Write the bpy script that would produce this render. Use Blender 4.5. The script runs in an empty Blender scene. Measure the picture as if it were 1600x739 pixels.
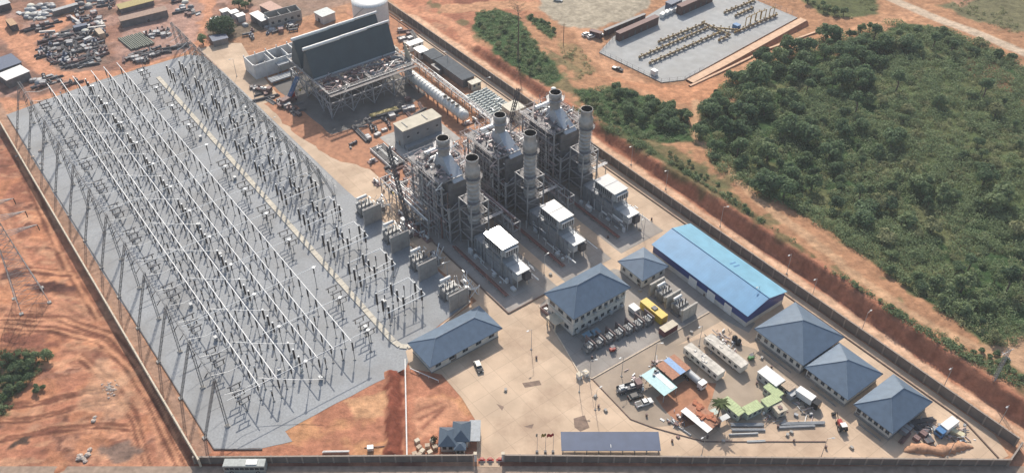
import bpy, math, random
import numpy as np
from mathutils import Vector, Matrix
R = random.Random(11); NR = np.random.default_rng(5)
sc = bpy.context.scene; COL = sc.collection
FL, PIT, HC = 1420.0, math.radians(40.2), 200.0
ROT = math.radians(-53); CA, SA = math.cos(ROT), math.sin(ROT)
pi = math.pi
# ---------- survey helpers: metres; a runs along the plant's long walls, b across them
def P(u, v, z=0.0):
    a = (u-800)/FL; b = (369.5-v)/FL
    dy = math.cos(PIT)+b*math.sin(PIT); dz = -math.sin(PIT)+b*math.cos(PIT); t = (z-HC)/dz
    return (a*t, dy*t, z)
def ab(u, v, z=0.0):
    x, y, _ = P(u, v, z); return (x*CA+y*SA, -x*SA+y*CA)
def W(a, b, z=0.0): return Vector((a*CA-b*SA, a*SA+b*CA, z))
def inpoly(X, Y, pts):
    ins = np.zeros(X.shape, bool); n = len(pts)
    for i in range(n):
        x0, y0 = pts[i][:2]; x1, y1 = pts[(i+1) % n][:2]
        if y0 == y1: continue
        c = ((y0 > Y) != (y1 > Y)) & (X < (x1-x0)*(Y-y0)/(y1-y0)+x0); ins ^= c
    return ins
def segdist(X, Y, pts, closed=False):
    d = np.full(X.shape, 1e9); n = len(pts)
    for i in range(n if closed else n-1):
        x0, y0 = pts[i][:2]; x1, y1 = pts[(i+1) % n][:2]; dx, dy = x1-x0, y1-y0
        t = np.clip(((X-x0)*dx+(Y-y0)*dy)/(dx*dx+dy*dy+1e-9), 0, 1)
        d = np.minimum(d, np.hypot(X-x0-t*dx, Y-y0-t*dy))
    return d
TAB = NR.random((256, 256))
def vnoise(X, Y, s, o=0):
    x = X/s+17.3*o+1000; y = Y/s-9.1*o+1000
    xi = np.floor(x).astype(int); yi = np.floor(y).astype(int); fx = x-xi; fy = y-yi
    fx = fx*fx*(3-2*fx); fy = fy*fy*(3-2*fy); g = lambda i, j: TAB[(xi+i) % 256, (yi+j) % 256]
    return (g(0,0)*(1-fx)+g(1,0)*fx)*(1-fy)+(g(0,1)*(1-fx)+g(1,1)*fx)*fy
def fbm(X, Y, s, o=0, n=4): return sum(vnoise(X, Y, s/2**k, o+k)*.5**k for k in range(n))/sum(.5**k for k in range(n))
def sstep(x, a, b):
    t = np.clip((x-a)/(b-a), 0, 1); return t*t*(3-2*t)
# ---------- terrain height
def terrain(X, Y):
    X = np.asarray(X, float); Y = np.asarray(Y, float)
    a = X*CA+Y*SA; b = -X*SA+Y*CA
    hb = 5.2*sstep(a, -235, -140)+3.0*sstep(a, -318, -290)*(1-sstep(a, -235, -140))
    hb = hb*(1+.16*(fbm(X, Y, 9, 3)-.5))
    keep = .35+.65*sstep(a, -240, -170)
    fall = 1-(1-keep*.55)*sstep(b, 216, 250)
    rim = 205.4+1.6*(fbm(X, Y, 7, 8)-.5)
    z = hb*sstep(b, rim, rim+3.4)*fall
    out = sstep(20-b, 2, 8)
    rid = 1-2*np.abs(fbm(X, Y, 13, 1, 5)-.5)
    z = z+out*(1.9*(fbm(X, Y, 16, 5, 5)-.5)+1.1*(rid-.75))
    z = z+sstep(b, 211, 218)*.8*(fbm(X, Y, 8, 7)-.5)*(1-sstep(-a, 225, 260)*sstep(b, 240, 260))
    z = z+.7*sstep(-a, 378, 386)*(fbm(X, Y, 6, 4)-.4)*(b < 205)
    t0 = P(617, 585); t1 = P(617, 712)
    d = segdist(X, Y, [t0, t1]); side = X-(t0[0]+(t1[0]-t0[0])*(Y-t0[1])/(t1[1]-t0[1]))
    z = z-.9*(1-sstep(np.abs(side-2.2), .5, 1.2))*(d < 4)*(Y > 146.5)*(Y < 176)+1.3*(1-sstep(np.abs(side+1.1), 0.2, 2.0))*(d < 4)*(Y > 146.5)*(Y < 176)*(.5+fbm(X, Y, 2.2, 6))
    gyp = [P(*p) for p in [(930,82),(955,56),(1040,4),(1090,-30),(1165,-14),(1255,28),(1102,112),(1068,129),(1030,133)]]
    dg = segdist(X, Y, gyp, True); z = np.where(inpoly(X, Y, gyp), np.minimum(z, .1), z*(.15+.85*sstep(dg, 1, 10))+0)
    # dug-over soil between the gravel yard and the south wall
    inD = inpoly(X, Y, [P(*p) for p in [(455,697),(525,652),(604,612),(600,705),(470,708)]])
    z = z+inD*.35*(fbm(X, Y, 3, 2)-.5)*(side < -4)
    return z
def T(u, v, dz=0.0):
    z = 0.0
    for _ in range(7):
        x, y, _z = P(u, v, z); z = float(terrain(np.array([x]), np.array([y]))[0])
    return Vector((x, y, z+dz))
def PT(pts): return [tuple(T(*p)) for p in pts]
# ---------- materials
MATS = {}
def mat(name, col, rough=.75, metal=0., var=.18, scale=1.5, bump=0., rnd=0., spec=.5):
    if name in MATS: return MATS[name]
    m = bpy.data.materials.new(name); m.use_nodes = True; nt = m.node_tree; N = nt.nodes; L = nt.links
    bs = N['Principled BSDF']; bs.inputs['Roughness'].default_value = rough; bs.inputs['Metallic'].default_value = metal
    bs.inputs['Specular IOR Level'].default_value = spec
    tc = N.new('ShaderNodeTexCoord'); nz = N.new('ShaderNodeTexNoise'); nz.inputs['Scale'].default_value = scale; nz.inputs['Detail'].default_value = 6
    L.new(tc.outputs['Object'], nz.inputs['Vector'])
    mr = N.new('ShaderNodeMapRange'); mr.inputs[1].default_value = .3; mr.inputs[2].default_value = .7
    mr.inputs[3].default_value = 1-var; mr.inputs[4].default_value = 1+var; L.new(nz.outputs['Fac'], mr.inputs[0])
    mx = N.new('ShaderNodeMix'); mx.data_type = 'RGBA'; mx.blend_type = 'MULTIPLY'; mx.inputs[0].default_value = 1
    mx.inputs[6].default_value = (*col, 1); src = mr.outputs[0]
    if rnd:
        oi = N.new('ShaderNodeObjectInfo'); m2 = N.new('ShaderNodeMapRange'); m2.inputs[3].default_value = 1-rnd; m2.inputs[4].default_value = 1+rnd
        L.new(oi.outputs['Random'], m2.inputs[0]); mm = N.new('ShaderNodeMath'); mm.operation = 'MULTIPLY'
        L.new(src, mm.inputs[0]); L.new(m2.outputs[0], mm.inputs[1]); src = mm.outputs[0]
    L.new(src, mx.inputs[7]); L.new(mx.outputs[2], bs.inputs['Base Color'])
    if bump:
        bp = N.new('ShaderNodeBump'); bp.inputs['Strength'].default_value = bump; bp.inputs['Distance'].default_value = .2
        L.new(nz.outputs['Fac'], bp.inputs['Height']); L.new(bp.outputs[0], bs.inputs['Normal'])
    MATS[name] = m; return m
def ribbed(name, col, axis, period, rough=.45, depth=.35, var=.12, tint=.06):
    m = mat(name, col, rough, 0, var, .25)
    if 'ribs' in m: return m
    m['ribs'] = 1; nt = m.node_tree; N = nt.nodes; L = nt.links; bs = N['Principled BSDF']
    wv = N.new('ShaderNodeTexWave'); wv.wave_type = 'BANDS'; wv.bands_direction = axis; wv.inputs['Scale'].default_value = 1/period/1.0*.314
    L.new([n for n in N if n.type == 'TEX_COORD'][0].outputs['Object'], wv.inputs['Vector'])
    bp = N.new('ShaderNodeBump'); bp.inputs['Strength'].default_value = depth; bp.inputs['Distance'].default_value = .08
    L.new(wv.outputs['Fac'], bp.inputs['Height']); L.new(bp.outputs[0], bs.inputs['Normal'])
    return m
def leafmat(name, col, col2):
    m = bpy.data.materials.new(name); m.use_nodes = True; nt = m.node_tree; N = nt.nodes; L = nt.links
    bs = N['Principled BSDF']; bs.inputs['Roughness'].default_value = .65; bs.inputs['Specular IOR Level'].default_value = .2
    tc = N.new('ShaderNodeTexCoord'); nz = N.new('ShaderNodeTexNoise'); nz.inputs['Scale'].default_value = .9; nz.inputs['Detail'].default_value = 4
    oi = N.new('ShaderNodeObjectInfo'); ad = N.new('ShaderNodeMath'); ad.operation = 'MULTIPLY_ADD'; ad.inputs[1].default_value = .8
    geo = N.new('ShaderNodeNewGeometry'); L.new(geo.outputs['Position'], nz.inputs['Vector'])
    L.new(oi.outputs['Random'], ad.inputs[0]); L.new(nz.outputs['Fac'], ad.inputs[2])
    rp = N.new('ShaderNodeValToRGB'); rp.color_ramp.elements[0].color = (*col, 1); rp.color_ramp.elements[1].color = (*col2, 1)
    rp.color_ramp.elements[0].position = .40; rp.color_ramp.elements[1].position = 1.25 if False else 1.0
    L.new(ad.outputs[0], rp.inputs[0]); L.new(rp.outputs[0], bs.inputs['Base Color'])
    tr = N.new('ShaderNodeBsdfTranslucent'); L.new(rp.outputs[0], tr.inputs[0]); ms = N.new('ShaderNodeMixShader'); ms.inputs[0].default_value = .38
    L.new(bs.outputs[0], ms.inputs[1]); L.new(tr.outputs[0], ms.inputs[2]); L.new(ms.outputs[0], N['Material Output'].inputs['Surface'])
    MATS[name] = m; return m
STEEL = mat('galvanised_steel', (.36,.37,.38), .5, .3, .12)
DSTEEL = mat('dark_steel', (.09,.09,.10), .55, .2, .2)
RSTEEL = mat('primer_steel', (.20,.12,.11), .7, 0, .25)
WHITE = mat('white_paint', (.74,.73,.70), .5, 0, .08)
CREAM = mat('cream_render', (.60,.52,.40), .85, 0, .14, .6)
GLASS = mat('window_glass', (.03,.04,.05), .12, 0, .1)
RUBBER = mat('rubber', (.02,.02,.02), .85)
BROWNI = mat('brown_porcelain', (.035,.030,.032), .3, 0, .15)
SILVER = mat('aluminium_tube', (.72,.73,.72), .4, .25, .06)
CLAD = mat('grey_cladding', (.30,.31,.32), .55, .1, .16, .5)
CLADL = mat('light_cladding', (.46,.47,.47), .5, .1, .12, .5)
CLADD = mat('dark_casing', (.165,.16,.165), .6, .1, .25, .5)
STACKM = mat('stack_steel', (.40,.385,.37), .5, .25, .22, .5)
DEEPBLK = mat('deep_black', (.012,.011,.011), .95)  # near-black for the flue linings and the port discs
CONC = mat('cast_concrete', (.38,.36,.33), .9, 0, .15, .5)
PINK = mat('insulation_wrap', (.45,.36,.35), .6, .2, .3, 1.)
REDP = mat('red_paint', (.36,.03,.02), .5); BLUEP = mat('blue_paint', (.05,.17,.36), .5); YELP = mat('yellow_paint', (.62,.42,.04), .5)
GREENP = mat('green_paint', (.05,.22,.06), .5); BLACKP = mat('black_paint', (.012,.012,.014), .3)
LAMPG = mat('lamp_glass', (.8,.8,.78), .15)
# ---------- mesh builder
class MB:
    def __init__(s): s.v = []; s.f = []; s.m = []; s.mi = 0; s.sm = []
    def face(s, pts, smooth=False):
        n = len(s.v); s.v += [tuple(p) for p in pts]; s.f.append(tuple(range(n, n+len(pts)))); s.m.append(s.mi); s.sm.append(smooth); return s
    def add(s, vs, fs, smooth=False):
        n = len(s.v); s.v += [tuple(p) for p in vs]
        for f in fs: s.f.append(tuple(i+n for i in f)); s.m.append(s.mi); s.sm.append(smooth)
        return s
    def mat(s, i): s.mi = i; return s
    def box(s, x0, x1, y0, y1, z0, z1):
        return s.add([(x0,y0,z0),(x1,y0,z0),(x1,y1,z0),(x0,y1,z0),(x0,y0,z1),(x1,y0,z1),(x1,y1,z1),(x0,y1,z1)],
                     [(3,2,1,0),(4,5,6,7),(0,1,5,4),(1,2,6,5),(2,3,7,6),(3,0,4,7)])
    def cbox(s, x, y, z, dx, dy, dz, rot=0., ch=0.):
        c, q = math.cos(rot), math.sin(rot); hx, hy = dx/2, dy/2
        if ch:
            ring = [(-hx+ch,-hy),(hx-ch,-hy),(hx,-hy+ch),(hx,hy-ch),(hx-ch,hy),(-hx+ch,hy),(-hx,hy-ch),(-hx,-hy+ch)]
        else: ring = [(-hx,-hy),(hx,-hy),(hx,hy),(-hx,hy)]
        ring = [(x+px*c-py*q, y+px*q+py*c) for px, py in ring]
        return s.prism(ring, z, z+dz)
    def prism(s, ring, z0, z1):
        n = len(ring)
        return s.add([(p[0],p[1],z0) for p in ring]+[(p[0],p[1],z1) for p in ring],
                     [tuple(range(n-1,-1,-1)), tuple(range(n,2*n))]+[(i,(i+1)%n,n+(i+1)%n,n+i) for i in range(n)])
    def extr(s, prof, y0, y1):            # profile in x,z extruded along y
        n = len(prof)
        return s.add([(p[0],y0,p[1]) for p in prof]+[(p[0],y1,p[1]) for p in prof],
                     [tuple(range(n)), tuple(range(2*n-1,n-1,-1))]+[(i,n+i,n+(i+1)%n,(i+1)%n) for i in range(n)])
    def tube(s, p, q, r, n=5, r2=None, cap=True):
        p = Vector(p); q = Vector(q); d = q-p
        if d.length < 1e-6: return s
        d.normalize(); u = d.orthogonal().normalized(); w = d.cross(u); r2 = r if r2 is None else r2
        vs = []
        for c, rr in ((p, r), (q, r2)):
            for i in range(n): t = 2*pi*i/n; vs.append(c+(u*math.cos(t)+w*math.sin(t))*rr)
        fs = [(i,(i+1)%n,n+(i+1)%n,n+i) for i in range(n)]
        s.add(vs, fs, n > 5)
        if cap:
            s.face(vs[:n][::-1]); s.face(vs[n:])
        return s
    def path(s, pts, r, n=5):
        for i in range(len(pts)-1): s.tube(pts[i], pts[i+1], r, n)
        return s
    def lathe(s, prof, n=16, c=(0,0,0), smooth=True):
        vs = []; k = len(prof)
        for r, z in prof:
            for i in range(n): t = 2*pi*i/n; vs.append((c[0]+r*math.cos(t), c[1]+r*math.sin(t), c[2]+z))
        fs = [(j*n+i, j*n+(i+1)%n, (j+1)*n+(i+1)%n, (j+1)*n+i) for j in range(k-1) for i in range(n)]
        return s.add(vs, fs, smooth)
    def disc(s, r, z, n=16, c=(0,0)): return s.face([(c[0]+r*math.cos(2*pi*i/n), c[1]+r*math.sin(2*pi*i/n), z) for i in range(n)])
    def build(s, name, mats, parent=None, loc=None, rot=0.):
        me = bpy.data.meshes.new(name); me.from_pydata(s.v, [], s.f)
        for m in (mats if isinstance(mats, (list, tuple)) else [mats]): me.materials.append(m)
        me.polygons.foreach_set('material_index', s.m); me.polygons.foreach_set('use_smooth', s.sm); me.update()
        return link(bpy.data.objects.new(name, me), parent, loc, rot)
def link(o, parent=None, loc=None, rot=0.):
    COL.objects.link(o)
    if parent is not None: o.parent = parent
    if loc is not None: o.location = loc
    if rot: o.rotation_euler = (0, 0, rot)
    return o
def tag(o, label, cat, group=None, kind=None):
    if label: o['label'] = label
    if cat: o['category'] = cat
    if group: o['group'] = group
    if kind: o['kind'] = kind
    return o
def thing(name, label, cat, loc, rot=ROT, group=None):
    return tag(link(bpy.data.objects.new(name, None), None, loc, rot), label, cat, group)
def struct(o): o['kind'] = 'structure'; return o
KIDS = {}
def copy_tree(o, parent=None, loc=None, rot=None, label=None, kids=None):
    kids = kids or {}
    c = o.copy(); COL.objects.link(c); c.parent = parent
    if loc is not None: c.location = loc
    if rot is not None: c.rotation_euler = (0, 0, rot)
    if label: c['label'] = label
    for ch in o.children: copy_tree(ch, c)
    return c
def npmesh(name, V, Q, m, parent=None, loc=None, rot=0.):
    me = bpy.data.meshes.new(name); me.vertices.add(len(V)); me.vertices.foreach_set('co', np.ascontiguousarray(V, np.float32).ravel())
    k = Q.shape[1]; me.loops.add(Q.size); me.loops.foreach_set('vertex_index', np.ascontiguousarray(Q, np.int32).ravel())
    me.polygons.add(len(Q)); me.polygons.foreach_set('loop_start', np.arange(0, Q.size, k, dtype=np.int32)); me.polygons.foreach_set('loop_total', np.full(len(Q), k, np.int32))
    me.update(calc_edges=True); me.materials.append(m)
    return link(bpy.data.objects.new(name, me), parent, loc, rot)
def leaves(cent, rad, n, size, flat=.25):
    """n leaf quads over the shells of ellipsoids: cent (k,3), rad (k,3)"""
    k = len(cent); w = rad[:,0]*rad[:,1]; idx = NR.choice(k, n, p=w/w.sum())
    d = NR.normal(size=(n,3)); d /= np.linalg.norm(d, axis=1)[:,None]; d[:,2] = np.where(d[:,2] < -.35, -d[:,2], d[:,2])
    rr = 1-.45*NR.random(n)**2.2; c = cent[idx]+d*rad[idx]*rr[:,None]*(.85+.3*NR.random((n,1)))
    nrm = d*.8+NR.normal(size=(n,3))*.55; nrm[:,2] += flat; nrm /= np.linalg.norm(nrm, axis=1)[:,None]
    t = np.cross(nrm, NR.normal(size=(n,3))); t /= np.linalg.norm(t, axis=1)[:,None]; b = np.cross(nrm, t)
    s = (size*(.55+.9*NR.random(n)))[:,None]; e = (.45+.4*NR.random(n))[:,None]
    V = np.stack([c-t*s, c-b*s*e, c+t*s, c+b*s*e], 1).reshape(-1,3)
    return V, np.arange(4*n).reshape(-1,4)
SUN_AZ = -3.5; SKY = .14; SUNE = 4.4; EXPO = 0.12; HAZE = .00016
# ================= SETTING: one ground sheet with soil zones =================
xs = np.concatenate([[-4000,-2200,-1200,-700,-480,-380,-330], np.arange(-300,300.1,.6), [330,380,480,700,1200,2200,4000]])
ys = np.concatenate([[-3000,-1200,-500,-100,60,110], np.arange(132,446,.6), [460,500,580,750,1100,1800,3000,5000]])
GX, GY = np.meshgrid(xs, ys); NXg, NYg = len(xs), len(ys)
GZ = terrain(GX, GY); ga = GX*CA+GY*SA; gb = -GX*SA+GY*CA
near = (GX > -302)*(GX < 302)*(GY > 130)*(GY < 447)
C = np.zeros(GX.shape+(3,))
def lerp(c, w):
    global C
    w = np.clip(w, 0, 1)[..., None]; C = C*(1-w)+np.array(c)*w
def soft(pts, c, edge=1.2, amp=3., ns=5., k=1., o=0):
    pts = PT(pts); d = segdist(GX, GY, pts, True); d = np.where(inpoly(GX, GY, pts), -d, d)
    lerp(c, k*(1-sstep(d+amp*2*(fbm(GX, GY, ns, o)-.5), -edge, edge)))
def track(pts, w, c, amp=1.2, k=1., edge=.8, o=0):
    d = segdist(GX, GY, PT(pts)); lerp(c, k*(1-sstep(d+amp*2*(fbm(GX, GY, 4, o)-.5), w-edge, w+edge)))
RED=(.40,.175,.105); DRED=(.235,.095,.062); ORG=(.51,.25,.150); TAN=(.54,.35,.225); PALE=(.50,.37,.26); GRN=(.040,.078,.028); OLV=(.135,.125,.060); MUD=(.23,.15,.115); GREY=(.30,.29,.28); PINKS=(.40,.25,.20)
C[:] = RED
lerp(DRED, sstep(fbm(GX,GY,22,1), .46, .66)); lerp(ORG, .8*sstep(fbm(GX,GY,17,9), .52, .70)); lerp(TAN, .4*sstep(fbm(GX,GY,9,12), .58, .75))
rid = 1-2*np.abs(fbm(GX, GY, 13, 1, 5)-.5); lerp(MUD, .5*sstep(rid, .88, .97)*(gb < 20))
far = 1-near.astype(float); lerp(OLV, far)
# strip above the bank and the scrub beyond
right = sstep(gb, 209, 212)
lerp((.36,.20,.11), right*sstep(ga,-330,-300)*.8); lerp(OLV, right*sstep(fbm(GX,GY,7,21), .50,.60)*(gb < 232)*.8)
# haul road along the east wall and the cut bank
lerp((.62,.40,.265), sstep(gb,197.5,198.5)*(1-sstep(gb+2*(fbm(GX,GY,6,3)-.5),203.6,205.2)))
tr = np.abs(((gb-199.6)+.5*np.sin(ga/19))); lerp((.43,.22,.12), .6*(1-sstep(np.minimum(tr, np.abs(tr-1.9)), .2,.6))*(gb > 198)*(gb < 204.5))
lerp((.37,.155,.092), .9*sstep(gb,204.8,205.6)*(1-sstep(gb,208.6,209.6))*sstep(ga,-320,-300)); lerp((.24,.09,.055), .5*sstep(fbm(ga,gb*.3,2.2,5),.5,.7)*sstep(gb,204.8,205.6)*(1-sstep(gb,208.6,209.6)))
FOREST = [(1090,172),(1120,142),(1155,112),(1200,96),(1260,72),(1330,52),(1400,34),(1470,45),(1530,72),(1590,98),(1660,140),(1660,540),(1600,532),(1560,545),(1520,522),(1460,478),(1390,432),(1310,370),(1230,322),(1160,290),(1120,262),(1090,215)]
soft(FOREST, GRN, 1.5, 4, 7); lerp((.135,.14,.062), inpoly(GX,GY,PT(FOREST))*.85*sstep(fbm(GX,GY,15,170),.47,.58))

soft([(1330,120),(1420,90),(1560,130),(1620,230),(1600,330),(1480,300),(1400,230)], (.095,.115,.045), 4, 9, 9, .7)
soft([(1290,330),(1400,290),(1450,380),(1390,400)], (.095,.115,.05), 4, 6, 7, .6)
for q in ([(1500,90),(1560,100),(1600,140),(1580,150),(1520,120)], [(1300,85),(1340,80),(1330,95)], [(1480,70),(1520,80),(1500,88)], [(1590,150),(1630,150),(1640,250)]): soft(q, (.33,.17,.10), 1, 3, 5, .7)
BELT = [(895,142),(960,136),(1040,160),(1080,195),(1088,222),(1030,222),(985,215),(930,185)]
soft(BELT, GRN, 1.5, 4, 6)
soft([(985,222),(1050,230),(1090,250),(1190,345),(1260,395),(1240,392),(1150,330),(1040,262)], (.10,.10,.045), 1, 3, 5, .8)
CREST = [(893,168),(930,186),(1000,220),(1100,285),(1200,350),(1275,402),(1258,412),(1160,348),(1060,282),(960,222),(905,188)]
soft(CREST, (.07,.085,.035), .8, 2, 4, .9)
HILL = [(738,45),(745,20),(775,14),(812,28),(840,75),(862,95),(876,122),(858,134),(820,118),(775,85)]
soft(HILL, GRN, 1.2, 3, 5); soft([(822,25),(850,30),(870,55),(862,62),(838,45)], GRN, 1, 2, 4)
soft([(1190,-15),(1245,-2),(1290,26),(1330,30),(1372,22),(1368,-20)], (.09,.10,.042), 1.5, 3, 6)
soft([(1470,10),(1540,-10),(1640,-10),(1640,60),(1560,45)], (.14,.13,.07), 2, 5, 6)
soft([(-40,545),(40,548),(84,556),(60,585),(30,620),(0,655),(-40,690)], GRN, 1, 3, 5)
soft([(690,-12),(770,-12),(765,8),(720,14)], DRED, 1, 3, 5)
track([(605,-10),(640,18),(690,28),(725,50),(735,75)], 2.6, ORG)
track([(700,15),(790,8),(860,12),(905,40),(930,80),(965,118),(1010,138),(1070,150),(1130,152),(1160,112),(1210,88),(1300,62),(1380,40),(1420,22)], 4.6, (.46,.25,.145), 2)
soft([(930,118),(1000,142),(1090,168),(1130,152),(1160,115),(1120,122),(1050,134)], (.45,.22,.12), 1.5, 3)
track([(1088,160),(1088,215),(1125,252),(1185,315),(1250,360),(1330,425),(1400,475),(1480,522),(1540,550),(1620,568)], 1.7, (.44,.27,.16), 1.3)
soft([(1535,540),(1570,528),(1640,530),(1640,590),(1590,580)], (.42,.26,.16), 1.5, 3)
soft([(830,-15),(1010,-15),(1012,12),(990,30),(930,46),(880,40),(850,20)], (.36,.31,.235), 1, 3, 6)
track([(1340,-30),(1400,2),(1480,36),(1560,66),(1660,110)], 3.1, (.50,.39,.29), .5)
soft([(1470,-12),(1580,-20),(1500,10)], (.36,.2,.13), 1, 2)
soft([(870,60),(905,75),(935,112),(900,125),(880,95)], (.20,.15,.075), 1, 3, 4, .7)
# west side: haul tracks and dug ground
lerp((.15,.06,.04), .8*sstep(rid+.10*(fbm(GX,GY,3,61)-.5), .935,.985)*(gb < 18)*near); lerp((.54,.30,.18), .6*sstep(fbm(GX,GY*2.2,7,63),.54,.66)*(gb < 18)*near); lerp((.24,.10,.065), .7*sstep(fbm(GX*.6,GY*1.8,5,64),.55,.66)*(gb < 18)*near)
lerp((.50,.22,.115), .55*sstep(fbm(GX,GY,6,33),.5,.62)*(gb < 19)*near)
for i, pth in enumerate(([(0,505),(70,510),(140,520),(185,555),(225,610),(260,690),(280,745)], [(-20,480),(90,492),(165,520),(210,575),(245,640),(262,745)], [(0,330),(30,400),(80,470),(140,500)])): 
    track(pth, 2.0, ORG, 1.2, .8, .8, i); track(pth, .35, DRED, .3, .6, .4, i)
for i, pth in enumerate(([(0,512),(80,518),(150,535),(195,575),(230,630),(262,700),(285,750)], [(0,500),(95,502),(170,528),(215,580),(250,645),(275,700),(300,750)], [(-10,640),(60,632),(120,618),(165,612)], [(-10,662),(80,650),(150,632),(185,628)], [(0,690),(70,676),(150,668),(215,672)], [(20,240),(60,330),(100,420),(150,500)], [(0,430),(50,425),(110,432)], [(120,560),(170,600),(205,655),(230,745)])):
    track([(u+3,v-3) for u,v in pth], 1.5, (.56,.28,.16), .6, .6, .6, i+5); track(pth, .5, (.15,.058,.038), .7, .95, .35, i); track([(u+9,v-7) for u,v in pth], .5, (.17,.066,.042), .7, .9, .35, i+3)
soft([(40,445),(70,440),(120,446),(118,455),(60,458)], (.10,.045,.035), .6, 1.2, 2); soft([(0,425),(30,420),(45,430),(0,440)], (.10,.05,.04), .6, 1.2, 2); soft([(20,690),(45,682),(48,692),(10,702)], (.07,.045,.035), .5, 1, 2); soft([(150,700),(200,690),(230,705),(180,725)], MUD, .6, 1.5, 2.5)
soft([(150,560),(200,590),(190,650),(120,640)], TAN, 2, 4, 4, .4); soft([(0,520),(60,525),(100,540),(40,545)], DRED, 1, 3, 4)
# laydown area and village in the north-west
UL = (sstep(-ga, 378, 382)*near)
lerp((.27,.155,.115), UL*.75); lerp(PINKS, UL*.6*sstep(fbm(GX,GY,10,14),.5,.6)); lerp((.17,.105,.08), UL*.8*sstep(fbm(GX,GY,6,15),.5,.62))
track([(-10,30),(30,68),(50,88),(75,108),(130,120),(200,118),(270,96),(325,78)], 4.6, ORG, 1.5); track([(35,68),(85,48),(110,20),(118,-15)], 3.2, ORG, 1.5); track([(318,78),(302,50),(318,20),(330,-15)], 4.4, ORG, 1.5); track([(0,160),(20,165),(0,190)], 4, ORG)
soft([(60,85),(70,55),(120,40),(165,60),(165,95),(130,112),(90,108)], MUD, 1, 3, 4)
soft([(190,20),(290,0),(320,10),(300,75),(240,95),(195,80)], PINKS, 1, 3, 4, .8)
soft([(325,50),(350,85),(420,75),(460,55),(420,30),(350,40)], (.17,.13,.095), 1, 3, 4)
soft([(370,-10),(570,-10),(540,20),(440,45)], (.28,.20,.15), 1, 3, 4, .7)
# inside the plant: packed dirt seen between slabs
inside = (gb > 22)*(gb < 197)*(ga > -378)*(GY > 146)
lerp((.42,.225,.13), inside*.75*near); lerp(RED, inside*(gb < 100)*(ga > -172)*1.); lerp((.50,.26,.13), inside*(gb < 100)*(ga > -172)*sstep(fbm(GX,GY,9,41),.47,.62)*.8)
t0 = P(617,585); t1 = P(617,712); dtr = segdist(GX, GY, [t0, t1]); sd = GX-t0[0]
lerp((.20,.062,.038), (1-sstep(dtr+(fbm(GX,GY,2.4,7)-.5)*4.2, 1.8, 2.8))*(GY > 146))
soft([(648,620),(700,622),(735,655),(690,668),(650,690)], ORG, .8, 1.5, 3); track([(655,640),(690,628)], .4, DRED, .3); track([(655,655),(695,635)], .4, DRED, .3); track([(660,668),(692,640)], .4, DRED, .3)
soft([(545,625),(600,612),(605,650),(555,655)], (.52,.29,.16), .8, 2, 3)
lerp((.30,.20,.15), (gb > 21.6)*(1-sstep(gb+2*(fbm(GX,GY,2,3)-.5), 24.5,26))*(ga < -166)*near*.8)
C *= (1+.34*(fbm(GX, GY, 2.6, 50)-.5)*2)[..., None]
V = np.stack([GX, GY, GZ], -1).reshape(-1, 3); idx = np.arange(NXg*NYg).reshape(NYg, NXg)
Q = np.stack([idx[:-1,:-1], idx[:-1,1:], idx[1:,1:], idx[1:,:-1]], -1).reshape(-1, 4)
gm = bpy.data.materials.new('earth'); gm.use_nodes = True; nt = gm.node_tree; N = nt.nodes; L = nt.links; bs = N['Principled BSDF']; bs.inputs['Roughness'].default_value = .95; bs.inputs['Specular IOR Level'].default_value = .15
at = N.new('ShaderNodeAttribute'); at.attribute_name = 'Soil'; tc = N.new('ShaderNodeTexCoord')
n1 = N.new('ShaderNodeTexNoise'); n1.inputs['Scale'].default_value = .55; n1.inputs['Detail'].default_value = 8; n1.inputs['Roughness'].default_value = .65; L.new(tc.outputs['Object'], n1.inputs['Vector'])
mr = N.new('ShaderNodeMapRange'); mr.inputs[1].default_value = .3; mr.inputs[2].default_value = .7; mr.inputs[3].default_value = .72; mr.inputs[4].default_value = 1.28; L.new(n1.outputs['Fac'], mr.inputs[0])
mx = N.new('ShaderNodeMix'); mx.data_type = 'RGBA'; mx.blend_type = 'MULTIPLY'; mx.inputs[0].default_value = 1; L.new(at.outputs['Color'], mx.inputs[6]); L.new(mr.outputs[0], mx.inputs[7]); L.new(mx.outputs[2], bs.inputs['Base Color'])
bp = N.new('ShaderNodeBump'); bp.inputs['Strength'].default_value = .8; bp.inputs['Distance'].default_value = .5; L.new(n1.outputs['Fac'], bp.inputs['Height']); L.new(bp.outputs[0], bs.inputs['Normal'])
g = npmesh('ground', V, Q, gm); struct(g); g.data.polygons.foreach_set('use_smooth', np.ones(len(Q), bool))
ca = g.data.color_attributes.new('Soil', 'FLOAT_COLOR', 'POINT'); ca.data.foreach_set('color', np.concatenate([C.reshape(-1,3), np.ones((len(V),1))], 1).astype(np.float32).ravel())
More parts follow.
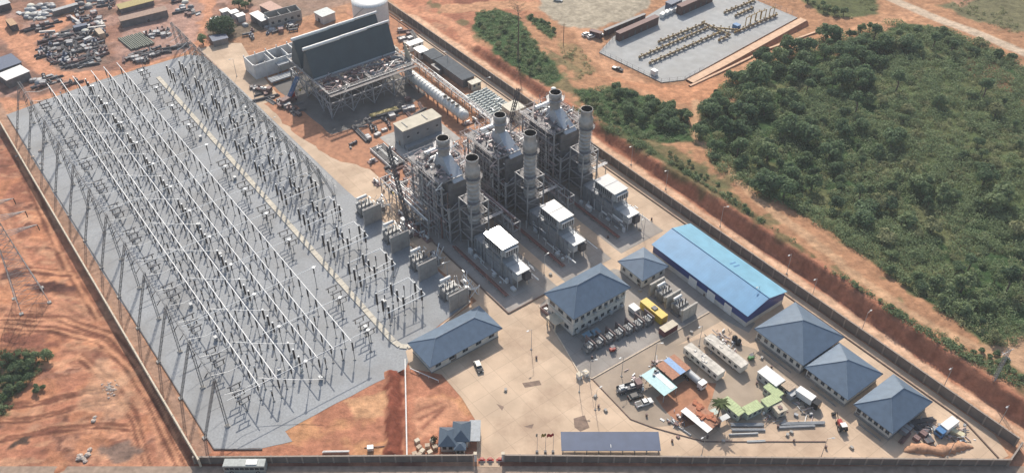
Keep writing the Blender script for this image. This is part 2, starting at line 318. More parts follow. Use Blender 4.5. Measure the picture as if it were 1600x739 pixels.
# ---------- flat sheets
def slabmat(name, col, tile, var=.16, stain=(.33,.25,.18), joint=.75, sc_=.12):
    m = mat(name, col, .9, 0, var, sc_, .05); nt = m.node_tree; N = nt.nodes; L = nt.links; bs = N['Principled BSDF']
    base = bs.inputs['Base Color'].links[0].from_socket; tc = [n for n in N if n.type == 'TEX_COORD'][0]
    mp = N.new('ShaderNodeMapping'); mp.inputs['Rotation'].default_value = (0,0,-ROT); L.new(tc.outputs['Object'], mp.inputs['Vector'])
    br = N.new('ShaderNodeTexBrick'); br.offset = 0; br.inputs['Scale'].default_value = 1; br.inputs['Brick Width'].default_value = tile; br.inputs['Row Height'].default_value = tile
    br.inputs['Mortar Size'].default_value = .07; br.inputs['Color1'].default_value = (1,1,1,1); br.inputs['Color2'].default_value = (.93,.92,.91,1); br.inputs['Mortar'].default_value = (joint,)*3+(1,); L.new(mp.outputs[0], br.inputs['Vector'])
    m1 = N.new('ShaderNodeMix'); m1.data_type = 'RGBA'; m1.blend_type = 'MULTIPLY'; m1.inputs[0].default_value = 1; L.new(base, m1.inputs[6]); L.new(br.outputs['Color'], m1.inputs[7])
    nz = N.new('ShaderNodeTexNoise'); nz.inputs['Scale'].default_value = .05; nz.inputs['Detail'].default_value = 9; nz.inputs['Roughness'].default_value = .68; L.new(tc.outputs['Object'], nz.inputs['Vector'])
    rp = N.new('ShaderNodeMapRange'); rp.inputs[1].default_value = .48; rp.inputs[2].default_value = .70; rp.inputs[4].default_value = .85; L.new(nz.outputs['Fac'], rp.inputs[0])
    m2 = N.new('ShaderNodeMix'); m2.data_type = 'RGBA'; L.new(rp.outputs[0], m2.inputs[0]); L.new(m1.outputs[2], m2.inputs[6]); m2.inputs[7].default_value = (*stain,1); L.new(m2.outputs[2], bs.inputs['Base Color'])
    return m
SLAB = slabmat('concrete_slab', (.575,.43,.305), 6.0, .16, (.33,.225,.155)); GRAV = slabmat('grey_gravel', (.325,.336,.345), 9.0, .15, (.245,.240,.232), .97, 1.6)
PADM = slabmat('pad_concrete', (.33,.30,.27), 5.0, .2, (.24,.2,.17)); YARDM = slabmat('yard_dust', (.36,.285,.215), 40., .2, (.27,.22,.18), 1.); DIRT = slabmat('red_dirt', (.40,.19,.105), 60., .25, (.27,.12,.075), 1., .5); PADG = slabmat('gas_yard_gravel', (.37,.375,.37), 30., .12, (.33,.32,.30), 1., .3)
def jag(pts, amp, step=2.5):
    out = []
    for i in range(len(pts)):
        p = Vector(pts[i][:2]+(0,)) if isinstance(pts[i], tuple) else pts[i]; q = pts[(i+1) % len(pts)]; q = Vector(q[:2]+(0,)) if isinstance(q, tuple) else q
        k = max(1, int((q-p).length/step))
        for j in range(k):
            v = p.lerp(q, j/k); n = float(fbm(np.array([v.x]), np.array([v.y]), 6, 3)[0])-.5; e = float(fbm(np.array([v.x]), np.array([v.y]), 6, 13)[0])-.5
            out.append((v.x+amp*2*n, v.y+amp*2*e))
    return out
def sheet(name, pts, z, m, amp=0.):
    z -= .1; pts = [(p[0], p[1]) for p in pts]
    ring = jag(pts, amp) if amp else pts
    ar = sum(ring[i][0]*ring[(i+1) % len(ring)][1]-ring[(i+1) % len(ring)][0]*ring[i][1] for i in range(len(ring)))
    if ar < 0: ring = ring[::-1]
    return struct(MB().face([(x, y, z) for x, y in ring]).build(name, m))
def abp(l): return [W(*p) for p in l]
def pxp(l, z=0.): return [P(u, v, z) for u, v in l]
sheet('gravel_yard', pxp([(10,180),(150,128),(294,86),(318,88),(345,110),(440,196),(548,288),(600,345),(680,420),(735,470),(645,540),(634,575),(600,592),(520,633),(445,674),(456,690),(410,700),(335,700),(160,425),(75,288)]), .16, GRAV, .25)
sheet('concrete_apron', [W(-378,108.5),W(-378,118),W(-372,126),W(-345,121.5),W(-300,117.5),W(-277,116),W(-262,123),W(-232,124),W(-225,132),W(-225,186),W(-372,186),W(-372,196.9),W(-44,196.9)]+pxp([(1576,712),(1560,719),(1300,717),(1030,718),(745,716),(745,660),(722,622),(690,585),(640,575),(634,548),(745,470)])+[W(-246,110)], .17, SLAB)
sheet('dirt_apron', [W(-318,112),W(-280,113),W(-262,117),W(-250,124),W(-222,124),W(-220,130),W(-228,150),W(-232,166),W(-290,168),W(-330,165)], .18, DIRT, 2.)
sheet('condenser_shade_pad', abp([(-330,121),(-281,123),(-278,150),(-284,169),(-328,169)]), .184, slabmat('shade_dark_ground', (.15,.14,.13), 40., .3, (.10,.09,.08), 1.), .8)  # the deck's shade is painted into this dark ground colour
sheet('dirt_strip', [W(-372,179),W(-340,178),W(-334,182),W(-330,196),W(-370,196)], .18, DIRT, 1.)
for k, b in enumerate((130.6, 153.4, 177.2)):
    sheet('turbine_pad', abp([(-224,b-11),(-160,b-11),(-160,b+8.5),(-224,b+8.5)]), .19+.004*k, PADM)
sheet('plant_pad', abp([(-268,137),(-248,137),(-248,162),(-268,162)]), .19, CONC)
sheet('genset_yard', pxp([(842,478),(872,452),(960,420),(990,428),(1028,422),(1105,478),(1108,488),(1050,520),(925,592),(905,582),(880,540)]), .185, PADM, .3)
sheet('yard_road', pxp([(925,592),(1108,488),(1130,500),(1058,540),(985,575),(960,604),(932,600)]), .19, YARDM)
sheet('camp_yard', pxp([(932,600),(1000,560),(1110,522),(1180,545),(1280,630),(1285,655),(1150,655),(1020,668),(985,655)]), .184, YARDM, .6)
sheet('dirt_patch', pxp([(1025,620),(1075,592),(1120,600),(1100,660),(1070,668),(1045,650)]), .193, DIRT, 1.)
sheet('pale_slab', pxp([(1085,592),(1102,540),(1135,580),(1130,592),(1112,598)]), .197, SLAB, .2)
sheet('shed_yard', pxp([(1018,440),(1040,418),(1180,505),(1170,520)]), .188, PADM)
sheet('stain_patch', pxp([(897,655),(915,648),(922,668),(908,674),(898,668)]), .176, MATS.get('wet') or mat('wet_stain',(.20,.135,.10),.8,0,.3,.8), .7)
for q in ([(815,598),(842,594),(846,602),(820,606)], [(775,630),(788,636),(784,642)], [(818,665),(832,660),(830,668)]): sheet('stain_patch', pxp(q), .176, MATS['wet_stain'], .7)
sheet('gas_yard', pxp([(938,84),(960,60),(1040,10),(1090,-20),(1160,-8),(1244,28),(1100,108),(1080,124),(1034,130)]), .75, PADG) if False else None
gy = MB(); gp = [P(u,v,.5) for u,v in [(936,82),(958,58),(1040,8),(1090,-22),(1160,-8),(1246,28),(1100,108),(1068,125),(1034,129)]]; gy.prism([(p[0],p[1]) for p in gp][::-1], -.6, .5); struct(gy.build('gas_yard', PADG))
# south road and the pavement outside the wall
struct(MB().face([(-140,138.5,.12),(160,138.5,.12),(160,143.3,.12),(-140,143.3,.12)]).build('south_road', mat('worn_asphalt', (.30,.22,.165), .9, 0, .25, .6)))
struct(MB().box(-8.5,-3.2,143,147,-.3,.165).build('gate_pavement', SLAB))
# raised causeway beside the gas yard
rm = MB(); e0 = P(1250,32,1.6); e1 = P(1075,122,.6); e2 = P(1000,165,.2)
def ribbon(pts, w0, w1, drop, m, name):
    q = MB(); L_ = [Vector(p) for p in pts]
    for i in range(len(L_)-1):
        d = (L_[i+1]-L_[i]).normalized(); n = Vector((-d.y, d.x, 0)).normalized()
        a, b = L_[i], L_[i+1]
        q.face([a-n*w0, b-n*w0, b+n*w0, a+n*w0]); q.mi = 1; q.face([a+n*w0, b+n*w0, b+n*w1-Vector((0,0,drop)), a+n*w1-Vector((0,0,drop))]); q.face([b-n*w0, a-n*w0, a-n*w1-Vector((0,0,drop)), b-n*w1-Vector((0,0,drop))]); q.mi = 0
    return struct(q.build(name, [m, mat('causeway_bank', (.40,.185,.105), .95, 0, .25, .6)]))
ribbon([P(1256,30,2.6), P(1200,61,2.5), P(1140,94,2.1), P(1078,127,1.0)], 1.8, 3.8, 2.9, mat('causeway_earth', (.64,.43,.29), .95, 0, .15, .4), 'causeway_path')
ribbon([P(1280,48,1.5), P(1200,76,1.5), P(1130,110,1.3), P(1078,134,.9)], .5, 1.3, 1.6, MATS['causeway_earth'], 'drain_path')
# cream cable-trench cover
tq = MB(); pts = [W(-365,84.6),W(-172,84.6)]+[W(-168.6,85.2),W(-167.0,86.8),W(-166.6,89.0),W(-166.6,96.)]
for i in range(len(pts)-1):
    k = 64 if i == 0 else 2
    for j in range(k):
        p = pts[i].lerp(pts[i+1], (j+.02)/k); q = pts[i].lerp(pts[i+1], (j+.98)/k); d = (q-p).normalized(); n = Vector((-d.y,d.x,0))*.85
        h = .33+R.random()*.04; tq.prism([((p-n).x,(p-n).y),((q-n).x,(q-n).y),((q+n).x,(q+n).y),((p+n).x,(p+n).y)], .1, h)
struct(tq.build('trench_cover_path', mat('trench_cover', (.56,.51,.42), .9, 0, .14, .7)))
# kerbs inside the east wall and round the yards
def kerb(pts, w=.2, h=.3, m=CONC):
    q = MB()
    for i in range(len(pts)-1):
        p, r = Vector(pts[i]), Vector(pts[i+1]); d = (r-p).normalized(); n = Vector((-d.y,d.x,0))*w; q.prism([((p-n).x,(p-n).y),((r-n).x,(r-n).y),((r+n).x,(r+n).y),((p+n).x,(p+n).y)], 0, h)
    return struct(q.build('kerb', m))
KERB = mat('kerb_stone', (.62,.50,.38), .9)
kerb([W(-372,194.2),W(-300,194.2),W(-200,194.2),W(-51,194.2),P(1560,716)], .18, .4, mat('drain_edge',(.16,.11,.09),.9)); kerb(pxp([(842,478),(880,540),(905,584),(925,592),(1108,488)]), .15, .32, KERB); kerb(pxp([(925,592),(985,655),(1020,668),(1100,690),(1290,690)]), .12, .28, mat('drain_edge',(.16,.11,.09)))
kerb(pxp([(735,472),(645,545)]), .15, .3, KERB); kerb(pxp([(12,182),(335,702),(410,702)]), .12, .35, DSTEEL)
kerb([W(-224,119.2),W(-160,119.2),W(-160,139)], .18, .45, mat('drain_edge',(.16,.11,.09)))

# ================= WALLS AND FENCES =================
def wall(label, p0, p1, h, t, m, step=6., cop=True, mc=None):
    p0 = Vector((p0[0],p0[1],0)); p1 = Vector((p1[0],p1[1],0)); d = p1-p0; Lh = d.length; r = thing('boundary_wall', label, 'wall', p0, math.atan2(d.y, d.x))
    k = max(1, int(Lh/step)); MB().box(0,Lh,-t/2,t/2,-.5,h).build('panel', m, r)
    if cop: MB().box(0,Lh,-t/2-.06,t/2+.06,h,h+.12).build('coping', mc or m, r)
    pm = MB().box(-.2,.2,-t/2-.12,t/2+.12,-.5,h+.2); pr = pm.build('pier', mc or m, r, (0,0,0))
    for i in range(1, min(k,99)+1):
        c = pr.copy(); COL.objects.link(c); c.parent = r; c.location = (Lh*i/k,0,0)
    return r
WALLM = mat('weathered_block', (.165,.138,.122), .95, 0, .2, .5, .1); WCOP = mat('wall_coping', (.30,.25,.21), .9, 0, .15)
wall('long grey block wall beside the red haul road below the cut bank', W(-372,197.6), W(-38.6,197.6), 3.5, .3, WALLM, 4.6, True, WCOP)
wall('tall cream rendered wall west of the gravel switchyard', W(-392,21.0), W(-163.5,21.0), 3.2, .3, CREAM, 6, True, CREAM)
wall('dark block wall from the cream wall corner to the gate posts', P(305,723), P(739,720), 2.6, .3, WALLM, 4, True, WCOP)
wall('dark block wall running behind the long blue car shed to the acute corner', P(788,720), P(1572,727), 2.6, .3, WALLM, 4, True, WCOP)
wall('short end wall closing the sharp corner of the plant beside two white poles', P(1574,727), P(1592,701), 2.6, .3, WALLM, 4, True, WCOP)
def meshfence(label, pts, h, m, step=3.):
    pts = [Vector(p) for p in pts]; r = thing('wire_fence', label, 'fence', pts[0], 0); q = MB(); post = None; n = 0
    for i in range(len(pts)-1):
        p, e = pts[i]-pts[0], pts[i+1]-pts[0]; k = max(1, int((e-p).length/step))
        for zz in (.1,h*.5,h): q.tube(p+Vector((0,0,zz)), e+Vector((0,0,zz)), .03, 4)
        for j in range(k*4): q.tube(p.lerp(e, j/(4*k))+Vector((0,0,.1)), p.lerp(e, (j+1)/(4*k))+Vector((0,0,h)), .012, 3)
        for j in range(k):
            if n >= 99: break
            if post is None: post = MB().tube((0,0,-.3),(0,0,h+.1),.06,5).build('post', m, r)
            else: post2 = post.copy(); COL.objects.link(post2); post2.parent = r; post2.location = p.lerp(e, j/k)
            n += 1
    q.build('mesh_panel', m, r); return r
meshfence('low dark fence along the gas yard edge beside the red haul road', [P(u,v,.5) for u,v in [(962,58),(937,83),(1033,130),(1070,126),(1100,109)]], 2., DSTEEL)
meshfence('pale wire fence on the far edge of the gas yard', [P(u,v,.5) for u,v in [(1160,-8),(1246,27)]], 2., STEEL)
meshfence('grey wire fence along the inner foot of the tan access road', [W(-376,107.6,.16),W(-248,107.6,.16)], 2.2, STEEL, 4)
for lab, u in (('left white gate post at the end of the west block wall', 743), ('right gate post beside the barrier blocks', 786)):
    r = thing('gate_post', lab, 'gate post', P(u,719), 0); MB().cbox(0,0,-.2,.7,.7,3.2,0,.08).build('shaft', WHITE, r); MB().cbox(0,0,3.0,.9,.9,.25).build('cap', CREAM, r)
for i,(u,l) in enumerate(((753,'red barrier block nearest the left gate post'),(766,'red barrier block in the middle of the gateway'),(781,'red barrier block nearest the right gate post'))):
    r = thing('barrier_block', l, 'barrier', P(u,719,.165), 0, 'red blocks across the gateway')
    MB().extr([(-.95,0),(.95,0),(.95,.3),(.5,.45),(.4,1.0),(-.4,1.0),(-.5,.45),(-.95,.3)],-.35,.35).build('body', REDP, r); MB().box(-.96,.96,-.37,.37,.1,.25).build('white_band', WHITE, r)

# ================= BUILDINGS =================
ROOFB = mat('blue_roof_sheet', (.125,.172,.232), .42, .05, .11, .6); ROOFB2 = ROOFB; RIDGE = mat('ridge_metal', (.17,.22,.28), .4)
WALLW = mat('white_render', (.56,.54,.50), .85, 0, .12, .5); FRAMEM = mat('window_frame', (.25,.26,.27), .5); PLINTH = mat('plinth', (.25,.24,.23), .9); FASC = mat('fascia', (.09,.13,.18), .5)
def opening(par, name, side, pos, z, w, h, lx, ly, door=False):
    """window or door standing 2 cm proud of wall; side '+x','-x','+y','-y'"""
    s = 1 if side[0] == '+' else -1; q = MB(); g_ = MB(); t = .05
    def bx(b, u0, u1, z0, z1, d0, d1):
        if side[1] == 'x': b.box(min(s*(lx+d0),s*(lx+d1)), max(s*(lx+d0),s*(lx+d1)), u0, u1, z0, z1)
        else: b.box(u0, u1, min(s*(ly+d0),s*(ly+d1)), max(s*(ly+d0),s*(ly+d1)), z0, z1)
    bx(q, pos-w/2-.08, pos+w/2+.08, z-.08, z+h+.08, .0, .04); f = q.build(name, FRAMEM if not door else mat('door_paint', (.16,.13,.11), .6), par)
    if not door:
        bx(g_, pos-w/2, pos-.04, z, z+h, .04, .06); bx(g_, pos+.04, pos+w/2, z, z+h, .04, .06); g_.build('pane', GLASS, f)
        s_ = MB(); bx(s_, pos-w/2-.15, pos+w/2+.15, z-.2, z-.09, 0, .16); s_.build('sill', WALLW, f)
    else:
        h_ = MB(); bx(h_, pos+w*.32, pos+w*.4, z+1, z+1.12, .04, .1); h_.build('handle', STEEL, f)
    return f
def hip(name, label, cat, Lp, Np, Rp, ze, rise, over=.9, wins=(), plinth=.5, ridge=None, wallm=None):
    Np_, Lp_, Rp_ = Vector(P(*Np,ze)), Vector(P(*Lp,ze)), Vector(P(*Rp,ze)); Av = Vector((CA,SA,0)); Bv = Vector((-SA,CA,0))
    la = (Np_-Lp_).dot(Av); lb = (Rp_-Np_).dot(Bv); c = Np_-Av*la/2+Bv*lb/2; r = thing(name, label, cat, (c.x,c.y,0))
    hx, hy = la/2, lb/2; wx, wy = hx-over, hy-over
    rl = abs(hx-hy) if ridge is None else ridge
    if hy >= hx: r0, r1 = (0,-rl,ze+rise), (0,rl,ze+rise)
    else: r0, r1 = (-rl,0,ze+rise), (rl,0,ze+rise)
    e = [(-hx,-hy,ze),(hx,-hy,ze),(hx,hy,ze),(-hx,hy,ze)]
    q = MB(); dn = [(x,y,ze-.22) for x,y,_ in e]
    if rl < .05: ap = (0,0,ze+rise); [q.face([e[i], e[(i+1)%4], ap]) for i in range(4)]
    elif hy >= hx: q.face([e[0],e[1],r0]); q.face([e[1],e[2],r1,r0]); q.face([e[2],e[3],r1]); q.face([e[3],e[0],r0,r1])
    else: q.face([e[0],e[1],r1,r0]); q.face([e[1],e[2],r1]); q.face([e[2],e[3],r0,r1]); q.face([e[3],e[0],r0])
    q.mat(1)
    for i in range(4): q.face([dn[i],dn[(i+1)%4],e[(i+1)%4],e[i]])
    q.face(dn[::-1]); rf = q.build('roof', [ROOFB, FASC], r)
    k = MB(); near_ = lambda p: r0 if (Vector(p)-Vector(r0)).length <= (Vector(p)-Vector(r1)).length else r1
    for p in e: k.tube(Vector(p)+Vector((0,0,.03)), Vector(near_(p))+Vector((0,0,.05)), .09, 5)
    if rl > .05: k.tube(Vector(r0)+Vector((0,0,.04)), Vector(r1)+Vector((0,0,.04)), .11, 5)
    k.build('ridge_cap', RIDGE, rf)
    g_ = MB(); [g_.tube(Vector(dn[i])+Vector((0,0,.1)), Vector(dn[(i+1)%4])+Vector((0,0,.1)), .09, 5) for i in range(4)]; g_.build('gutter', FASC, rf)
    MB().box(-wx,wx,-wy,wy,plinth,ze-.2).build('wall', wallm or WALLW, r); MB().box(-wx-.12,wx+.12,-wy-.12,wy+.12,-.2,plinth).build('plinth', PLINTH, r)
    for side, row, n, w, h in wins:
        span = (2*wy if side[1] == 'x' else 2*wx); 
        for i in range(n): opening(r, 'window', side, -span/2+span*(i+.5)/n, row, w, h, wx, wy)
    return r, wx, wy
adm, wx, wy = hip('office_building', 'large two-storey office with slate blue hip roof beside a row of transformers', 'building', (849,458.5), (896,499), (987.5,450), 8.8, 4.6, 1.0,
    [('+x',5.6,9,1.2,1.3),('+x',1.6,8,1.2,1.3),('-y',5.6,3,2.2,1.2),('-y',1.6,2,1.8,1.3)], .6)
for i, z_ in enumerate((7.9, 4.4, 1.0)): MB().box(-wx-.18,wx+.18,-wy-.18,wy+.18,z_,z_+.25).build('string_course', WALLW, adm)
MB().box(-3,1.5,-wy-3.2,-wy-.02,2.9,3.2).box(-2.8,-2.5,-wy-3.1,-wy-2.8,0,2.9).box(1.0,1.3,-wy-3.1,-wy-2.8,0,2.9).build('porch', CREAM, adm); opening(adm,'door','-y',-.8,.62,1.8,2.1,wx,wy,True)
[MB().box(wx+.05,wx+.9,y,y+.9,1.4+3.6*(k%2),2.2+3.6*(k%2)).build('cooler_unit', CLADL, adm) for k,y in enumerate(np.linspace(-wy+1,wy-2,9))]
r, wx, wy = hip('guard_office', 'small blue hip-roofed block squeezed between the office and the blue warehouse', 'building', (967,407), (1004,439), (1041.6,413), 4.4, 2.4, .8, [('-y',1.6,3,1.1,1.2),('+x',1.6,3,1.1,1.2)], .4); opening(r,'door','-y',wx-1.2,.4,1.1,2.1,wx,wy,True)
r, wx, wy = hip('control_building', 'long single-storey blue hip-roofed building at the corner of the gravel switchyard', 'building', (640.6,533.4), (671.7,574), (783,510.5), 4.0, 3.2, 1.0, [('+x',1.5,5,1.8,1.3),('-y',1.5,3,1.1,1.2)], .4); opening(r,'door','+x',-wy*.62+3.2,.4,1.8,2.3,wx,wy,True)
for nm, lab, Lp, Np, Rp, n in (('staff_house','largest blue pyramid-roofed house next to the warehouse end',(1182.6,510.5),(1255,571),(1318,525),7),('staff_house','blue pyramid-roofed house standing between the two other pyramid roofs',(1259,571),(1324.7,624.8),(1378.6,582.7),6),('staff_house','blue pyramid-roofed house nearest the heap of machinery and sand',(1336,629.5),(1394.8,677.5),(1457,627),6)):
    r, wx, wy = hip(nm, lab, 'house', Lp, Np, Rp, 4.2 if n == 6 else 4.8, 4.2 if n == 6 else 5.2, .8, [('-y',2.0,n,1.1,1.3),('+x',2.0,n-1,1.1,1.3)], 1.0); r['group'] = 'pyramid-roofed houses along the east wall'
    opening(r,'door','-y',-wx+.9,.9,1.0,2.2,wx,wy,True)
    MB().box(-wx*.5,wx*.8,-wy-1.9,-wy-1.7,-.1,.5).build('terrace_step', PLINTH, r)
# blue warehouse
N_, L_, R_ = Vector(P(1168.4,494.5,5.2)), Vector(P(1016.4,382.7,5.2)), Vector(P(1232.6,457,5.2)); Av = Vector((CA,SA,0)); Bv = Vector((-SA,CA,0))
la, lb = (N_-L_).dot(Av), (R_-N_).dot(Bv); c = N_-Av*la/2+Bv*lb/2; wh = thing('warehouse', 'long warehouse with bright blue low gabled roof and dark blue cladding', 'warehouse', (c.x,c.y,0)); hx, hy = la/2, lb/2
WR = ribbed('warehouse_roof', (.115,.285,.47), 'X', .9, .33, .08); WR2 = ribbed('warehouse_roof_sunlit', (.17,.37,.49), 'X', .9, .33, .08); NAVY = ribbed('navy_cladding', (.022,.052,.21), 'X', .5, .45, .3)  # second roof colour: sunlight painted in as a paler far slope
def rp(y0,y1,z0,z1,x0,x1,th=.12): return [(x0,y0,z0),(x1,y0,z0),(x1,y1,z1),(x0,y1,z1)]
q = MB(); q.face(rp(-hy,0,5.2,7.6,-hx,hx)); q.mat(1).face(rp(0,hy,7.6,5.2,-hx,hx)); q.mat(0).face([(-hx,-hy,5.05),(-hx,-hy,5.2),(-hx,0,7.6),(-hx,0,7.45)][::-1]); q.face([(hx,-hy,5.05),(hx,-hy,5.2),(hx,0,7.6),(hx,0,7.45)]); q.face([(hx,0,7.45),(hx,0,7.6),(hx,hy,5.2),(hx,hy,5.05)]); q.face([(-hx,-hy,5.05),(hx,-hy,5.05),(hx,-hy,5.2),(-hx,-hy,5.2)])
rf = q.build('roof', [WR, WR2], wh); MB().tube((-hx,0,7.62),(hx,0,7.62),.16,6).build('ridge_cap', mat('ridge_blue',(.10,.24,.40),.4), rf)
wx, wy = hx-.5, hy-.6; q = MB(); q.box(-wx,wx,-wy,wy,1.9,5.05); 
for s in (-1,1): q.prism([(s*wx-.1,-wy),(s*wx+.1,-wy),(s*wx+.1,wy),(s*wx-.1,wy)],1.9,5.0); 
q.extr([(-wx,0)]*0 or [(-wx,5.0),(-wx+.05,5.0),(-wx+.05,5.06),(-wx,5.06)], -wy, wy)
for s in (-1,1): q.add([(s*wx,-wy,5.0),(s*wx,wy,5.0),(s*wx,0,7.4),(s*(wx-.2),-wy,5.0),(s*(wx-.2),wy,5.0),(s*(wx-.2),0,7.4)], [(0,1,2),(3,5,4),(0,3,4,1),(1,4,5,2),(2,5,3,0)])
q.build('cladding', NAVY, wh); MB().box(-wx-.06,wx+.06,-wy-.06,wy+.06,-.2,1.88).build('base_wall', WALLW, wh)
for xx, w in ((-hx*.1,3.4),(hx*.28,3.2),(hx*.62,3.0)):
    d = MB().box(xx-w/2,xx+w/2,-wy-.12,-wy-.07,0,3.6); [d.box(xx-w/2,xx+w/2,-wy-.16,-wy-.125,.2+k*.45,.5+k*.45) for k in range(7)]; d.build('shutter_door', WHITE, wh)
MB().box(-hx*.12,hx*.0,hy*.35,hy*.37,6.9,6.95) and None
sky = MB()
for k in (0, 1): y0 = hy*.30; sky.face([(2.2+k*1.6,hy*.62,7.6-2.4*.62+.04),(2.8+k*1.6,hy*.62,7.6-2.4*.62+.04),(2.8+k*1.6,y0,7.6-2.4*.30+.04),(2.2+k*1.6,y0,7.6-2.4*.30+.04)])
sky.build('roof_patch', mat('roof_patch_blue',(.06,.18,.36),.4), rf)
# long car shed by the south wall
sh = thing('car_shed', 'long low car shed with plain blue sheet roof by the south wall', 'shed', (0,0,0), 0)
TLs, TRs, BRs = Vector(P(876,673,3.6)), Vector(P(1029,674,3.6)), Vector(P(1030.5,703.5,3.0)); Ls = (TRs-TLs).length; Ws = (TRs-BRs).y; cx, cy = (TLs.x+TRs.x)/2, (TRs.y+BRs.y)/2; sh.location = (cx,cy,0)
CSR = mat('shed_roof_sheet', (.072,.098,.165), .5, 0, .12, .3)
MB().face([(-Ls/2,-Ws/2,3.0),(Ls/2,-Ws/2,3.0),(Ls/2,Ws/2,3.6),(-Ls/2,Ws/2,3.6)]).face([(-Ls/2,-Ws/2,2.85),(-Ls/2,Ws/2,3.45),(Ls/2,Ws/2,3.45),(Ls/2,-Ws/2,2.85)]).face([(-Ls/2,-Ws/2,2.85),(Ls/2,-Ws/2,2.85),(Ls/2,-Ws/2,3.0),(-Ls/2,-Ws/2,3.0)]).face([(Ls/2,-Ws/2,2.85),(Ls/2,Ws/2,3.45),(Ls/2,Ws/2,3.6),(Ls/2,-Ws/2,3.0)]).build('roof', CSR, sh)
for i in range(9):
    for y in (-Ws/2+.5, Ws/2-.5): MB().cbox(-Ls/2+.4+i*(Ls-.8)/8, y, -.1, .18,.18, 3.0 if y < 0 else 3.5).build('post', STEEL, sh)
MB().box(-Ls/2+.4,Ls/2-.4,Ws/2-.3,Ws/2-.1,0,1.2).build('back_wall', WALLW, sh)
MB().box(-.06,.06,-Ws/2+.9,-Ws/2+2.1,3.16,3.2).build('roof_flashing', WHITE, sh)
# gatehouse of three joined hip roofs
gh = thing('gatehouse', 'small gatehouse of joined dark blue hip roofs beside the plant gate', 'building', P(712,694), 0)
GR = mat('gate_roof', (.075,.105,.14), .4, 0, .1)
def pyr(q, x0,x1,y0,y1,ze,rise):
    cx,cy = (x0+x1)/2,(y0+y1)/2; e = [(x0,y0,ze),(x1,y0,ze),(x1,y1,ze),(x0,y1,ze)]; rr = abs((x1-x0)-(y1-y0))/2
    a, b = ((cx-rr,cy,ze+rise),(cx+rr,cy,ze+rise)) if x1-x0 >= y1-y0 else ((cx,cy-rr,ze+rise),(cx,cy+rr,ze+rise))
    if x1-x0 >= y1-y0: q.face([e[0],e[1],b,a]).face([e[1],e[2],b]).face([e[2],e[3],a,b]).face([e[3],e[0],a])
    else: q.face([e[0],e[1],a]).face([e[1],e[2],b,a]).face([e[2],e[3],b]).face([e[3],e[0],a,b])
    q.face([(x,y,ze-.15) for x,y,_ in e][::-1]); [q.face([(e[i][0],e[i][1],ze-.15),(e[(i+1)%4][0],e[(i+1)%4][1],ze-.15),e[(i+1)%4],e[i]]) for i in range(4)]
q = MB(); pyr(q,-4.4,.6,-3.0,3.4,3.1,1.7); pyr(q,-.9,4.0,-1.6,5.2,3.3,1.8); pyr(q,-.2,3.0,-4.0,-1.0,2.9,.8); q.build('roof', GR, gh)
MB().box(-3.8,0,-2.4,2.8,-.1,3.0).box(-.3,3.4,-1,4.6,-.1,3.1).box(.2,2.6,-3.6,-1.2,-.1,2.8).build('wall', WALLW, gh)
for x in (-2.8,-1.2): MB().box(x-.5,x+.5,-2.46,-2.4,1.1,2.2).build('window', GLASS, gh)
for x in (.9,1.9): MB().box(x-.4,x+.4,-3.66,-3.6,1.0,2.1).build('window', GLASS, gh)
cp = thing('gate_canopy', 'flat grey canopy on posts attached beside the gatehouse', 'canopy', P(743,682), 0); MB().box(-1.6,1.4,-3.6,3.4,2.7,2.9).build('roof', mat('canopy_grey',(.20,.23,.26),.5), cp)
for x in (-1.4,1.2):
    for y in (-3.3,3.1): MB().tube((x,y,-.1),(x,y,2.7),.08).build('post', STEEL, cp)
# ================= SWITCHYARD =================
def lattice_col(q, p, e, w=.55, n=9, r=.07):
    """square lattice column from p to e"""
    p = Vector(p); e = Vector(e); d = (e-p).normalized(); u = Vector((1,0,0)); u = (u-d*u.dot(d)).normalized(); v = d.cross(u)
    cs = [(u*sx+v*sy)*w/2 for sx, sy in ((-1,-1),(1,-1),(1,1),(-1,1))]
    for c in cs: q.tube(p+c, e+c, r, 4)
    for i in range(n):
        a, b = p.lerp(e, i/n), p.lerp(e, (i+1)/n)
        for k in range(4): q.tube(a+cs[k], b+cs[(k+1)%4], r*.6, 3)
def lattice_beam(q, p, e, w=.8, n=10, r=.07):
    p = Vector(p); e = Vector(e); d = (e-p).normalized(); v = Vector((0,0,1)); u = d.cross(v).normalized()
    cs = [u*w/2, -u*w/2, -v*w*.9]
    for c in cs: q.tube(p+c, e+c, r, 4)
    for i in range(n):
        a, b = p.lerp(e, i/n), p.lerp(e, (i+1)/n); m_ = p.lerp(e, (i+.5)/n)
        q.tube(a+cs[0], b+cs[1], r*.6, 3); q.tube(a+cs[0], m_+cs[2], r*.6, 3); q.tube(m_+cs[2], b+cs[1], r*.6, 3)
GANT = mat('gantry_steel', (.21,.215,.22), .6, .2, .15)
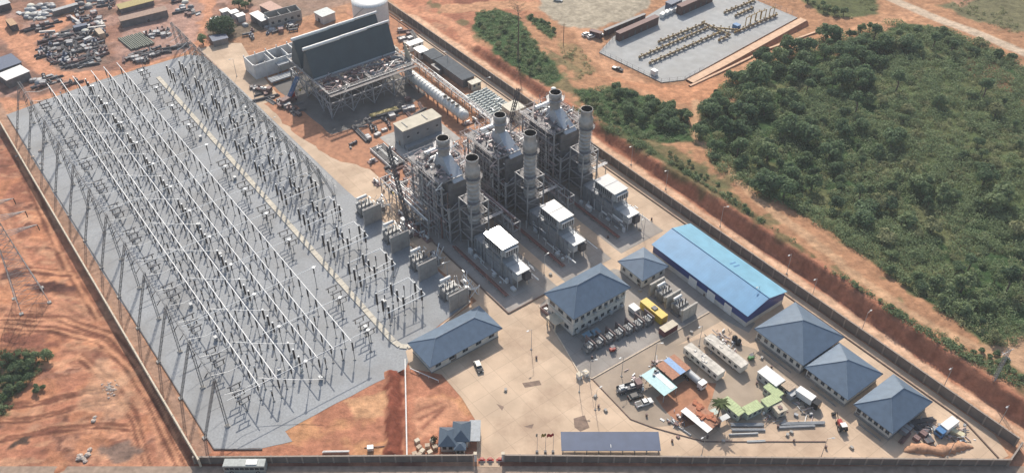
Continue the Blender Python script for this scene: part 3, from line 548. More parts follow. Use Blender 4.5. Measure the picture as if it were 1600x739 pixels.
def gantry(label, b0, a_list, h, spread, side):
    r = thing('line_gantry', label, 'gantry', W(a_list[0], b0)); proto = None
    for a in a_list:
        if proto is None:
            q = MB(); lattice_col(q, (0,0,0), (0,.35*side,h), .6, 12); q1 = MB(); lattice_col(q1, (0,side*spread,0), (0,.35*side,h-.3), .5, 12); q1.tube((0,side*spread*.55,h*.45),(0,.1*side,h*.45),.08,4)
            proto = (q.build('column', GANT, r, (0,0,0)), q1.build('raking_strut', GANT, r, (0,0,0))); MB().cbox(0,0,-.1,1.2,1.2,.5).build('footing', CONC, proto[0]); MB().cbox(0,side*spread,-.1,1.1,1.1,.5).build('footing', CONC, proto[1])
        else:
            for p_ in proto: copy_tree(p_, r, (a-a_list[0],0,0))
    for i in range(len(a_list)-1):
        q = MB(); lattice_beam(q, (a_list[i]-a_list[0],.35*side,h), (a_list[i+1]-a_list[0],.35*side,h), .8, 8); q.build('beam', GANT, r)
    s0 = None
    for i in range(len(a_list)-1):
        for t in (.25,.5,.75):
            a = a_list[i]+(a_list[i+1]-a_list[i])*t-a_list[0]
            if s0 is None: s0 = MB().tube((0,0,-.9),(0,-side*1.5,-2.4),.12,5).build('strain_insulator', BROWNI, r, (a,.35*side,h))
            else: s1 = s0.copy(); COL.objects.link(s1); s1.parent = r; s1.location = (a,.35*side,h)
    return r
gantry('tall lattice gantry row on the west edge of the gravel facing the cream wall', 32.0, [-171.7-17.1*k for k in range(12)], 19, -6.5, 1)
gantry('lattice gantry row along the tan access road on the east side of the gravel', 101.0, [-246-8.6*k for k in range(17)], 13.5, -4.0, -1)
BUSB = (43.3,48.4,53.5,61.0,66.2,71.8); BAYS = [-172.-16.9*k for k in range(12)]
BUSW = mat('busbar_white', (.86,.85,.82), .55, 0, .04)
names = ('outermost white busbar tube on the west side','second white busbar tube from the west','third white busbar tube from the west','white busbar tube just east of the wide middle gap','second white busbar tube from the east','easternmost white busbar tube')
for k, b in enumerate(BUSB):
    q = MB().tube((-100.5,0,0),(100.5,0,0),.155,8); o = q.build('busbar', BUSW, None, W(-273,b,7.6), ROT); tag(o, names[k]+' crossing the whole switchyard', 'busbar', 'six long busbars of the switchyard')
def proto_post(name, hs, hi, ri, cap=True, capr=.22):
    q = MB().cbox(0,0,-.05,.6,.6,.3); q.tube((0,0,.2),(0,0,hs),.11,5); root = q.build(name, GANT, None, (0,0,0), ROT)
    prof = [(ri*.6,hs)]; n = max(5, int(hi/.28))
    for i in range(n): z = hs+hi*i/n; prof += [(ri,z+.02),(ri*1.0,z+hi/n*.5),(ri*.62,z+hi/n*.62)]
    prof += [(ri*.6,hs+hi)]
    MB().lathe(prof, 6, smooth=False).build('insulator', BROWNI, root)
    if cap: MB().lathe([(0.01,hs+hi),(capr,hs+hi+.01),(capr,hs+hi+.2),(.01,hs+hi+.28)], 7, smooth=False).build('terminal_cap', SILVER, root)
    return root
def place(proto, spots, label, cat, group):
    for i, (a, b, rz) in enumerate(spots):
        loc = W(a, b, .06)+Vector((0,0,0))
        if proto.get('used'): c = proto.copy(); COL.objects.link(c); [copy_tree(ch, c) for ch in proto.children]
        else: c = proto
        c.location = loc; c.rotation_euler = (0,0,ROT+rz); tag(c, label, cat, group); proto['used'] = 1
    return
def clean(proto):
    for o in bpy.data.objects:
        if 'used' in o: del o['used']
bp_ = proto_post('bus_support', 4.1, 3.2, .27, False)
for k, b in enumerate(BUSB): place(bp_, [(a+dx, b, 0) for a in BAYS for dx in ((0,-5.6,-11.2) if k % 2 else (-2.8,-8.4,-14))], 'slim brown post insulator on a steel pole holding up a white busbar tube', 'insulator post', 'posts under the long busbars')
# cross busbars with end posts
ce = proto_post('end_post', 6.6, 2.4, .22, True, .5)
for k, a in enumerate(BAYS):
    b0, b1 = (34., 77.) if k % 2 == 0 else (52., 77.)
    o = MB().tube((0,0,0),(0,b1-b0,0),.11,6).tube((0,b1-b0,0),(0,b1-b0+1.2,0),.18,5).build('cross_busbar', BUSW, None, W(a,b0,9.1), ROT); tag(o, 'thin white tube crossing above the long busbars at right angles', 'busbar', 'cross tubes of the switchyard bays')
    o = MB().path([(0,0,0),(6,-.02,-.5),(12,0,-.8),(18,0,-.6)],.07,4).build('jumper_wire', BUSW, None, W(a-3,44,8.6), ROT+math.radians(53)); tag(o, 'slack pale conductor strung obliquely between two busbars', 'conductor', 'slack conductors of the switchyard bays')
place(ce, [(a, 77.2, 0) for a in BAYS]+[(a, 57.2, 0) for a in BAYS], 'thick post with a pale domed cap under a cross tube', 'insulator post', 'posts under the cross tubes')
# T-shaped disconnectors: pole, dark horizontal arm on two insulators
q = MB().cbox(0,0,-.05,.7,.7,.3); q.tube((0,0,.2),(0,0,3.4),.13,5).box(-.12,.12,-1.5,1.5,3.4,3.6); ds = q.build('disconnector', GANT, None, (0,0,0), ROT)
for y in (-1.35,1.35): MB().lathe([(.14,3.6)]+[(r_,3.6+z) for z in np.linspace(0,1.5,9) for r_ in (.2,.13)]+[(.1,5.2)],6,(0,y,0),False).build('insulator', BROWNI, ds)
MB().tube((0,-2.1,5.25),(0,2.1,5.25),.2,5).build('blade', DSTEEL, ds)
place(ds, [(a+dx, 79.2, 0) for k, a in enumerate(BAYS) for dx in (-9.5,-6.3,-3.1) if k % 1 == 0 and k not in (2,7)], 'T-shaped dark disconnector in a trio near the cream trench cover', 'disconnector', 'disconnector trios near the trench')
place(ds, [(a+dx, b, .0) for k, a in enumerate(BAYS) for dx in (-7.5,-4.5,-1.5) for b in (38.5,)], 'T-shaped dark disconnector in a trio near the tall gantry row', 'disconnector', 'disconnector trios by the gantry')
cbk = proto_post('circuit_breaker', 2.6, 3.8, .33, True, .3); MB().cbox(.55,0,.6,.5,.7,1.4).build('control_box', CLADL, cbk)
place(cbk, [(a+dx, 57.2+e, 0) for k, a in enumerate(BAYS) for dx, e in ((-12,0),(-8.6,0),(-5.2,0))], 'stout dark circuit breaker pole with a grey box in the wide middle gap', 'circuit breaker', 'breaker poles in the middle gap')
q = MB().cbox(0,0,-.05,.6,.6,.3); q.tube((0,0,.2),(0,0,2.4),.16,5); ct = q.build('current_transformer', GANT, None, (0,0,0), ROT)
MB().lathe([(.2,2.4)]+[(r_,2.4+z) for z in np.linspace(0,1.7,9) for r_ in (.26,.17)]+[(.15,4.2)],6,(0,0,0),False).build('insulator', BROWNI, ct); MB().lathe([(.05,4.2),(.3,4.3),(.36,4.6),(.3,4.85),(.05,4.95)],8).build('tank_head', CLADL, ct)
place(ct, [(a+dx, 46.0+.3*(k%2), 0) for k, a in enumerate(BAYS) for dx in (-11,-5.5,0)]+[(a-2, b, 0) for a in BAYS for b in (51,63.6,69)], 'current transformer with a round white head among the busbars', 'current transformer', 'white-headed transformers among the busbars')
# eastern half: arresters, loops, kiosks
sa = proto_post('surge_arrester', 3.0, 4.6, .36, True, .26)
EB = [-178.-17.3*k for k in range(11)]
place(sa, [(a+dx, 87.6, 0) for a in EB for dx in (0,-3.6,-7.2)], 'tall dark surge arrester in a trio beside the cream trench cover', 'surge arrester', 'arrester trios beside the trench')
place(sa, [(a+dx, 93.4, 0) for a in EB for dx in (-1.,-4.6,-8.2)], 'tall dark surge arrester in a second trio toward the transformers', 'surge arrester', 'arrester trios of the second row')
place(sa, [(a+dx, 99.6, 0) for a in EB for dx in (-.5,-4.2)], 'tall dark surge arrester in the third row by the gantry feet', 'surge arrester', 'arresters of the third row')
p2 = proto_post('bus_support', 3.8, 2.0, .2, True, .2)
place(p2, [(a+dx, b, 0) for a in EB for dx in (-1.8,-7.0) for b in (90.2,97.2,)], 'short brown post insulator carrying a rectangular white tube loop', 'insulator post', 'posts under the tube loops')
for k, a in enumerate(EB):
    if a < -300: continue
    q = MB().path([(0,0,0),(0,13.5,0),(-9.6,13.5,0),(-9.6,2.5,0)],.15,6).path([(-2.5,13.3,0),(-2.5,6.5,-.6),(-7.0,6.5,-.6)],.1,4)
    tag(q.build('tube_loop', BUSW, None, W(a+.8,86.6,6.2), ROT), 'rectangular loop of white tube above the arrester rows', 'busbar', 'white tube loops in front of the transformers')
for k, (a, b) in enumerate([(-181,80.6),(-181,52),(-204,42.5),(-222,42),(-239,59),(-258,59.4),(-262,103.5),(-276,80.5),(-290,104),(-309,80.8),(-318,104),(-334,59),(-341,46),(-187,91),(-171,60.2)]):
    r = thing('marshalling_kiosk', 'small pale steel cabinet standing on the switchyard gravel', 'cabinet', W(a,b,.06), ROT, 'cabinets on the gravel'); MB().cbox(0,0,-.05,1.1,.8,1.4,0,.06).build('body', CLAD, r); MB().cbox(0,0,1.35,1.25,.95,.12).build('roof', CLADL, r); MB().box(-.45,.45,-.45,-.41,.15,1.2).build('door', CLAD, r)
q = MB().cbox(0,0,-.05,.8,.8,.4); q.tube((0,0,.3),(0,0,16),.16,6,.05); lm = q.build('lightning_mast', GANT, None, (0,0,0), ROT); MB().tube((0,0,16),(0,0,18.5),.03,4).build('spike', STEEL, lm)
place(lm, [(-196,106.5,0),(-232,99.5,0),(-262,97,0),(-330,96.5,0),(-366,80,0),(-300,56.5,0)], 'slender steel lightning mast standing in the gravel', 'mast', 'lightning masts of the switchyard')
# angled dropper wires on west side
q0 = MB().path([(0,0,0),(0,5,-1.6),(0,9.5,-1.2)],.06,4).build('dropper_wire', BUSW, None, (0,0,0), ROT)
for i in range(24):
    c = q0 if i == 0 else q0.copy()
    if i: COL.objects.link(c)
    c.location = W(-172-8.45*i-2, 34, 9.6); tag(c, 'short pale dropper wire between the tall gantry and the first busbar', 'conductor', 'dropper wires by the gantry')
q0 = MB().path([(0,0,0),(0,-2.5,-1.4),(0,-5,-2.2)],.07,4).build('dropper_wire', BUSW, None, (0,0,0), ROT)
for i in range(32):
    c = q0 if i == 0 else q0.copy()
    if i: COL.objects.link(c)
    c.location = W(-248-4.3*i, 100.2, 12.2); tag(c, 'short pale dropper wire hanging from the gantry by the tan access road', 'conductor', 'dropper wires by the access road')
# spans from the gantry beam to the road-side
for i in range(15):
    a = -160.-15.1*i
    if i > 13: break
    q = MB()
    for t in (-3.8,0,3.8): q.path([(t,0,19.0),(t,-6,17.6),(t,-10,16.8)],.05,3)
# power transformers with fire walls
def transformer(label, loc, rot=ROT, group=None, sx=1., name='power_transformer', bright=True):
    r = thing(name, label, 'transformer', loc, rot, group); TM = mat('transformer_grey',(.16,.165,.17),.5,.1,.2)
    MB().cbox(0,0,.5,4.6*sx,2.6*sx,2.9*sx,0,.2).cbox(0,0,-.1,5.4*sx,3.2*sx,.6).cbox(0,0,.5+2.9*sx,4.2*sx,2.2*sx,.18).build('tank', TM, r)
    for s in (-1,1):
        q = MB(); [q.box(-1.9*sx+i*.42*sx,-1.78*sx+i*.42*sx,min(s*1.4*sx,s*2.3*sx),max(s*1.4*sx,s*2.3*sx),.9,3.1*sx) for i in range(10)]; q.build('radiator', CLAD if not bright else CLADL, r)
    MB().tube((-1.5*sx,1.9*sx,4.5*sx),(1.8*sx,1.9*sx,4.5*sx),.5*sx,8).tube((0,1.9*sx,3.4*sx),(0,1.9*sx,4.5*sx),.12,5).tube((-1.2*sx,1.2*sx,3*sx),(-1.2*sx,1.9*sx,4.4*sx),.1,5).build('conservator', WHITE if bright else CLADL, r)
    for i in range(3):
        x = -1.3*sx+i*1.3*sx; b_ = MB().lathe([(.2*sx,3.4*sx)]+[(rr*sx,3.4*sx+z*sx) for z in np.linspace(.1,1.7,7) for rr in (.26,.15)]+[(.08,5.4*sx)],6,(x,-.5*sx,0),False); b_.build('bushing', BROWNI, r)
    for i in range(3):
        x = -1.0*sx+i*1.0*sx; MB().tube((x,.5*sx,3.4*sx),(x,.9*sx,4.6*sx),.14*sx,6).build('low_voltage_bushing', WHITE, r)
    q = MB(); [q.tube((R.uniform(-2.2,2.2)*sx,-1.9*sx-R.random(),.2),(R.uniform(-2.2,2.2)*sx,-1.6*sx,3*sx),.06,4) for _ in range(8)]; q.build('pipework', STEEL, r)
    return r
FW = mat('firewall', (.33,.31,.29), .9, 0, .15, .6)
tl = ['first from the tan road end','second from the tan road end','third from the tan road end','fourth from the tan road end']
for k, a in enumerate((-224,-206,-189,-171.5)):
    o = MB().box(-.2,.2,-3.4,3.4,-.1,6.6).box(-.26,.26,-3.5,3.5,6.6,6.85); 
    for y in (-3.2,0,3.2): o.cbox(0,y,-.1,.7,.5,6.5)
    r = thing('fire_wall', 'tall grey concrete fire wall beside a transformer at the gravel edge, '+tl[k], 'wall', W(a,108.6), ROT, 'fire walls of the switchyard transformers'); o.build('panel', FW, r)
    transformer('step-up transformer at the switchyard edge with white pipes, '+tl[k], W(a-6.4,109.2,.1), ROT+pi/2, 'transformers along the switchyard edge', 1.15)
    q = MB(); [q.tube((R.uniform(-4.5,4.5),R.uniform(-3.5,3.5),0),(R.uniform(-4.5,4.5),R.uniform(-3.5,3.5),R.uniform(1.5,5)),R.choice((.07,.1,.16)),4) for _ in range(26)]
    for _ in range(8): x,y = R.uniform(-4.5,4.5),R.uniform(-3.5,3.5); q.path([(x,y,0),(x,y,4.2),(x+R.uniform(-2,2),y,4.2)],.12,4)
    r2 = thing('bus_duct', 'tangle of pale conduit and supports behind the transformer, '+tl[k], 'pipework', W(a-5.,114.4,.1), ROT, 'conduits behind the transformers'); q.build('conduit', SILVER, r2)
    MB().cbox(1,0,0,2.4,1.6,2.2,0,.1).cbox(-2.6,1,0,1.6,1.4,1.8).build('junction_box', CLADD, r2)
# ================= POWER BLOCK =================
ordn = ('nearest the switchyard', 'in the middle', 'nearest the east wall')
HOOD = mat('hood_sheet', (.44,.47,.50), .4, .2, .1)
PLAT = mat('platform_grating', (.19,.18,.18), .7, .2, .25)
FSTEEL = mat('frame_steel', (.34,.335,.34), .6, .2, .2)
for k, b in enumerate((130.5, 153.6, 177.8)):
    rr = random.Random(40+k)
    # --- boiler
    h = thing('recovery_boiler', 'dark steel-framed heat recovery boiler with short wide stack, '+ordn[k], 'boiler', W(-209.5, b), ROT, 'three boilers of the power block')
    c = MB().box(-9.5,7.5,-4.2,4.2,3,21.5).box(7.5,12,-2.8,2.8,3,13); c.extr([(12,3.5),(15.5,5),(15.5,9.5),(12,13)],-2.4,2.4)
    for i in range(5): c.box(-9.2+i*3.5,-8.6+i*3.5,-4.5,4.5,3,21.7)
    for z in (6,10,14,18): c.box(-9.7,7.7,-4.4,4.4,z,z+.3)
    c.build('casing', CADD if False else CLADD, h)
    q = MB(); X = [-11,-6.5,-2,2.5,7,11]; Y = (-6.8,6.8)
    for x in X:
        for y in Y:
            q.cbox(x,y,-.1,.5,.5,23.0 if x < 9 else 15)
        top = 23 if x < 9 else 15
        for z in np.arange(4,top+.1,4.6): q.cbox(x,0,z,.3,13.6,.4)
    for y in Y:
        for i in range(len(X)-1):
            top = 23 if X[i+1] < 9 else 15
            for z in np.arange(4,top+.1,4.6):
                q.cbox((X[i]+X[i+1])/2,y,z,X[i+1]-X[i],.3,.4)
                if (i+int(z)) % 2: q.tube((X[i],y,z-4.2),(X[i+1],y,z),.13,4)
                elif rr.random() < .6: q.tube((X[i],y,z),(X[i+1],y,z-4.2),.13,4)
    for z in np.arange(4,20,4.6):
        for s in (-1,1): q.tube((11,s*6.8,z-4),(11,0,z),.13,4); q.tube((-11,s*6.8,z-4),(-11,0,z),.13,4)
    q.build('frame', FSTEEL, h)
    for z in (8.8,13.4,18.0,22.6):
        q = MB(); [q.box(-9.79,7.2,min(s*4.6,s*7.6),max(s*4.6,s*7.6),z,z+.08) for s in (-1,1)]
        q.box(-12.2,-9.8,-7.6,7.6,z,z+.08); q.build('platform', PLAT, h)
    q = MB()
    q.box(-11,7,-7,-2,22.9,23.0).box(-11,-5,-2,7,22.9,23.0); pf = q.build('roof_deck', PLAT, h)
    q = MB()
    for z in (8.8,13.4,18.0,22.6):
        for y in (-7.6,7.6):
            for zz in (.55,1.1): q.tube((-12,y,z+zz),(7.2,y,z+zz),.045,3)
            for i in range(14): q.tube((-12+i*1.45,y,z),(-12+i*1.45,y,z+1.1),.04,3)
    q.build('handrail', mat('rail_galv',(.50,.50,.50),.5,.2), pf)
    q = MB(); q.face([(8.3,-2.6,21.6),(8.3,2.6,21.6),(.6,1.7,27.2),(.6,-1.7,27.2)]); q.face([(-3.8,2.6,21.6),(-3.8,-2.6,21.6),(-3,-1.7,27.2),(-3,1.7,27.2)]); q.face([(8.3,2.6,21.6),(-3.8,2.6,21.6),(-3,1.7,27.2),(.6,1.7,27.2)]); q.face([(-3.8,-2.6,21.6),(8.3,-2.6,21.6),(.6,-1.7,27.2),(-3,-1.7,27.2)])
    q.face([(.6,-1.7,27.2),(.6,1.7,27.2),(-3,1.7,27.2),(-3,-1.7,27.2)]); q.build('exhaust_hood', HOOD, h)
    q = MB(); q.lathe([(1.85,26.4),(1.85,31.2),(2.25,31.3),(2.25,33.2),(2.05,33.4),(1.95,33.4)],20,(-1.2,0,0)); [q.lathe([(1.86,z),(1.98,z+.05),(1.98,z+.3),(1.86,z+.35)],20,(-1.2,0,0)) for z in (27.5,29.3)]
    s_ = q.build('stack', STACKM, h); q = MB(); q.lathe([(1.95,33.4),(1.9,33.3),(1.7,29),(.01,28.9)],20,(-1.2,0,0)); q.build('flue', DEEPBLK, s_)
    q = MB(); 
    for i in range(14):
        t0, t1 = 2*pi*i/14, 2*pi*(i+1)/14; f = lambda r_, t, z: (-1.2+r_*math.cos(t), r_*math.sin(t), z)
        q.add([f(2.3,t0,30.9),f(3.3,t0,30.9),f(3.3,t1,30.9),f(2.3,t1,30.9),f(2.3,t0,31.0),f(3.3,t0,31.0),f(3.3,t1,31.0),f(2.3,t1,31.0)],[(3,2,1,0),(4,5,6,7),(1,2,6,5)])
        for zz in (.55,1.1): q.tube(f(3.3,t0,31+zz),f(3.3,t1,31+zz),.05,3)
        q.tube(f(3.3,t0,31),f(3.3,t0,32.1),.05,3)
    q.build('stack_platform', FSTEEL, h)
    q = MB(); q.tube((-8.5,-3,24.2),(-8.5,3.6,24.2),.85,10).tube((-5.6,-3,23.8),(-5.6,3.6,23.8),.6,10); q.build('steam_drum', SILVER, h)
    mats_ = [SILVER, PINK, DSTEEL, RSTEEL]; q = MB()
    for i in range(150):
        q.mi = rr.choice((0,0,1,1,1,2,3)); x = rr.uniform(-12.5,8); y = rr.choice((-1,1))*rr.uniform(4.4,7.9); z = rr.uniform(3,23.5); r_ = rr.choice((.09,.13,.2,.3)); t = rr.random()
        if t < .4: q.tube((x,y,z),(min(x+rr.uniform(2,8),8.5),y,z),r_,5)
        elif t < .75: q.tube((x,y,max(0,z-rr.uniform(3,12))),(x,y,z),r_,5)
        else: q.path([(x,y,z),(x,y+rr.uniform(-3,3),z),(x,y,z+2)],r_,5)
    for i in range(60): 
        q.mi = rr.choice((1,1,2,3)); q.cbox(rr.uniform(-11,7),rr.uniform(-6.5,6.5),22.9,rr.uniform(.3,1.2),rr.uniform(.3,1.0),rr.uniform(.3,1.2))
    for i in range(90):
        q.mi = rr.choice((0,1,1,2)); x,y,z = rr.uniform(-11,5),rr.uniform(-6.5,6.5),rr.uniform(23.1,25); q.tube((x,y,z),(x+rr.choice((0,0,2,-3)),y+rr.choice((0,2,-2,3)),z+rr.choice((0,.6,1.5))),rr.choice((.08,.14,.22)),5)
    q.build('pipework', mats_, h)
    q = MB()
    for i in range(11):
        x = -12.6+i*1.9
        for y in (-8.6,8.6): q.tube((x,y,0),(x,y,24-(i%3)*1.6),.06,4)
    for z in np.arange(2,23.5,1.95):
        for y in (-8.6,8.6): q.tube((-12.6,y,z),(6.4,y,z),.05,4).tube((-12.6,y*.88,z),(6.4,y*.88,z),.04,3)
        q.tube((-13.2,-8.6,z),(-13.2,8.6,z),.05,4)
    for y in np.linspace(-8.6,8.6,9): q.tube((-13.2,y,0),(-13.2,y,24),.06,4)
    for i in range(9): y = -8.6+i*1.9; q.tube((-13.2,y,2+2*(i%4)),(-13.2,y+2,12+2*(i%5)),.05,4)
    q.build('scaffold', mat('scaffold_tube',(.52,.47,.46),.6,.1,.2), h)
    # --- bypass stack
    s = thing('bypass_stack', 'tall ringed steel bypass stack with open black top, '+ordn[k], 'chimney', W(-194, b), ROT, 'three tall bypass stacks')
    q = MB(); prof = [(1.95,8)]
    for z in np.arange(9.2,28,1.55): prof += [(1.95,z),(2.12,z+.06),(2.12,z+.3),(1.95,z+.36)]
    prof += [(1.95,28.2),(2.45,28.6),(2.45,31.4),(2.0,31.9),(2.0,34.3),(2.12,34.4),(2.12,35),(2.0,35)]
    q.lathe(prof, 22); sh_ = q.build('shell', STACKM, s); MB().lathe([(2.0,35),(1.9,34.9),(1.75,29),(.01,28.9)],22).build('flue', DEEPBLK, sh_)
    q = MB(); q.extr([(-2.6,3),(2.6,3),(2.6,7.5),(2.1,8.4),(-2.1,8.4),(-2.6,7.5)],-2.6,2.6); q.build('diverter_box', CLADD, s)
    q = MB()
    for x in (-3.4,3.4):
        for y in (-3.4,3.4): q.cbox(x,y,-.1,.4,.4,19)
    for z in (5,9.6,14.2,18.6):
        for s1 in (-1,1):
            q.cbox(0,s1*3.4,z,6.8,.25,.3).cbox(s1*3.4,0,z,.25,6.8,.3).tube((-3.4,s1*3.4,z-4.2),(3.4,s1*3.4,z),.1,4).tube((s1*3.4,3.4,z-4.2),(s1*3.4,-3.4,z),.1,4)
    q.build('frame', FSTEEL, s)
    for z in (9.6,14.2,18.6,27.9):
        q = MB(); ro = 3.4 if z < 20 else 3.2
        for i in range(16):
            t0, t1 = 2*pi*i/16, 2*pi*(i+1)/16; f = lambda r_, t, zz: (r_*math.cos(t), r_*math.sin(t), zz)
            q.add([f(2.2,t0,z),f(ro,t0,z),f(ro,t1,z),f(2.2,t1,z),f(2.2,t0,z+.1),f(ro,t0,z+.1),f(ro,t1,z+.1),f(2.2,t1,z+.1)],[(3,2,1,0),(4,5,6,7),(1,2,6,5)])
            q.tube(f(ro,t0,z),f(ro,t0,z+1.1),.045,3); q.tube(f(ro,t0,z+1.1),f(ro,t1,z+1.1),.045,3); q.tube(f(ro,t0,z+.6),f(ro,t1,z+.6),.035,3)
        q.build('platform', PLAT, s)
    q = MB(); [q.tube((s1*.28,2.75,2),(s1*.28,2.75,28),.05,4) for s1 in (-1,1)]; [q.tube((-.28,2.75,2+i*.5),(.28,2.75,2+i*.5),.03,3) for i in range(52)]; [q.lathe([(.45,z),(.47,z+.1)],8,(0,3.05,0)) for z in np.arange(5,28,1.2)]; q.build('ladder', mat('rail_galv',(.5,.5,.5)), s)
    # --- turbine hall with raised filter house
    t = thing('turbine_enclosure', 'grey gas turbine enclosure under a raised filter house with white roof, '+ordn[k], 'turbine', W(-179.6, b+.2), ROT, 'three gas turbine enclosures')
    q = MB(); q.box(-11.5,-4,-2.6,2.6,.3,6).box(-4,4,-3,3,.2,6.6).extr([(4,.2),(10,.2),(10,4.2),(8.5,5.4),(4,6.6)],-2.8,2.8)
    [q.box(-10.5+i*2,-10.3+i*2,-3.1,3.1,.3,6.1) for i in range(10)]; q.build('enclosure', CLAD, t)
    q = MB().box(-4.8,5.0,-2.9,2.9,8.6,11.75); [q.box(-4.8+i*1.4-.06,-4.8+i*1.4+.06,-3.0,3.0,8.6,11.7) for i in range(8)]; q.box(5.0,6.2,-2.6,2.6,8.9,11.2); fh = q.build('filter_house', CLADL, t)
    MB().box(-5.1,5.4,-3.15,3.15,11.76,11.95).build('roof', mat('white_roof_gloss', (.58,.58,.565), .13, 0, .05), fh)
    q = MB(); [q.box(-4.4+i*.95,-3.8+i*.95,-3.04,-3.0,9.0,11.3) for i in range(9)]; [q.box(5.95,6.25,-2.3+j*.95,-1.7+j*.95,9.1,11.0) for j in range(5)]; q.build('louvre', DSTEEL, fh)
    q = MB(); q.box(-.12,.0,-3.1,3.1,11.96,12.02); q.build('roof_seam', mat('roof_seam_grey',(.30,.30,.30)), fh)
    MB().extr([(-4,8.6),(4,8.6),(3,6.5),(-3,6.5)],-2.4,2.4).build('intake_duct', CLADD, t)
    q = MB(); [q.cbox(x,y,-.1,.32,.32,8.8) for x in (-4.6,0,4.8) for y in (-3.2,3.2)]; [q.cbox(.1,y,z,9.6,.2,.28) for y in (-3.2,3.2) for z in (4.2,8.3)]; [q.tube((-4.6,y,4.2),(0,y,8.3),.09,4).tube((4.8,y,4.2),(0,y,8.3),.09,4) for y in (-3.2,3.2)]; q.build('support_frame', FSTEEL, t)
    q = MB(); q.box(6.0,12.4,-2.5,2.5,5.6,6.1); q.box(9.8,12.6,-2.7,-1.0,3.4,5.5); [q.cbox(x,y,-.1,.25,.25,5.7) for x in (7,12) for y in (-2.2,2.2)]; q.build('generator_canopy', CLADL, t); 
    q = MB().box(10.4,12.9,.3,2.6,2.2,5.2); q.build('control_cab', DSTEEL, t)
    q = MB(); rr2 = random.Random(7+k)
    for i in range(34):
        x = rr2.uniform(-12,13); y = rr2.choice((-1,1))*rr2.uniform(3.2,5.6); z = rr2.uniform(.3,5)
        if rr2.random() < .5: q.tube((x,y,z),(x+rr2.uniform(1,6),y,z),rr2.choice((.08,.14,.25)),5)
        else: q.tube((x,y,0),(x,y,z),rr2.choice((.08,.14)),4)
    for i in range(12): q.cbox(rr2.uniform(-11,12),rr2.choice((-1,1))*rr2.uniform(3.4,5.6),0,rr2.uniform(.5,2),rr2.uniform(.5,1.4),rr2.uniform(.6,2.2))
    q.build('pipework', SILVER, t)
    # --- long red pipe and rails beside the unit
    p_ = thing('pipe_run', 'rust-red pipe on low sleepers beside the turbine, '+ordn[k], 'pipe', W(-196, b-7.6), ROT, 'red pipes beside the turbines'); MB().tube((0,0,1.0),(30,0,1.0),.28,6).tube((0,.8,.8),(30,.8,.8),.18,6).build('pipe', mat('rust_pipe',(.24,.10,.08),.7), p_); q = MB(); [q.cbox(1+i*4,.3,-.1,.3,1.6,.8) for i in range(8)]; q.build('sleeper', CONC, p_)
# pipe racks between the units
def rack(label, a0, b0, a1, b1, h, w, n, seed):
    p, e = W(a0,b0), W(a1,b1); d = e-p; Lr = d.length; r = thing('pipe_rack', label, 'pipe rack', p, math.atan2(d.y,d.x)); g_ = random.Random(seed); q = MB(); k = int(Lr/5)
    for i in range(k+1):
        x = Lr*i/k; [q.cbox(x,s*w/2,-.1,.3,.3,h+.3) for s in (-1,1)]; [q.cbox(x,0,z,.25,w,.3) for z in (h*.6,h)]
    for s in (-1,1):
        for z in (h*.6,h): q.cbox(Lr/2,s*w/2,z,Lr,.2,.25)
    q.build('frame', FSTEEL, r); q = MB()
    for i in range(n):
        y = g_.uniform(-w/2+.2,w/2-.2); z = g_.choice((h*.6,h))+.45; q.mi = g_.choice((0,0,1,2)); x0 = g_.uniform(0,Lr*.4); q.tube((x0,y,z),(g_.uniform(Lr*.6,Lr),y,z),g_.choice((.1,.16,.24)),6)
    for i in range(n*2): x = g_.uniform(0,Lr); y = g_.uniform(-w/2,w/2); q.mi = g_.choice((0,1,2)); q.tube((x,y,g_.uniform(0,h)),(x,y,h+.5),.1,4)
    q.build('pipe', [SILVER, PINK, RSTEEL], r); return r
rack('long steel pipe rack crossing behind the three boilers', -224.5,121,-224.5,186,9,5,16,1)
rack('steel pipe rack between the first two boilers', -222,142,-186,142,8,3,9,2)
rack('steel pipe rack between the second and third boilers', -222,165.6,-186,165.6,8,3,9,3)
rack('steel pipe rack on the switchyard side of the first boiler', -236,121.5,-205,121.5,7,4.5,14,4)
rack('long low pipe rack running beside the grey sheds', -316,178,-236,177,3.2,2.2,8,5)
rack('pipe rack between the tall stack nearest the east wall and the block wall', -232,188.5,-200,188.5,7,3.5,9,6)
for k, b in enumerate((142.3, 165.8, 189.)):
    r = thing('walkway_bridge', 'high steel walkway linking stack frames, '+ordn[k], 'walkway', W(-193,b-5.4), ROT, 'walkways between the stacks'); q = MB().box(-.7,.7,-4.5,4.5,8.9,9.0); [q.tube((s*.7,-4.5,9.9),(s*.7,4.5,9.9),.05,4) for s in (-1,1)]; [q.tube((s*.7,y,9),(s*.7,y,9.9),.04,3) for s in (-1,1) for y in np.arange(-4.5,4.6,1.5)]; q.build('deck', FSTEEL, r)
    MB().tube((0,-4.3,0),(0,-4.3,9),.15,5).tube((0,4.3,0),(0,4.3,9),.15,5).build('leg', FSTEEL, r)
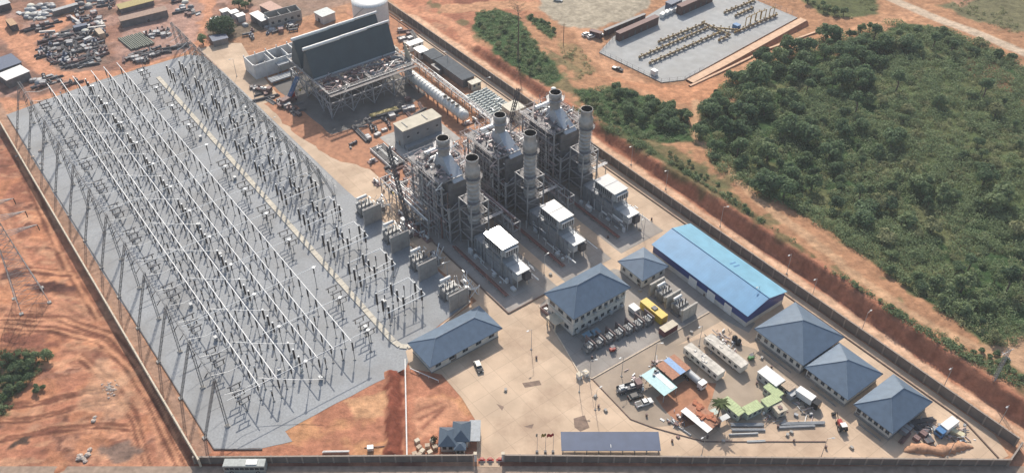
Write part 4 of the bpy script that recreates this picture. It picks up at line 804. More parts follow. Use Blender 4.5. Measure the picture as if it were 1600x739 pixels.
# clutter of plant skids round the boilers (each its own skid)
def skid(seed):
    g_ = random.Random(seed); q = MB(); q.cbox(0,0,0,g_.uniform(2,4),g_.uniform(1.4,2.4),.35); r = q.build('pump_skid', RSTEEL, None, (0,0,0), ROT)
    p = MB(); p.tube((-1,0,1),(1,0,1),g_.uniform(.35,.7),8).tube((0,.5,.3),(0,.5,2.6),.12,5).tube((.8,-.5,.3),(.8,-.5,1.8),.15,5); p.build('vessel', g_.choice((SILVER,CLADL,PINK)), r); p = MB(); p.cbox(-1.1,-.5,.35,.6,.5,1.5); p.build('panel', CLADL, r); return r
sk = [skid(i) for i in range(4)]
spots = []
for i in range(62):
    for _ in range(50):
        a = R.uniform(-262,-215) if i < 34 else R.uniform(-222,-205); b = R.uniform(120,190) if i < 34 else R.choice((118.5,119.5,142,143.5,165.5,166.5,189,187))
        if (a < -247 and b > 137 and b < 163) or (a > -221 and any(abs(b-c) < 8.2 for c in (130.5,153.6,177.8))) or (abs(a+224.5) < 3.2): continue
        if any((a-x)**2+(b-y)**2 < 9 for x, y in spots): continue
        spots.append((a,b)); break
for i, (a,b) in enumerate(spots):
    o = sk[i] if i < 4 else copy_tree(sk[i % 4]); o.location = W(a,b,.05); o.rotation_euler = (0,0,ROT+R.choice((0,pi/2))); tag(o, 'small pump skid with pale vessel and pipes on the ground behind the boilers', 'pump skid', 'pump skids round the boilers')
# ================= AIR COOLED CONDENSER =================
acc = thing('cooling_condenser', 'big air-cooled condenser: dark slanting panels with white ridge pipes on a steel lattice platform', 'condenser', W(-308.5, 148.3), ROT)
PANEL = ribbed('condenser_panel', (.055,.078,.090), 'Y', 1.6, .42, .2, .1, .02); YH = 19.3
for x0 in (-.2, -10.3):
    q = MB(); xl = 4.7
    q.add([(x0+xl,-YH,22),(x0+xl,YH,22),(x0+.25,YH,33),(x0+.25,-YH,33),(x0+xl-.5,-YH,22),(x0+xl-.5,YH,22),(x0-.2,YH,32.6),(x0-.2,-YH,32.6)],[(0,1,2,3),(5,4,7,6),(1,5,6,2),(4,0,3,7)])
    q.add([(x0-xl,YH,22),(x0-xl,-YH,22),(x0-.25,-YH,33),(x0-.25,YH,33),(x0-xl+.5,YH,22),(x0-xl+.5,-YH,22),(x0+.2,-YH,32.6),(x0+.2,YH,32.6)],[(0,1,2,3),(5,4,7,6),(1,5,6,2),(4,0,3,7)])
    q.face([(x0-xl,-YH,22),(x0+xl,-YH,22),(x0,-YH,33)]).face([(x0+xl,YH,22),(x0-xl,YH,22),(x0,YH,33)]); pn = q.build('panel', PANEL, acc)
    q = MB(); pts = [(x0,-YH-.6,33.4),(x0,-YH*.2,33.4),(x0,-YH*.15,33.6),(x0,YH*.45,33.6),(x0,YH*.5,33.8),(x0,YH+.6,33.8)]; 
    q.tube(pts[0],pts[1],.7,10).tube(pts[1],pts[2],.7,10,.62).tube(pts[2],pts[3],.62,10).tube(pts[3],pts[4],.62,10,.5).tube(pts[4],pts[5],.5,10); q.build('steam_header', WHITE, pn)
    q = MB(); q.box(x0+xl-.1,x0+xl+.7,-YH,YH,21.6,22.1); q.build('tube_sill', CLADL, pn)
q = MB(); X0, X1 = -17.5, 17.5
for x in (-17.5,-10.5,-3.5,3.5,10.5,17.5):
    for y in np.linspace(-19.5,19.5,5):
        if x in (-17.5,-3.5,10.5,17.5) : q.cbox(x,y,-.1,.55,.55,17)
for x in (-17.5,-10.5,-3.5,3.5,10.5,17.5):
    for z in (16.6,21.2): q.cbox(x,0,z,.35,39,.45)
    for i in range(8):
        y0, y1 = -19.5+i*39/8, -19.5+(i+1)*39/8; q.tube((x,y0,16.8 if i % 2 else 21.2),(x,y1,21.2 if i % 2 else 16.8),.16,4); q.tube((x,y0,16.8),(x,y0,21.2),.13,4)
for y in np.linspace(-19.5,19.5,5):
    for z in (16.6,21.2): q.cbox(0,y,z,35,.35,.45)
    for i in range(10):
        x0, x1 = X0+i*3.5, X0+(i+1)*3.5; q.tube((x0,y,16.8 if i % 2 else 21.2),(x1,y,21.2 if i % 2 else 16.8),.16,4); q.tube((x0,y,16.8),(x0,y,21.2),.12,4)
q.build('lattice_truss', FSTEEL, acc)
q = MB()
for y0, y1 in ((-19.5,-9.75),(-9.75,0),(0,9.75),(9.75,19.5)):
    for x in (-17.5,17.5):
        q.tube((x,y0,.5),(x,(y0+y1)/2,16.6),.2,5).tube((x,y1,.5),(x,(y0+y1)/2,16.6),.2,5)
for x0, x1 in ((-17.5,-3.5),(-3.5,10.5),(10.5,17.5)):
    for y in (-19.5,19.5): q.tube((x0,y,.5),((x0+x1)/2,y,16.6),.2,5).tube((x1,y,.5),((x0+x1)/2,y,16.6),.2,5)
for x in (-17.5,17.5):
    for i in range(8):
        y0, y1 = -19.5+i*39/8, -19.5+(i+1)*39/8; q.tube((x,y0,9.5),(x,y1,16.6),.11,4).tube((x,y1,9.5),(x,y0,16.6),.11,4).tube((x,y0,9.5),(x,y1,9.5),.14,4).tube((x,y0,4 if i%2 else 0),(x,y0,16.6),.1,4)
for y in (-19.5,0,19.5):
    for i in range(8): x0, x1 = -17.5+i*4.375, -17.5+(i+1)*4.375; q.tube((x0,y,9.5),(x1,y,16.6),.11,4).tube((x1,y,9.5),(x0,y,16.6),.11,4).tube((x0,y,9.5),(x1,y,9.5),.14,4)
q.build('bracing', mat('brace_steel',(.33,.33,.34),.6,.2), acc)
# deck: four fan bays open, walkways round
q = MB(); 
for x0, x1 in ((-17.4,-10.3),(-10.2,-.2),(-.1,4.9)): q.box(x0+.2,x1-.2,-19.4,19.4,21.5,21.58)
q.box(5.0,6.4,-19.4,19.4,21.66,21.76).box(19.2,20.6,-20.2,20.2,21.66,21.76); [q.box(6.4,16.2,y-.7,y+.7,21.66,21.76) for y in (-19.3,-9.75,0,9.75,19.3)]; q.build('deck', mat('deck_grating',(.22,.20,.19),.8,.1,.3), acc)
for i, y in enumerate((-14.6,-4.9,4.9,14.6)):
    q = MB(); q.lathe([(3.9,20.4),(3.6,21.2),(3.7,22.2),(3.8,22.2),(3.75,20.4)],22,(11.3,y,0)); fr = q.build('fan_ring', RSTEEL if i < 2 else CLAD, acc)
    q = MB(); q.cbox(11.3,y,20.9,7.2,.5,.25); q.lathe([(.02,21.9),(.5,21.8),(.5,20.9)],8,(11.3,y,0))
    for j in range(6):
        t_ = j*pi/3+.3; c_, s_ = math.cos(t_), math.sin(t_); q.face([(11.3+c_*.5-s_*.25,y+s_*.5+c_*.25,21.3),(11.3+c_*.5+s_*.25,y+s_*.5-c_*.25,21.55),(11.3+c_*3.4+s_*.45,y+s_*3.4-c_*.45,21.5),(11.3+c_*3.4-s_*.45,y+s_*3.4+c_*.45,21.35)])
    q.build('fan', DSTEEL, fr)
g_ = random.Random(3); q = MB()
for i in range(70):
    x,y = g_.uniform(6.5,17),g_.uniform(-19,19); q.mi = g_.choice((0,1,2)); q.tube((x,y,21.8),(x+g_.choice((0,0,3,-2)),y+g_.choice((0,3,-4,2)),21.8+g_.uniform(0,1.4)),g_.choice((.07,.12,.2)),4)
for i in range(26): q.mi = g_.choice((0,1,2)); q.cbox(g_.uniform(6.5,17),g_.uniform(-19,19),21.77,g_.uniform(.4,2.),g_.uniform(.4,1.5),g_.uniform(.3,1.1),g_.uniform(0,3))
q.build('loose_steel', [PINK, STEEL, RSTEEL], acc)
q = MB()
for (p0,p1) in (((17.7,-20.2),(17.7,20.2)),((17.7,20.2),(-17.5,20.2)),((17.7,-20.2),(-17.5,-20.2))):
    for zz in (22.3,22.85): q.tube((*p0,zz),(*p1,zz),.05,4)
    for i in range(24): t_ = i/23; q.tube((p0[0]+(p1[0]-p0[0])*t_,p0[1]+(p1[1]-p0[1])*t_,21.7),(p0[0]+(p1[0]-p0[0])*t_,p0[1]+(p1[1]-p0[1])*t_,22.85),.045,3)
q.build('handrail', mat('rail_galv',(.5,.5,.5)), acc)
q = MB(); 
for i in range(5): q.tube((14-i*.9,20.6,0),(14-i*.9,20.6,24+i),.45,8)
q.build('riser_pipe', CREAM, acc)
def squash(o):
    if o.type == 'MESH':
        for v in o.data.vertices: v.co.z = v.co.z*6.6/16.6 if v.co.z < 16.6 else v.co.z-10
    for ch in o.children: squash(ch)
squash(acc)
# half-assembled tube bundles stacked beside it
for k, (u,v,n) in enumerate(((452,107,6),(440,122,4))):
    r = thing('tube_bundle', ('upper','lower')[k]+' pale stack of ribbed cooling tubes left of the condenser', 'tube stack', T(u,v,.1), ROT+pi/2); q = MB(); [q.tube((-6,-3+i*1.1,z),(6,-3+i*1.1,z),.45,6) for i in range(n) for z in (4.4 if k == 0 else 1.2,)]; q.build('tube', CLADL, r); q = MB(); [q.cbox(x,y,-.1,.25,.25,4 if k == 0 else .8) for x in (-5,0,5) for y in (-3,2.5)]; [q.cbox(x,0,3.7 if k == 0 else .5,.3,7,.25) for x in (-5,0,5)]; q.build('stand', STEEL, r)
# big white exhaust duct with ring joints
du = thing('exhaust_duct', 'long white steel duct with ring joints and dark ports, lying beside the condenser', 'duct', W(-276,168.6), ROT)
q = MB(); prof = []
q2 = MB(); n = 20
for i in range(n): 
    x0, x1 = -20.5+i*41/n, -20.5+(i+1)*41/n; q.tube((x0,0,4.6),(x1,0,4.6),2.1,16); q.tube((x1-.12,0,4.6),(x1+.12,0,4.6),2.3,16)
for i in range(6): t0, t1 = i*pi/12, (i+1)*pi/12; q.tube((20.5+2.1*math.sin(t0),0,4.6),(20.5+2.1*math.sin(t1),0,4.6),2.1*math.cos(t0)+.02,16,2.1*math.cos(t1)+.02)
q.build('shell', mat('duct_paint',(.66,.65,.61),.55,.1,.12), du)
for x in (8.4,11.2,14.,17.): 
    MB().tube((x,-.3,6.2),(x,-.6,7.4),.9,10,.8,False).build('port', WHITE, du); MB().disc(.84,0,10).build('port_dark', DEEPBLK, du, (x,-.6,7.42))  # black disc painted as the dark inside of the open port
q = MB(); [q.cbox(x,y,-.1,.4,.4,3.2) for x in np.linspace(-18,18,6) for y in (-1.3,1.3)]; [q.cbox(x,0,2.7,.5,3.4,.4) for x in np.linspace(-18,18,6)]; q.build('saddle', RSTEEL, du)
# steam turbine hall shell under construction
hl = thing('turbine_hall', 'roofless white hall shell with inner cross walls behind the condenser', 'building', W(-343, 138), ROT)
q = MB(); HW = mat('hall_cladding',(.66,.67,.67),.6,.05,.12,.5); hx, hy, hz = 5.2, 20.5, 6.6
q.box(hx-.3,hx,-hy,hy,0,hz).box(-hx,-hx+.3,-hy,hy,0,hz-.6).box(-hx+.3,hx-.3,-hy,-hy+.3,0,hz-.3); q.build('wall', HW, hl)
for y in (-11.5,-3.5,5,12): MB().box(-hx+.3,hx-.3,y,y+.25,0,hz-1.2).build('cross_wall', HW, hl)
q = MB(); [q.cbox(x,y,0,.4,.4,hz+.5) for x in (-hx+.1,hx-.1) for y in np.linspace(-hy+.2,hy-.2,9)]; [q.cbox(0,y,hz-.5,2*hx,.3,.35) for y in np.linspace(-hy+.2,hy-.2,9)[::2]]; q.build('column', WHITE, hl)
q = MB(); [q.cbox(R.uniform(-4,4),R.uniform(-19,19),0,R.uniform(1,3),R.uniform(1,3),R.uniform(1,3.5)) for _ in range(16)]; q.build('machinery', CLAD, hl)
# storage tank
tk = thing('storage_tank', 'large round white storage tank with domed roof behind the condenser', 'tank', W(-352.5,183.0), ROT)
MB().lathe([(8.3,-.2),(8.3,12)],40).build('shell', WHITE, tk); MB().lathe([(8.45,11.95),(8.45,12.1),(5,12.7),(2,13),(.02,13.1)],40).build('roof', mat('tank_roof',(.8,.79,.76),.5,0,.06), tk)
q = MB(); [q.tube((8.5*math.cos(2*pi*i/28),8.5*math.sin(2*pi*i/28),12),(8.5*math.cos(2*pi*i/28),8.5*math.sin(2*pi*i/28),13.1),.04,3) for i in range(28)]; [q.tube((8.5*math.cos(2*pi*i/28),8.5*math.sin(2*pi*i/28),13.1),(8.5*math.cos(2*pi*(i+1)/28),8.5*math.sin(2*pi*(i+1)/28),13.1),.04,3) for i in range(28)]; q.build('handrail', STEEL, tk)
q = MB(); [q.tube((8.33*math.cos(t)+.0,8.33*math.sin(t),0+12*i/24),(8.6*math.cos(t+.06),8.6*math.sin(t+.06),12*(i+1)/24),.15,4) for i,t in enumerate(np.linspace(-2.4,-.9,24))]; q.build('stair', STEEL, tk)
# plant buildings
def boxb(name, label, cat, a0,a1,b0,b1,h, wm, rm, par=.0, wins=True, over=.25):
    r = thing(name, label, cat, W((a0+a1)/2,(b0+b1)/2), ROT); lx, ly = (a1-a0)/2, (b1-b0)/2
    MB().box(-lx,lx,-ly,ly,-.1,h).build('wall', wm, r); MB().box(-lx-over,lx+over,-ly-over,ly+over,h,h+.25).build('roof', rm, r)
    if wins:
        for i in range(max(2,int(ly/2))): opening(r,'window','+x',-ly+2*ly*(i+.5)/max(2,int(ly/2)),h*.55,.9,.9,lx,ly)
        opening(r,'door','-y',0,.1,1.1,2.1,lx,ly,True)
    return r
r = boxb('switchgear_building', 'grey two-storey switchgear building with flat beige roof on a concrete pad', 'building', -262,-255.3,140.6,158,8, mat('grey_wall',(.27,.29,.30),.8,0,.1,.5), mat('beige_roof',(.52,.47,.37),.8,0,.15,.4))
q = MB(); [q.box(3.36,3.42,-8.6+i*3.4,-8.4+i*3.4,0,8) for i in range(6)]; q.box(3.36,5.6,-8.4,8.4,-.1,1.6); q.build('annex', CLAD, r); MB().box(-2,2,-6,-5.6,8.26,8.5).box(-2,2,3,3.4,8.26,8.5).build('roof_curb', CONC, r)
r = thing('cooler_bank', 'bank of dark louvred coolers on a pale slab in front of the grey switchgear building', 'cooler', W(-246.5,146), ROT)
for i in range(5): MB().cbox(0,-6+i*3.,0,2.6,2.4,1.8,0,.1).build('cooler_unit', CLADD, r)
MB().box(-2.4,2.4,-8.4,8.4,-.1,.12).build('base', CONC, r)
for k in range(3):
    for j in range(2):
        r = thing('radiator_frame', 'pale ribbed radiator frame lying on the dirt beside the switchgear building', 'radiator', W(-260+k*5.2,134.2-j*3.2,.1), ROT, 'radiator frames on the dirt'); q = MB(); [q.box(-2.4+i*.5,-2.2+i*.5,-1.3,1.3,.1,1.0) for i in range(10)]; q.build('fin', DSTEEL, r); MB().box(-2.5,2.5,-1.4,-1.25,0,1.15).box(-2.5,2.5,1.25,1.4,0,1.15).build('frame', WHITE, r)
r = thing('low_shed', 'long low dark grey shed with sheet roof beside the east wall road', 'shed', W(-289.5,187.2), ROT); q = MB(); q.extr([(-11,3.9),(11,3.9),(11,4.05),(-11,4.05)],-3.4,3.4); q.build('roof', mat('grey_sheet',(.085,.097,.11),.8,0,.2,.5,0,0,.2), r); MB().box(-10.6,10.6,-2.9,2.9,-.1,3.88).build('wall', CLADD, r); MB().box(-10.7,-4.2,-5.2,-3.5,-.1,2.4).build('annex', CLADD, r)
r = thing('low_shed', 'small dark grey shed between the long grey shed and the white box building', 'shed', W(-306,187), ROT); MB().extr([(-4.2,3.3),(4.2,3.3),(4.2,3.45),(-4.2,3.45)],-3.2,3.2).build('roof', MATS['grey_sheet'], r); MB().box(-4,4,-2.9,2.9,-.1,3.28).build('wall', CLADD, r)
boxb('site_office', 'white flat-roofed box building next to the small grey shed', 'cabin', -315,-309.8,182.8,187,3.4, CLADL, WHITE)
boxb('site_office', 'white container office nearest the white tank', 'cabin', -322,-318.6,183,190,3.0, WHITE, WHITE)
boxb('pump_house', 'small cream flat-roofed pump house behind the tall stacks', 'building', -252.5,-246,185.2,191.8,4.2, CREAM, mat('cream_roof',(.56,.52,.42),.7))
boxb('site_office', 'tiny cream box building at the end of the long grey shed', 'cabin', -277.5,-274.5,186,190.5,3, CREAM, MATS['cream_roof'])
# finned cooler modules, ranked like drums
q = MB(); q.tube((0,-1.0,.75),(0,1.0,.75),.7,8); [q.tube((0,y-.05,.75),(0,y+.05,.75),.8,8) for y in (-.95,-.3,.35,.95)]; dr = q.build('fan_drum', mat('drum_grey',(.40,.43,.41),.5,.1,.15), None, (0,0,0), ROT); MB().box(-.7,.7,-.9,-.7,0,.2).box(-.7,.7,.7,.9,0,.2).build('chock', RSTEEL, dr)
for i in range(11):
    for j in range(5):
        c_ = dr if i+j == 0 else copy_tree(dr); c_.location = W(-271.3+i*1.75+(j%2)*.4,181.0+j*2.3,.05); tag(c_, 'grey ribbed drum in the ranked drum field beside the long grey shed', 'drum', 'drums ranked beside the sheds')
# water treatment columns by the tank
for i in range(4):
    r = thing('filter_vessel', 'upright pale filter vessel between the condenser and the white container office', 'vessel', W(-324+i*2.2,175.4), ROT, 'filter vessels by the condenser'); MB().lathe([(.02,5.4),(.7,5.2),(.95,4.7),(.95,1),(.6,.6)],12).build('shell', CREAM, r); q = MB(); [q.cbox(x,y,-.1,.15,.15,1.2) for x in (-.6,.6) for y in (-.6,.6)]; q.build('leg', STEEL, r)
# cranes
def crane(label, base, tip, boomcol, cabcol, name='mobile_crane'):
    base = Vector(base); tip = Vector(tip); d = tip-base; rz = math.atan2(d.y,d.x); r = thing(name, label, 'crane', base, rz); hl_ = math.hypot(d.x,d.y)
    MB().cbox(-1,0,.7,9,2.6,.7,0,.15).cbox(-1.5,0,1.4,4.5,2.5,1.3,0,.2).build('carrier', RSTEEL, r); cb_ = MB().cbox(2.6,.5,1.4,1.9,1.5,1.8,0,.15).build('cab', cabcol, r); MB().cbox(3.56,.5,2.2,.03,1.2,.8).build('window', GLASS, cb_)
    w0 = MB().tube((0,-.2,0),(0,.2,0),.55,12).build('wheel', RUBBER, r, (-4.4,1.3,.55))
    for x in (-4.4,-2.6,.6,2.4):
        for y in (-1.3,1.3):
            if (x,y) != (-4.4,1.3): c = w0.copy(); COL.objects.link(c); c.parent = r; c.location = (x,y,.55)
    q = MB(); lattice_col(q, (.5,0,2.4), (hl_,0,d.z), 1.0, 20, .17); q.build('boom', boomcol, r); MB().tube((hl_,0,d.z),(hl_,0,d.z*.35),.04,3).build('hoist_rope', DSTEEL, r); MB().cbox(hl_,0,d.z*.35-.8,.5,.4,.8).build('hook_block', YELP, r); return r
b0 = W(-213.5,116.6); crane('mobile crane with long dark lattice boom and white cab by the second fire wall', b0, b0+Vector((-5.5,7.5,29)), DSTEEL, WHITE)
b0 = W(-229,167.5); crane('mobile crane with dark boom rising between the second and third boilers', b0, b0+Vector((6.5,4.5,27)), DSTEEL, REDP)
# ================= VEHICLES =================
def wheels(r, spots, rad=.36, wd=.24):
    w0 = None
    for x, y in spots:
        if w0 is None:
            w0 = MB().tube((0,-wd/2,0),(0,wd/2,0),rad,12).build('wheel', RUBBER, r, (x,y,rad)); MB().tube((0,-wd/2-.01,0),(0,wd/2+.01,0),rad*.55,8).build('rim', STEEL, w0)
        else: copy_tree(w0, r, (x,y,rad))
def car(label, loc, rot, m, kind='car', name='parked_car', group=None, bedm=None):
    r = thing(name, label, 'pickup' if kind == 'pickup' else ('van' if kind == 'van' else 'car'), loc, rot, group); Lc = 2.6 if kind == 'pickup' else 2.25
    prof = [(-Lc,.32),(Lc-.05,.32),(Lc,.72),(Lc-.25,.88),(Lc-1.15,1.0),(-Lc+.1,1.02),(-Lc,.8)]; MB().extr(prof,-.88,.88).build('body', m, r)
    x0, x1 = {'car':(-1.9,1.0),'pickup':(-.7,1.35),'van':(-2.2,1.5)}[kind]; hz = 1.5 if kind != 'van' else 2.0
    q = MB(); b = [(x0,-.84,1.0),(x1,-.84,1.0),(x1,.84,1.0),(x0,.84,1.0)]; t = [(x0+.35,-.68,hz),(x1-.6,-.68,hz),(x1-.6,.68,hz),(x0+.35,.68,hz)]
    q.add(b+t,[(0,1,5,4),(1,2,6,5),(2,3,7,6),(3,0,4,7),(4,5,6,7)]); q.build('window', GLASS, r)
    MB().box(x0+.3,x1-.55,-.7,.7,hz,hz+.05).build('roof', m, r)
    if kind == 'pickup': MB().box(-Lc+.12,x0-.05,-.72,.72,.98,1.04).build('load_bed', bedm or BLACKP, r)
    wheels(r, [(x,y) for x in (-Lc*.62,Lc*.62) for y in (-.82,.82)])
    for y in (-.62,.62): MB().box(Lc-.06,Lc+.015,y-.17,y+.17,.62,.78).build('headlight', LAMPG, r); MB().box(-Lc-.015,-Lc+.06,y-.17,y+.17,.68,.86).build('tail_light', REDP, r)
    return r
up = pi/2
car('white pickup parked beside the black car near the cyan-roofed shelter', T(1006,631), math.radians(22), WHITE, 'pickup', 'parked_pickup'); car('black car standing next to the white pickup', T(993,621), math.radians(22), BLACKP)
car('dark car with pale bonnet outside the long hip-roofed control building', T(748,575), math.radians(-70), BLACKP)
car('white-topped dark pickup driving on the haul road past the gas yard', T(965,110), math.radians(-35), BLACKP, 'pickup', 'moving_pickup', None, WHITE)
car('pale car at the top edge on the grey clearing', T(872,2), math.radians(-20), WHITE)
for u,v,l,m in ((916,56,'white car nearest the haul road by the brown sheds',WHITE),(924,59,'white car between two others by the brown sheds',WHITE),(936,57,'silver car next to the brown shed wall',SILVER)): car(l, T(u,v), math.radians(30), m, 'car', 'parked_car', 'cars by the brown sheds')
car('dark blue car left of its neighbour under the long shed in the laydown yard', T(223,33), math.radians(70), BLUEP); car('black car right of a dark blue one by the long laydown shed', T(235,32), math.radians(70), BLACKP)
b = thing('parked_bus', 'white bus parked outside the dark south wall', 'bus', T(385,733), 0); MB().box(-5.4,5.4,-1.25,1.25,.4,3.0).build('body', mat('bus_grey',(.30,.33,.31),.5), b); MB().box(-5.3,5.3,-1.15,1.15,3.0,3.06).build('roof', mat('bus_roof',(.36,.38,.36),.6), b); MB().box(0.5,3.4,-.8,.8,3.06,3.3).build('roof_unit', WHITE, b); q = MB(); [q.box(-5+i*1.3,-3.9+i*1.3,s*1.26-.015,s*1.26+.015,1.6,2.5) for i in range(8) for s in (-1,1)]; q.build('window', GLASS, b); wheels(b, [(x,y) for x in (-3.4,3.4) for y in (-1.15,1.15)], .5, .3)
def truck(label, loc, rot, cabm, kind, bodym=WHITE, name='parked_truck', Lb=5.2):
    r = thing(name, label, 'truck', loc, rot); MB().box(-Lb/2-.4,Lb/2+2.0,-.5,.5,.6,.9).build('chassis', DSTEEL, r); c = MB().cbox(Lb/2+1.1,0,.7,1.8,2.3,2.0,0,.15).build('cab', cabm, r); MB().box(Lb/2+1.99,Lb/2+2.03,-.95,.95,1.7,2.4).build('windscreen', GLASS, c)
    if kind == 'tank': MB().tube((-Lb/2,0,1.9),(Lb/2,0,1.9),1.05,14).build('tank', bodym, r)
    elif kind == 'box': MB().box(-Lb/2,Lb/2,-1.2,1.2,.95,3.1).build('box_body', bodym, r)
    else: MB().box(-Lb/2,Lb/2,-1.2,1.2,.95,1.2).box(-Lb/2,Lb/2,-1.2,-1.1,1.2,1.8).box(-Lb/2,Lb/2,1.1,1.2,1.2,1.8).build('load_bed', bodym, r); q = MB(); [q.cbox(R.uniform(-Lb/2+.6,Lb/2-.6),R.uniform(-.6,.6),1.2,R.uniform(.6,1.6),R.uniform(.5,1),R.uniform(.4,1.2)) for _ in range(5)]; q.build('load', CLADL, r)
    wheels(r, [(x,y) for x in (-Lb/2+.6,-Lb/2+1.9,Lb/2+1.0) for y in (-1.05,1.05)], .5, .35); return r
truck('white tank truck parked beside the orange and blue roofed shed', T(1081,594), ROT, WHITE, 'tank', CLADL); truck('white box truck at the east end of the camp yard', T(1256,625), ROT+.1, BLACKP, 'box', WHITE)
truck('blue-cabbed lorry with white body amid the scrap by the last pyramid roof', T(1479,671), math.radians(215), BLUEP, 'box', WHITE); truck('flat lorry loaded with grey crates west of the cyan shelter', T(978,610), math.radians(20), RSTEEL, 'flat', DSTEEL)
t = thing('tractor', 'red tractor with a raised arm on the concrete apron', 'tractor', T(1313,668), math.radians(100)); MB().cbox(.6,0,.8,2.2,1.1,1.0,0,.12).build('bonnet', REDP, t); MB().cbox(-.9,0,.9,1.3,1.4,1.5,0,.1).build('cab', GLASS, t); MB().cbox(-.9,0,2.4,1.5,1.6,.12).build('roof', WHITE, t); wheels(t, [(-1.0,-.95),(-1.0,.95)], .8, .45); q = MB().tube((1.6,0,1),(3.2,0,2.6),.12,5).tube((3.2,0,2.6),(4.3,0,.9),.1,5).cbox(4.4,0,.3,.7,1.2,.6); q.build('loader_arm', BLACKP, t)
for y in (-.6,.6): MB().tube((1.3,y-.12,.45),(1.3,y+.12,.45),.45,10).build('front_wheel', RUBBER, t)
for u,v,l,m in ((1173,561,'small green forklift crossing the camp yard',GREENP),(957,548,'small red trolley on the genset yard road',REDP)) :
    t = thing('forklift', l, 'forklift', T(u,v), .5); MB().cbox(0,0,.35,1.8,1.1,.8,0,.1).build('body', m, t); MB().box(.9,1.0,-.4,-.3,.1,2.3).box(.9,1.0,.3,.4,.1,2.3).box(1,2,-.35,-.25,.1,.16).box(1,2,.25,.35,.1,.16).build('mast', DSTEEL, t); q = MB(); [q.tube((x,y,1.1),(x,y,2.0),.04,4) for x in (-.6,.5) for y in (-.45,.45)]; q.box(-.7,.6,-.5,.5,2.0,2.06); q.build('canopy', DSTEEL, t); wheels(t, [(x,y) for x in (-.6,.6) for y in (-.5,.5)], .3, .2)
t = thing('excavator', 'orange-red excavator digging beside the long dark crane boom by the boiler racks', 'excavator', W(-204,158.5,.1), ROT+.6); MB().box(-1.8,1.8,-1.4,-.8,0,.8).box(-1.8,1.8,.8,1.4,0,.8).build('track', RUBBER, t); MB().cbox(-.2,0,.9,3.4,2.4,1.3,0,.2).build('body', REDP, t); MB().cbox(.7,.7,2.2,1.2,.9,1.1,0,.1).build('cab', GLASS, t); MB().tube((1,0,1.6),(3.6,0,4.2),.25,5).tube((3.6,0,4.2),(5.4,0,1.6),.2,5).cbox(5.4,0,.7,.9,1.1,.9).build('boom', YELP, t)
# ================= YARDS BY THE OFFICE =================
for i in range(7):
    r = transformer('small unit transformer in the front row before the office, number of units from its east end counted: '+['last','sixth','fifth','fourth','third','second','first'][i], W(-133.6+.4*i,128.6+i*3.6,.1), ROT, 'seven unit transformers in a row', .58, 'unit_transformer', False)
    r['label'] = 'small unit transformer with white cap, '+('westernmost','second from the west','third from the west','fourth and middle one','third from the east','second from the east','easternmost by the yellow container')[i]+' of the row'
    o = MB().box(-2.2,2.2,-.12,.12,-.1,3.1).box(-2.3,2.3,-.17,.17,3.1,3.25); t = thing('fire_wall', 'low brown dividing wall between unit transformers, '+('westernmost','second from the west','third from the west','in the middle','third from the east','second from the east','easternmost')[i], 'wall', W(-134.4+.4*i,130.4+i*3.6), ROT, 'dividing walls of the transformer row'); o.build('panel', mat('brown_wall',(.21,.16,.15),.9), t)
for k, a in enumerate((-139.6,-132.5,-125.3)):
    t = thing('fire_wall', ('northern','central','southern')[k]+' of three pale concrete fire walls beside the blue warehouse', 'wall', W(a,162.4), ROT, 'three pale fire walls'); q = MB().box(-.2,.2,-3,3,-.1,4.8).box(-.28,.28,-3.1,3.1,4.8,5.1); [q.cbox(0,y,0,.7,.4,4.7) for y in (-2.8,0,2.8)]; q.build('panel', mat('pale_wall',(.46,.43,.38),.9), t)
for k, a in enumerate((-136.1,-128.9)): transformer(('northern','southern')[k]+' of two large transformers between the pale fire walls', W(a,162.4,.1), ROT+pi/2, 'two large transformers by the warehouse', .98)
def container(label, loc, rot, m, Lx=6.1, wy=2.44, h=2.6, roofm=None, name='shipping_container', group=None, cat='container'):
    r = thing(name, label, cat, loc, rot, group); q = MB().box(-Lx/2,Lx/2,-wy/2,wy/2,.1,h); n = int(Lx/.5)
    for i in range(n): x = -Lx/2+.15+i*(Lx-.2)/n; q.box(x,x+.2,-wy/2-.05,wy/2+.05,.2,h-.15)
    q.build('body', m, r); MB().box(-Lx/2-.03,Lx/2+.03,-wy/2-.07,wy/2+.07,h,h+.06).build('roof', roofm or m, r); d = MB().box(Lx/2+.0,Lx/2+.06,-wy/2+.1,-.02,.2,h-.1).box(Lx/2,Lx/2+.06,.02,wy/2-.1,.2,h-.1).build('door', m, r); MB().tube((Lx/2+.09,-.3,.3),(Lx/2+.09,-.3,h-.2),.03,4).tube((Lx/2+.09,.3,.3),(Lx/2+.09,.3,h-.2),.03,4).build('lock_bar', STEEL, d); return r
r = container('bright yellow generator container beside the transformer row', W(-132.7,154.6,.1), ROT, YELP, 9.5, 2.6, 3.0); MB().cbox(.3,0,3.06,1.6,1.5,.35).build('exhaust_cover', DSTEEL, r)
container('dark red container with cream top in front of the yellow one', W(-124.8,153.2,.1), ROT+pi/2, mat('maroon_paint',(.13,.035,.04),.6), 5.6, 2.4, 2.5, CREAM)
container('white box cabinet west of the yellow container', W(-137.5,151.0,.1), ROT, WHITE, 3, 2.2, 1.8); 
for u,v,l in ((915,586,'white cabinet at the west end of the transformer row'),(905,590,'pale cabinet on the concrete plinth west of the row')): r = thing('switch_cabinet', l, 'cabinet', T(u,v,.1), ROT); MB().cbox(0,0,0,1.5,1.2,1.5,0,.05).build('body', WHITE, r); MB().cbox(0,0,1.5,1.7,1.4,.1).build('roof', CREAM, r)
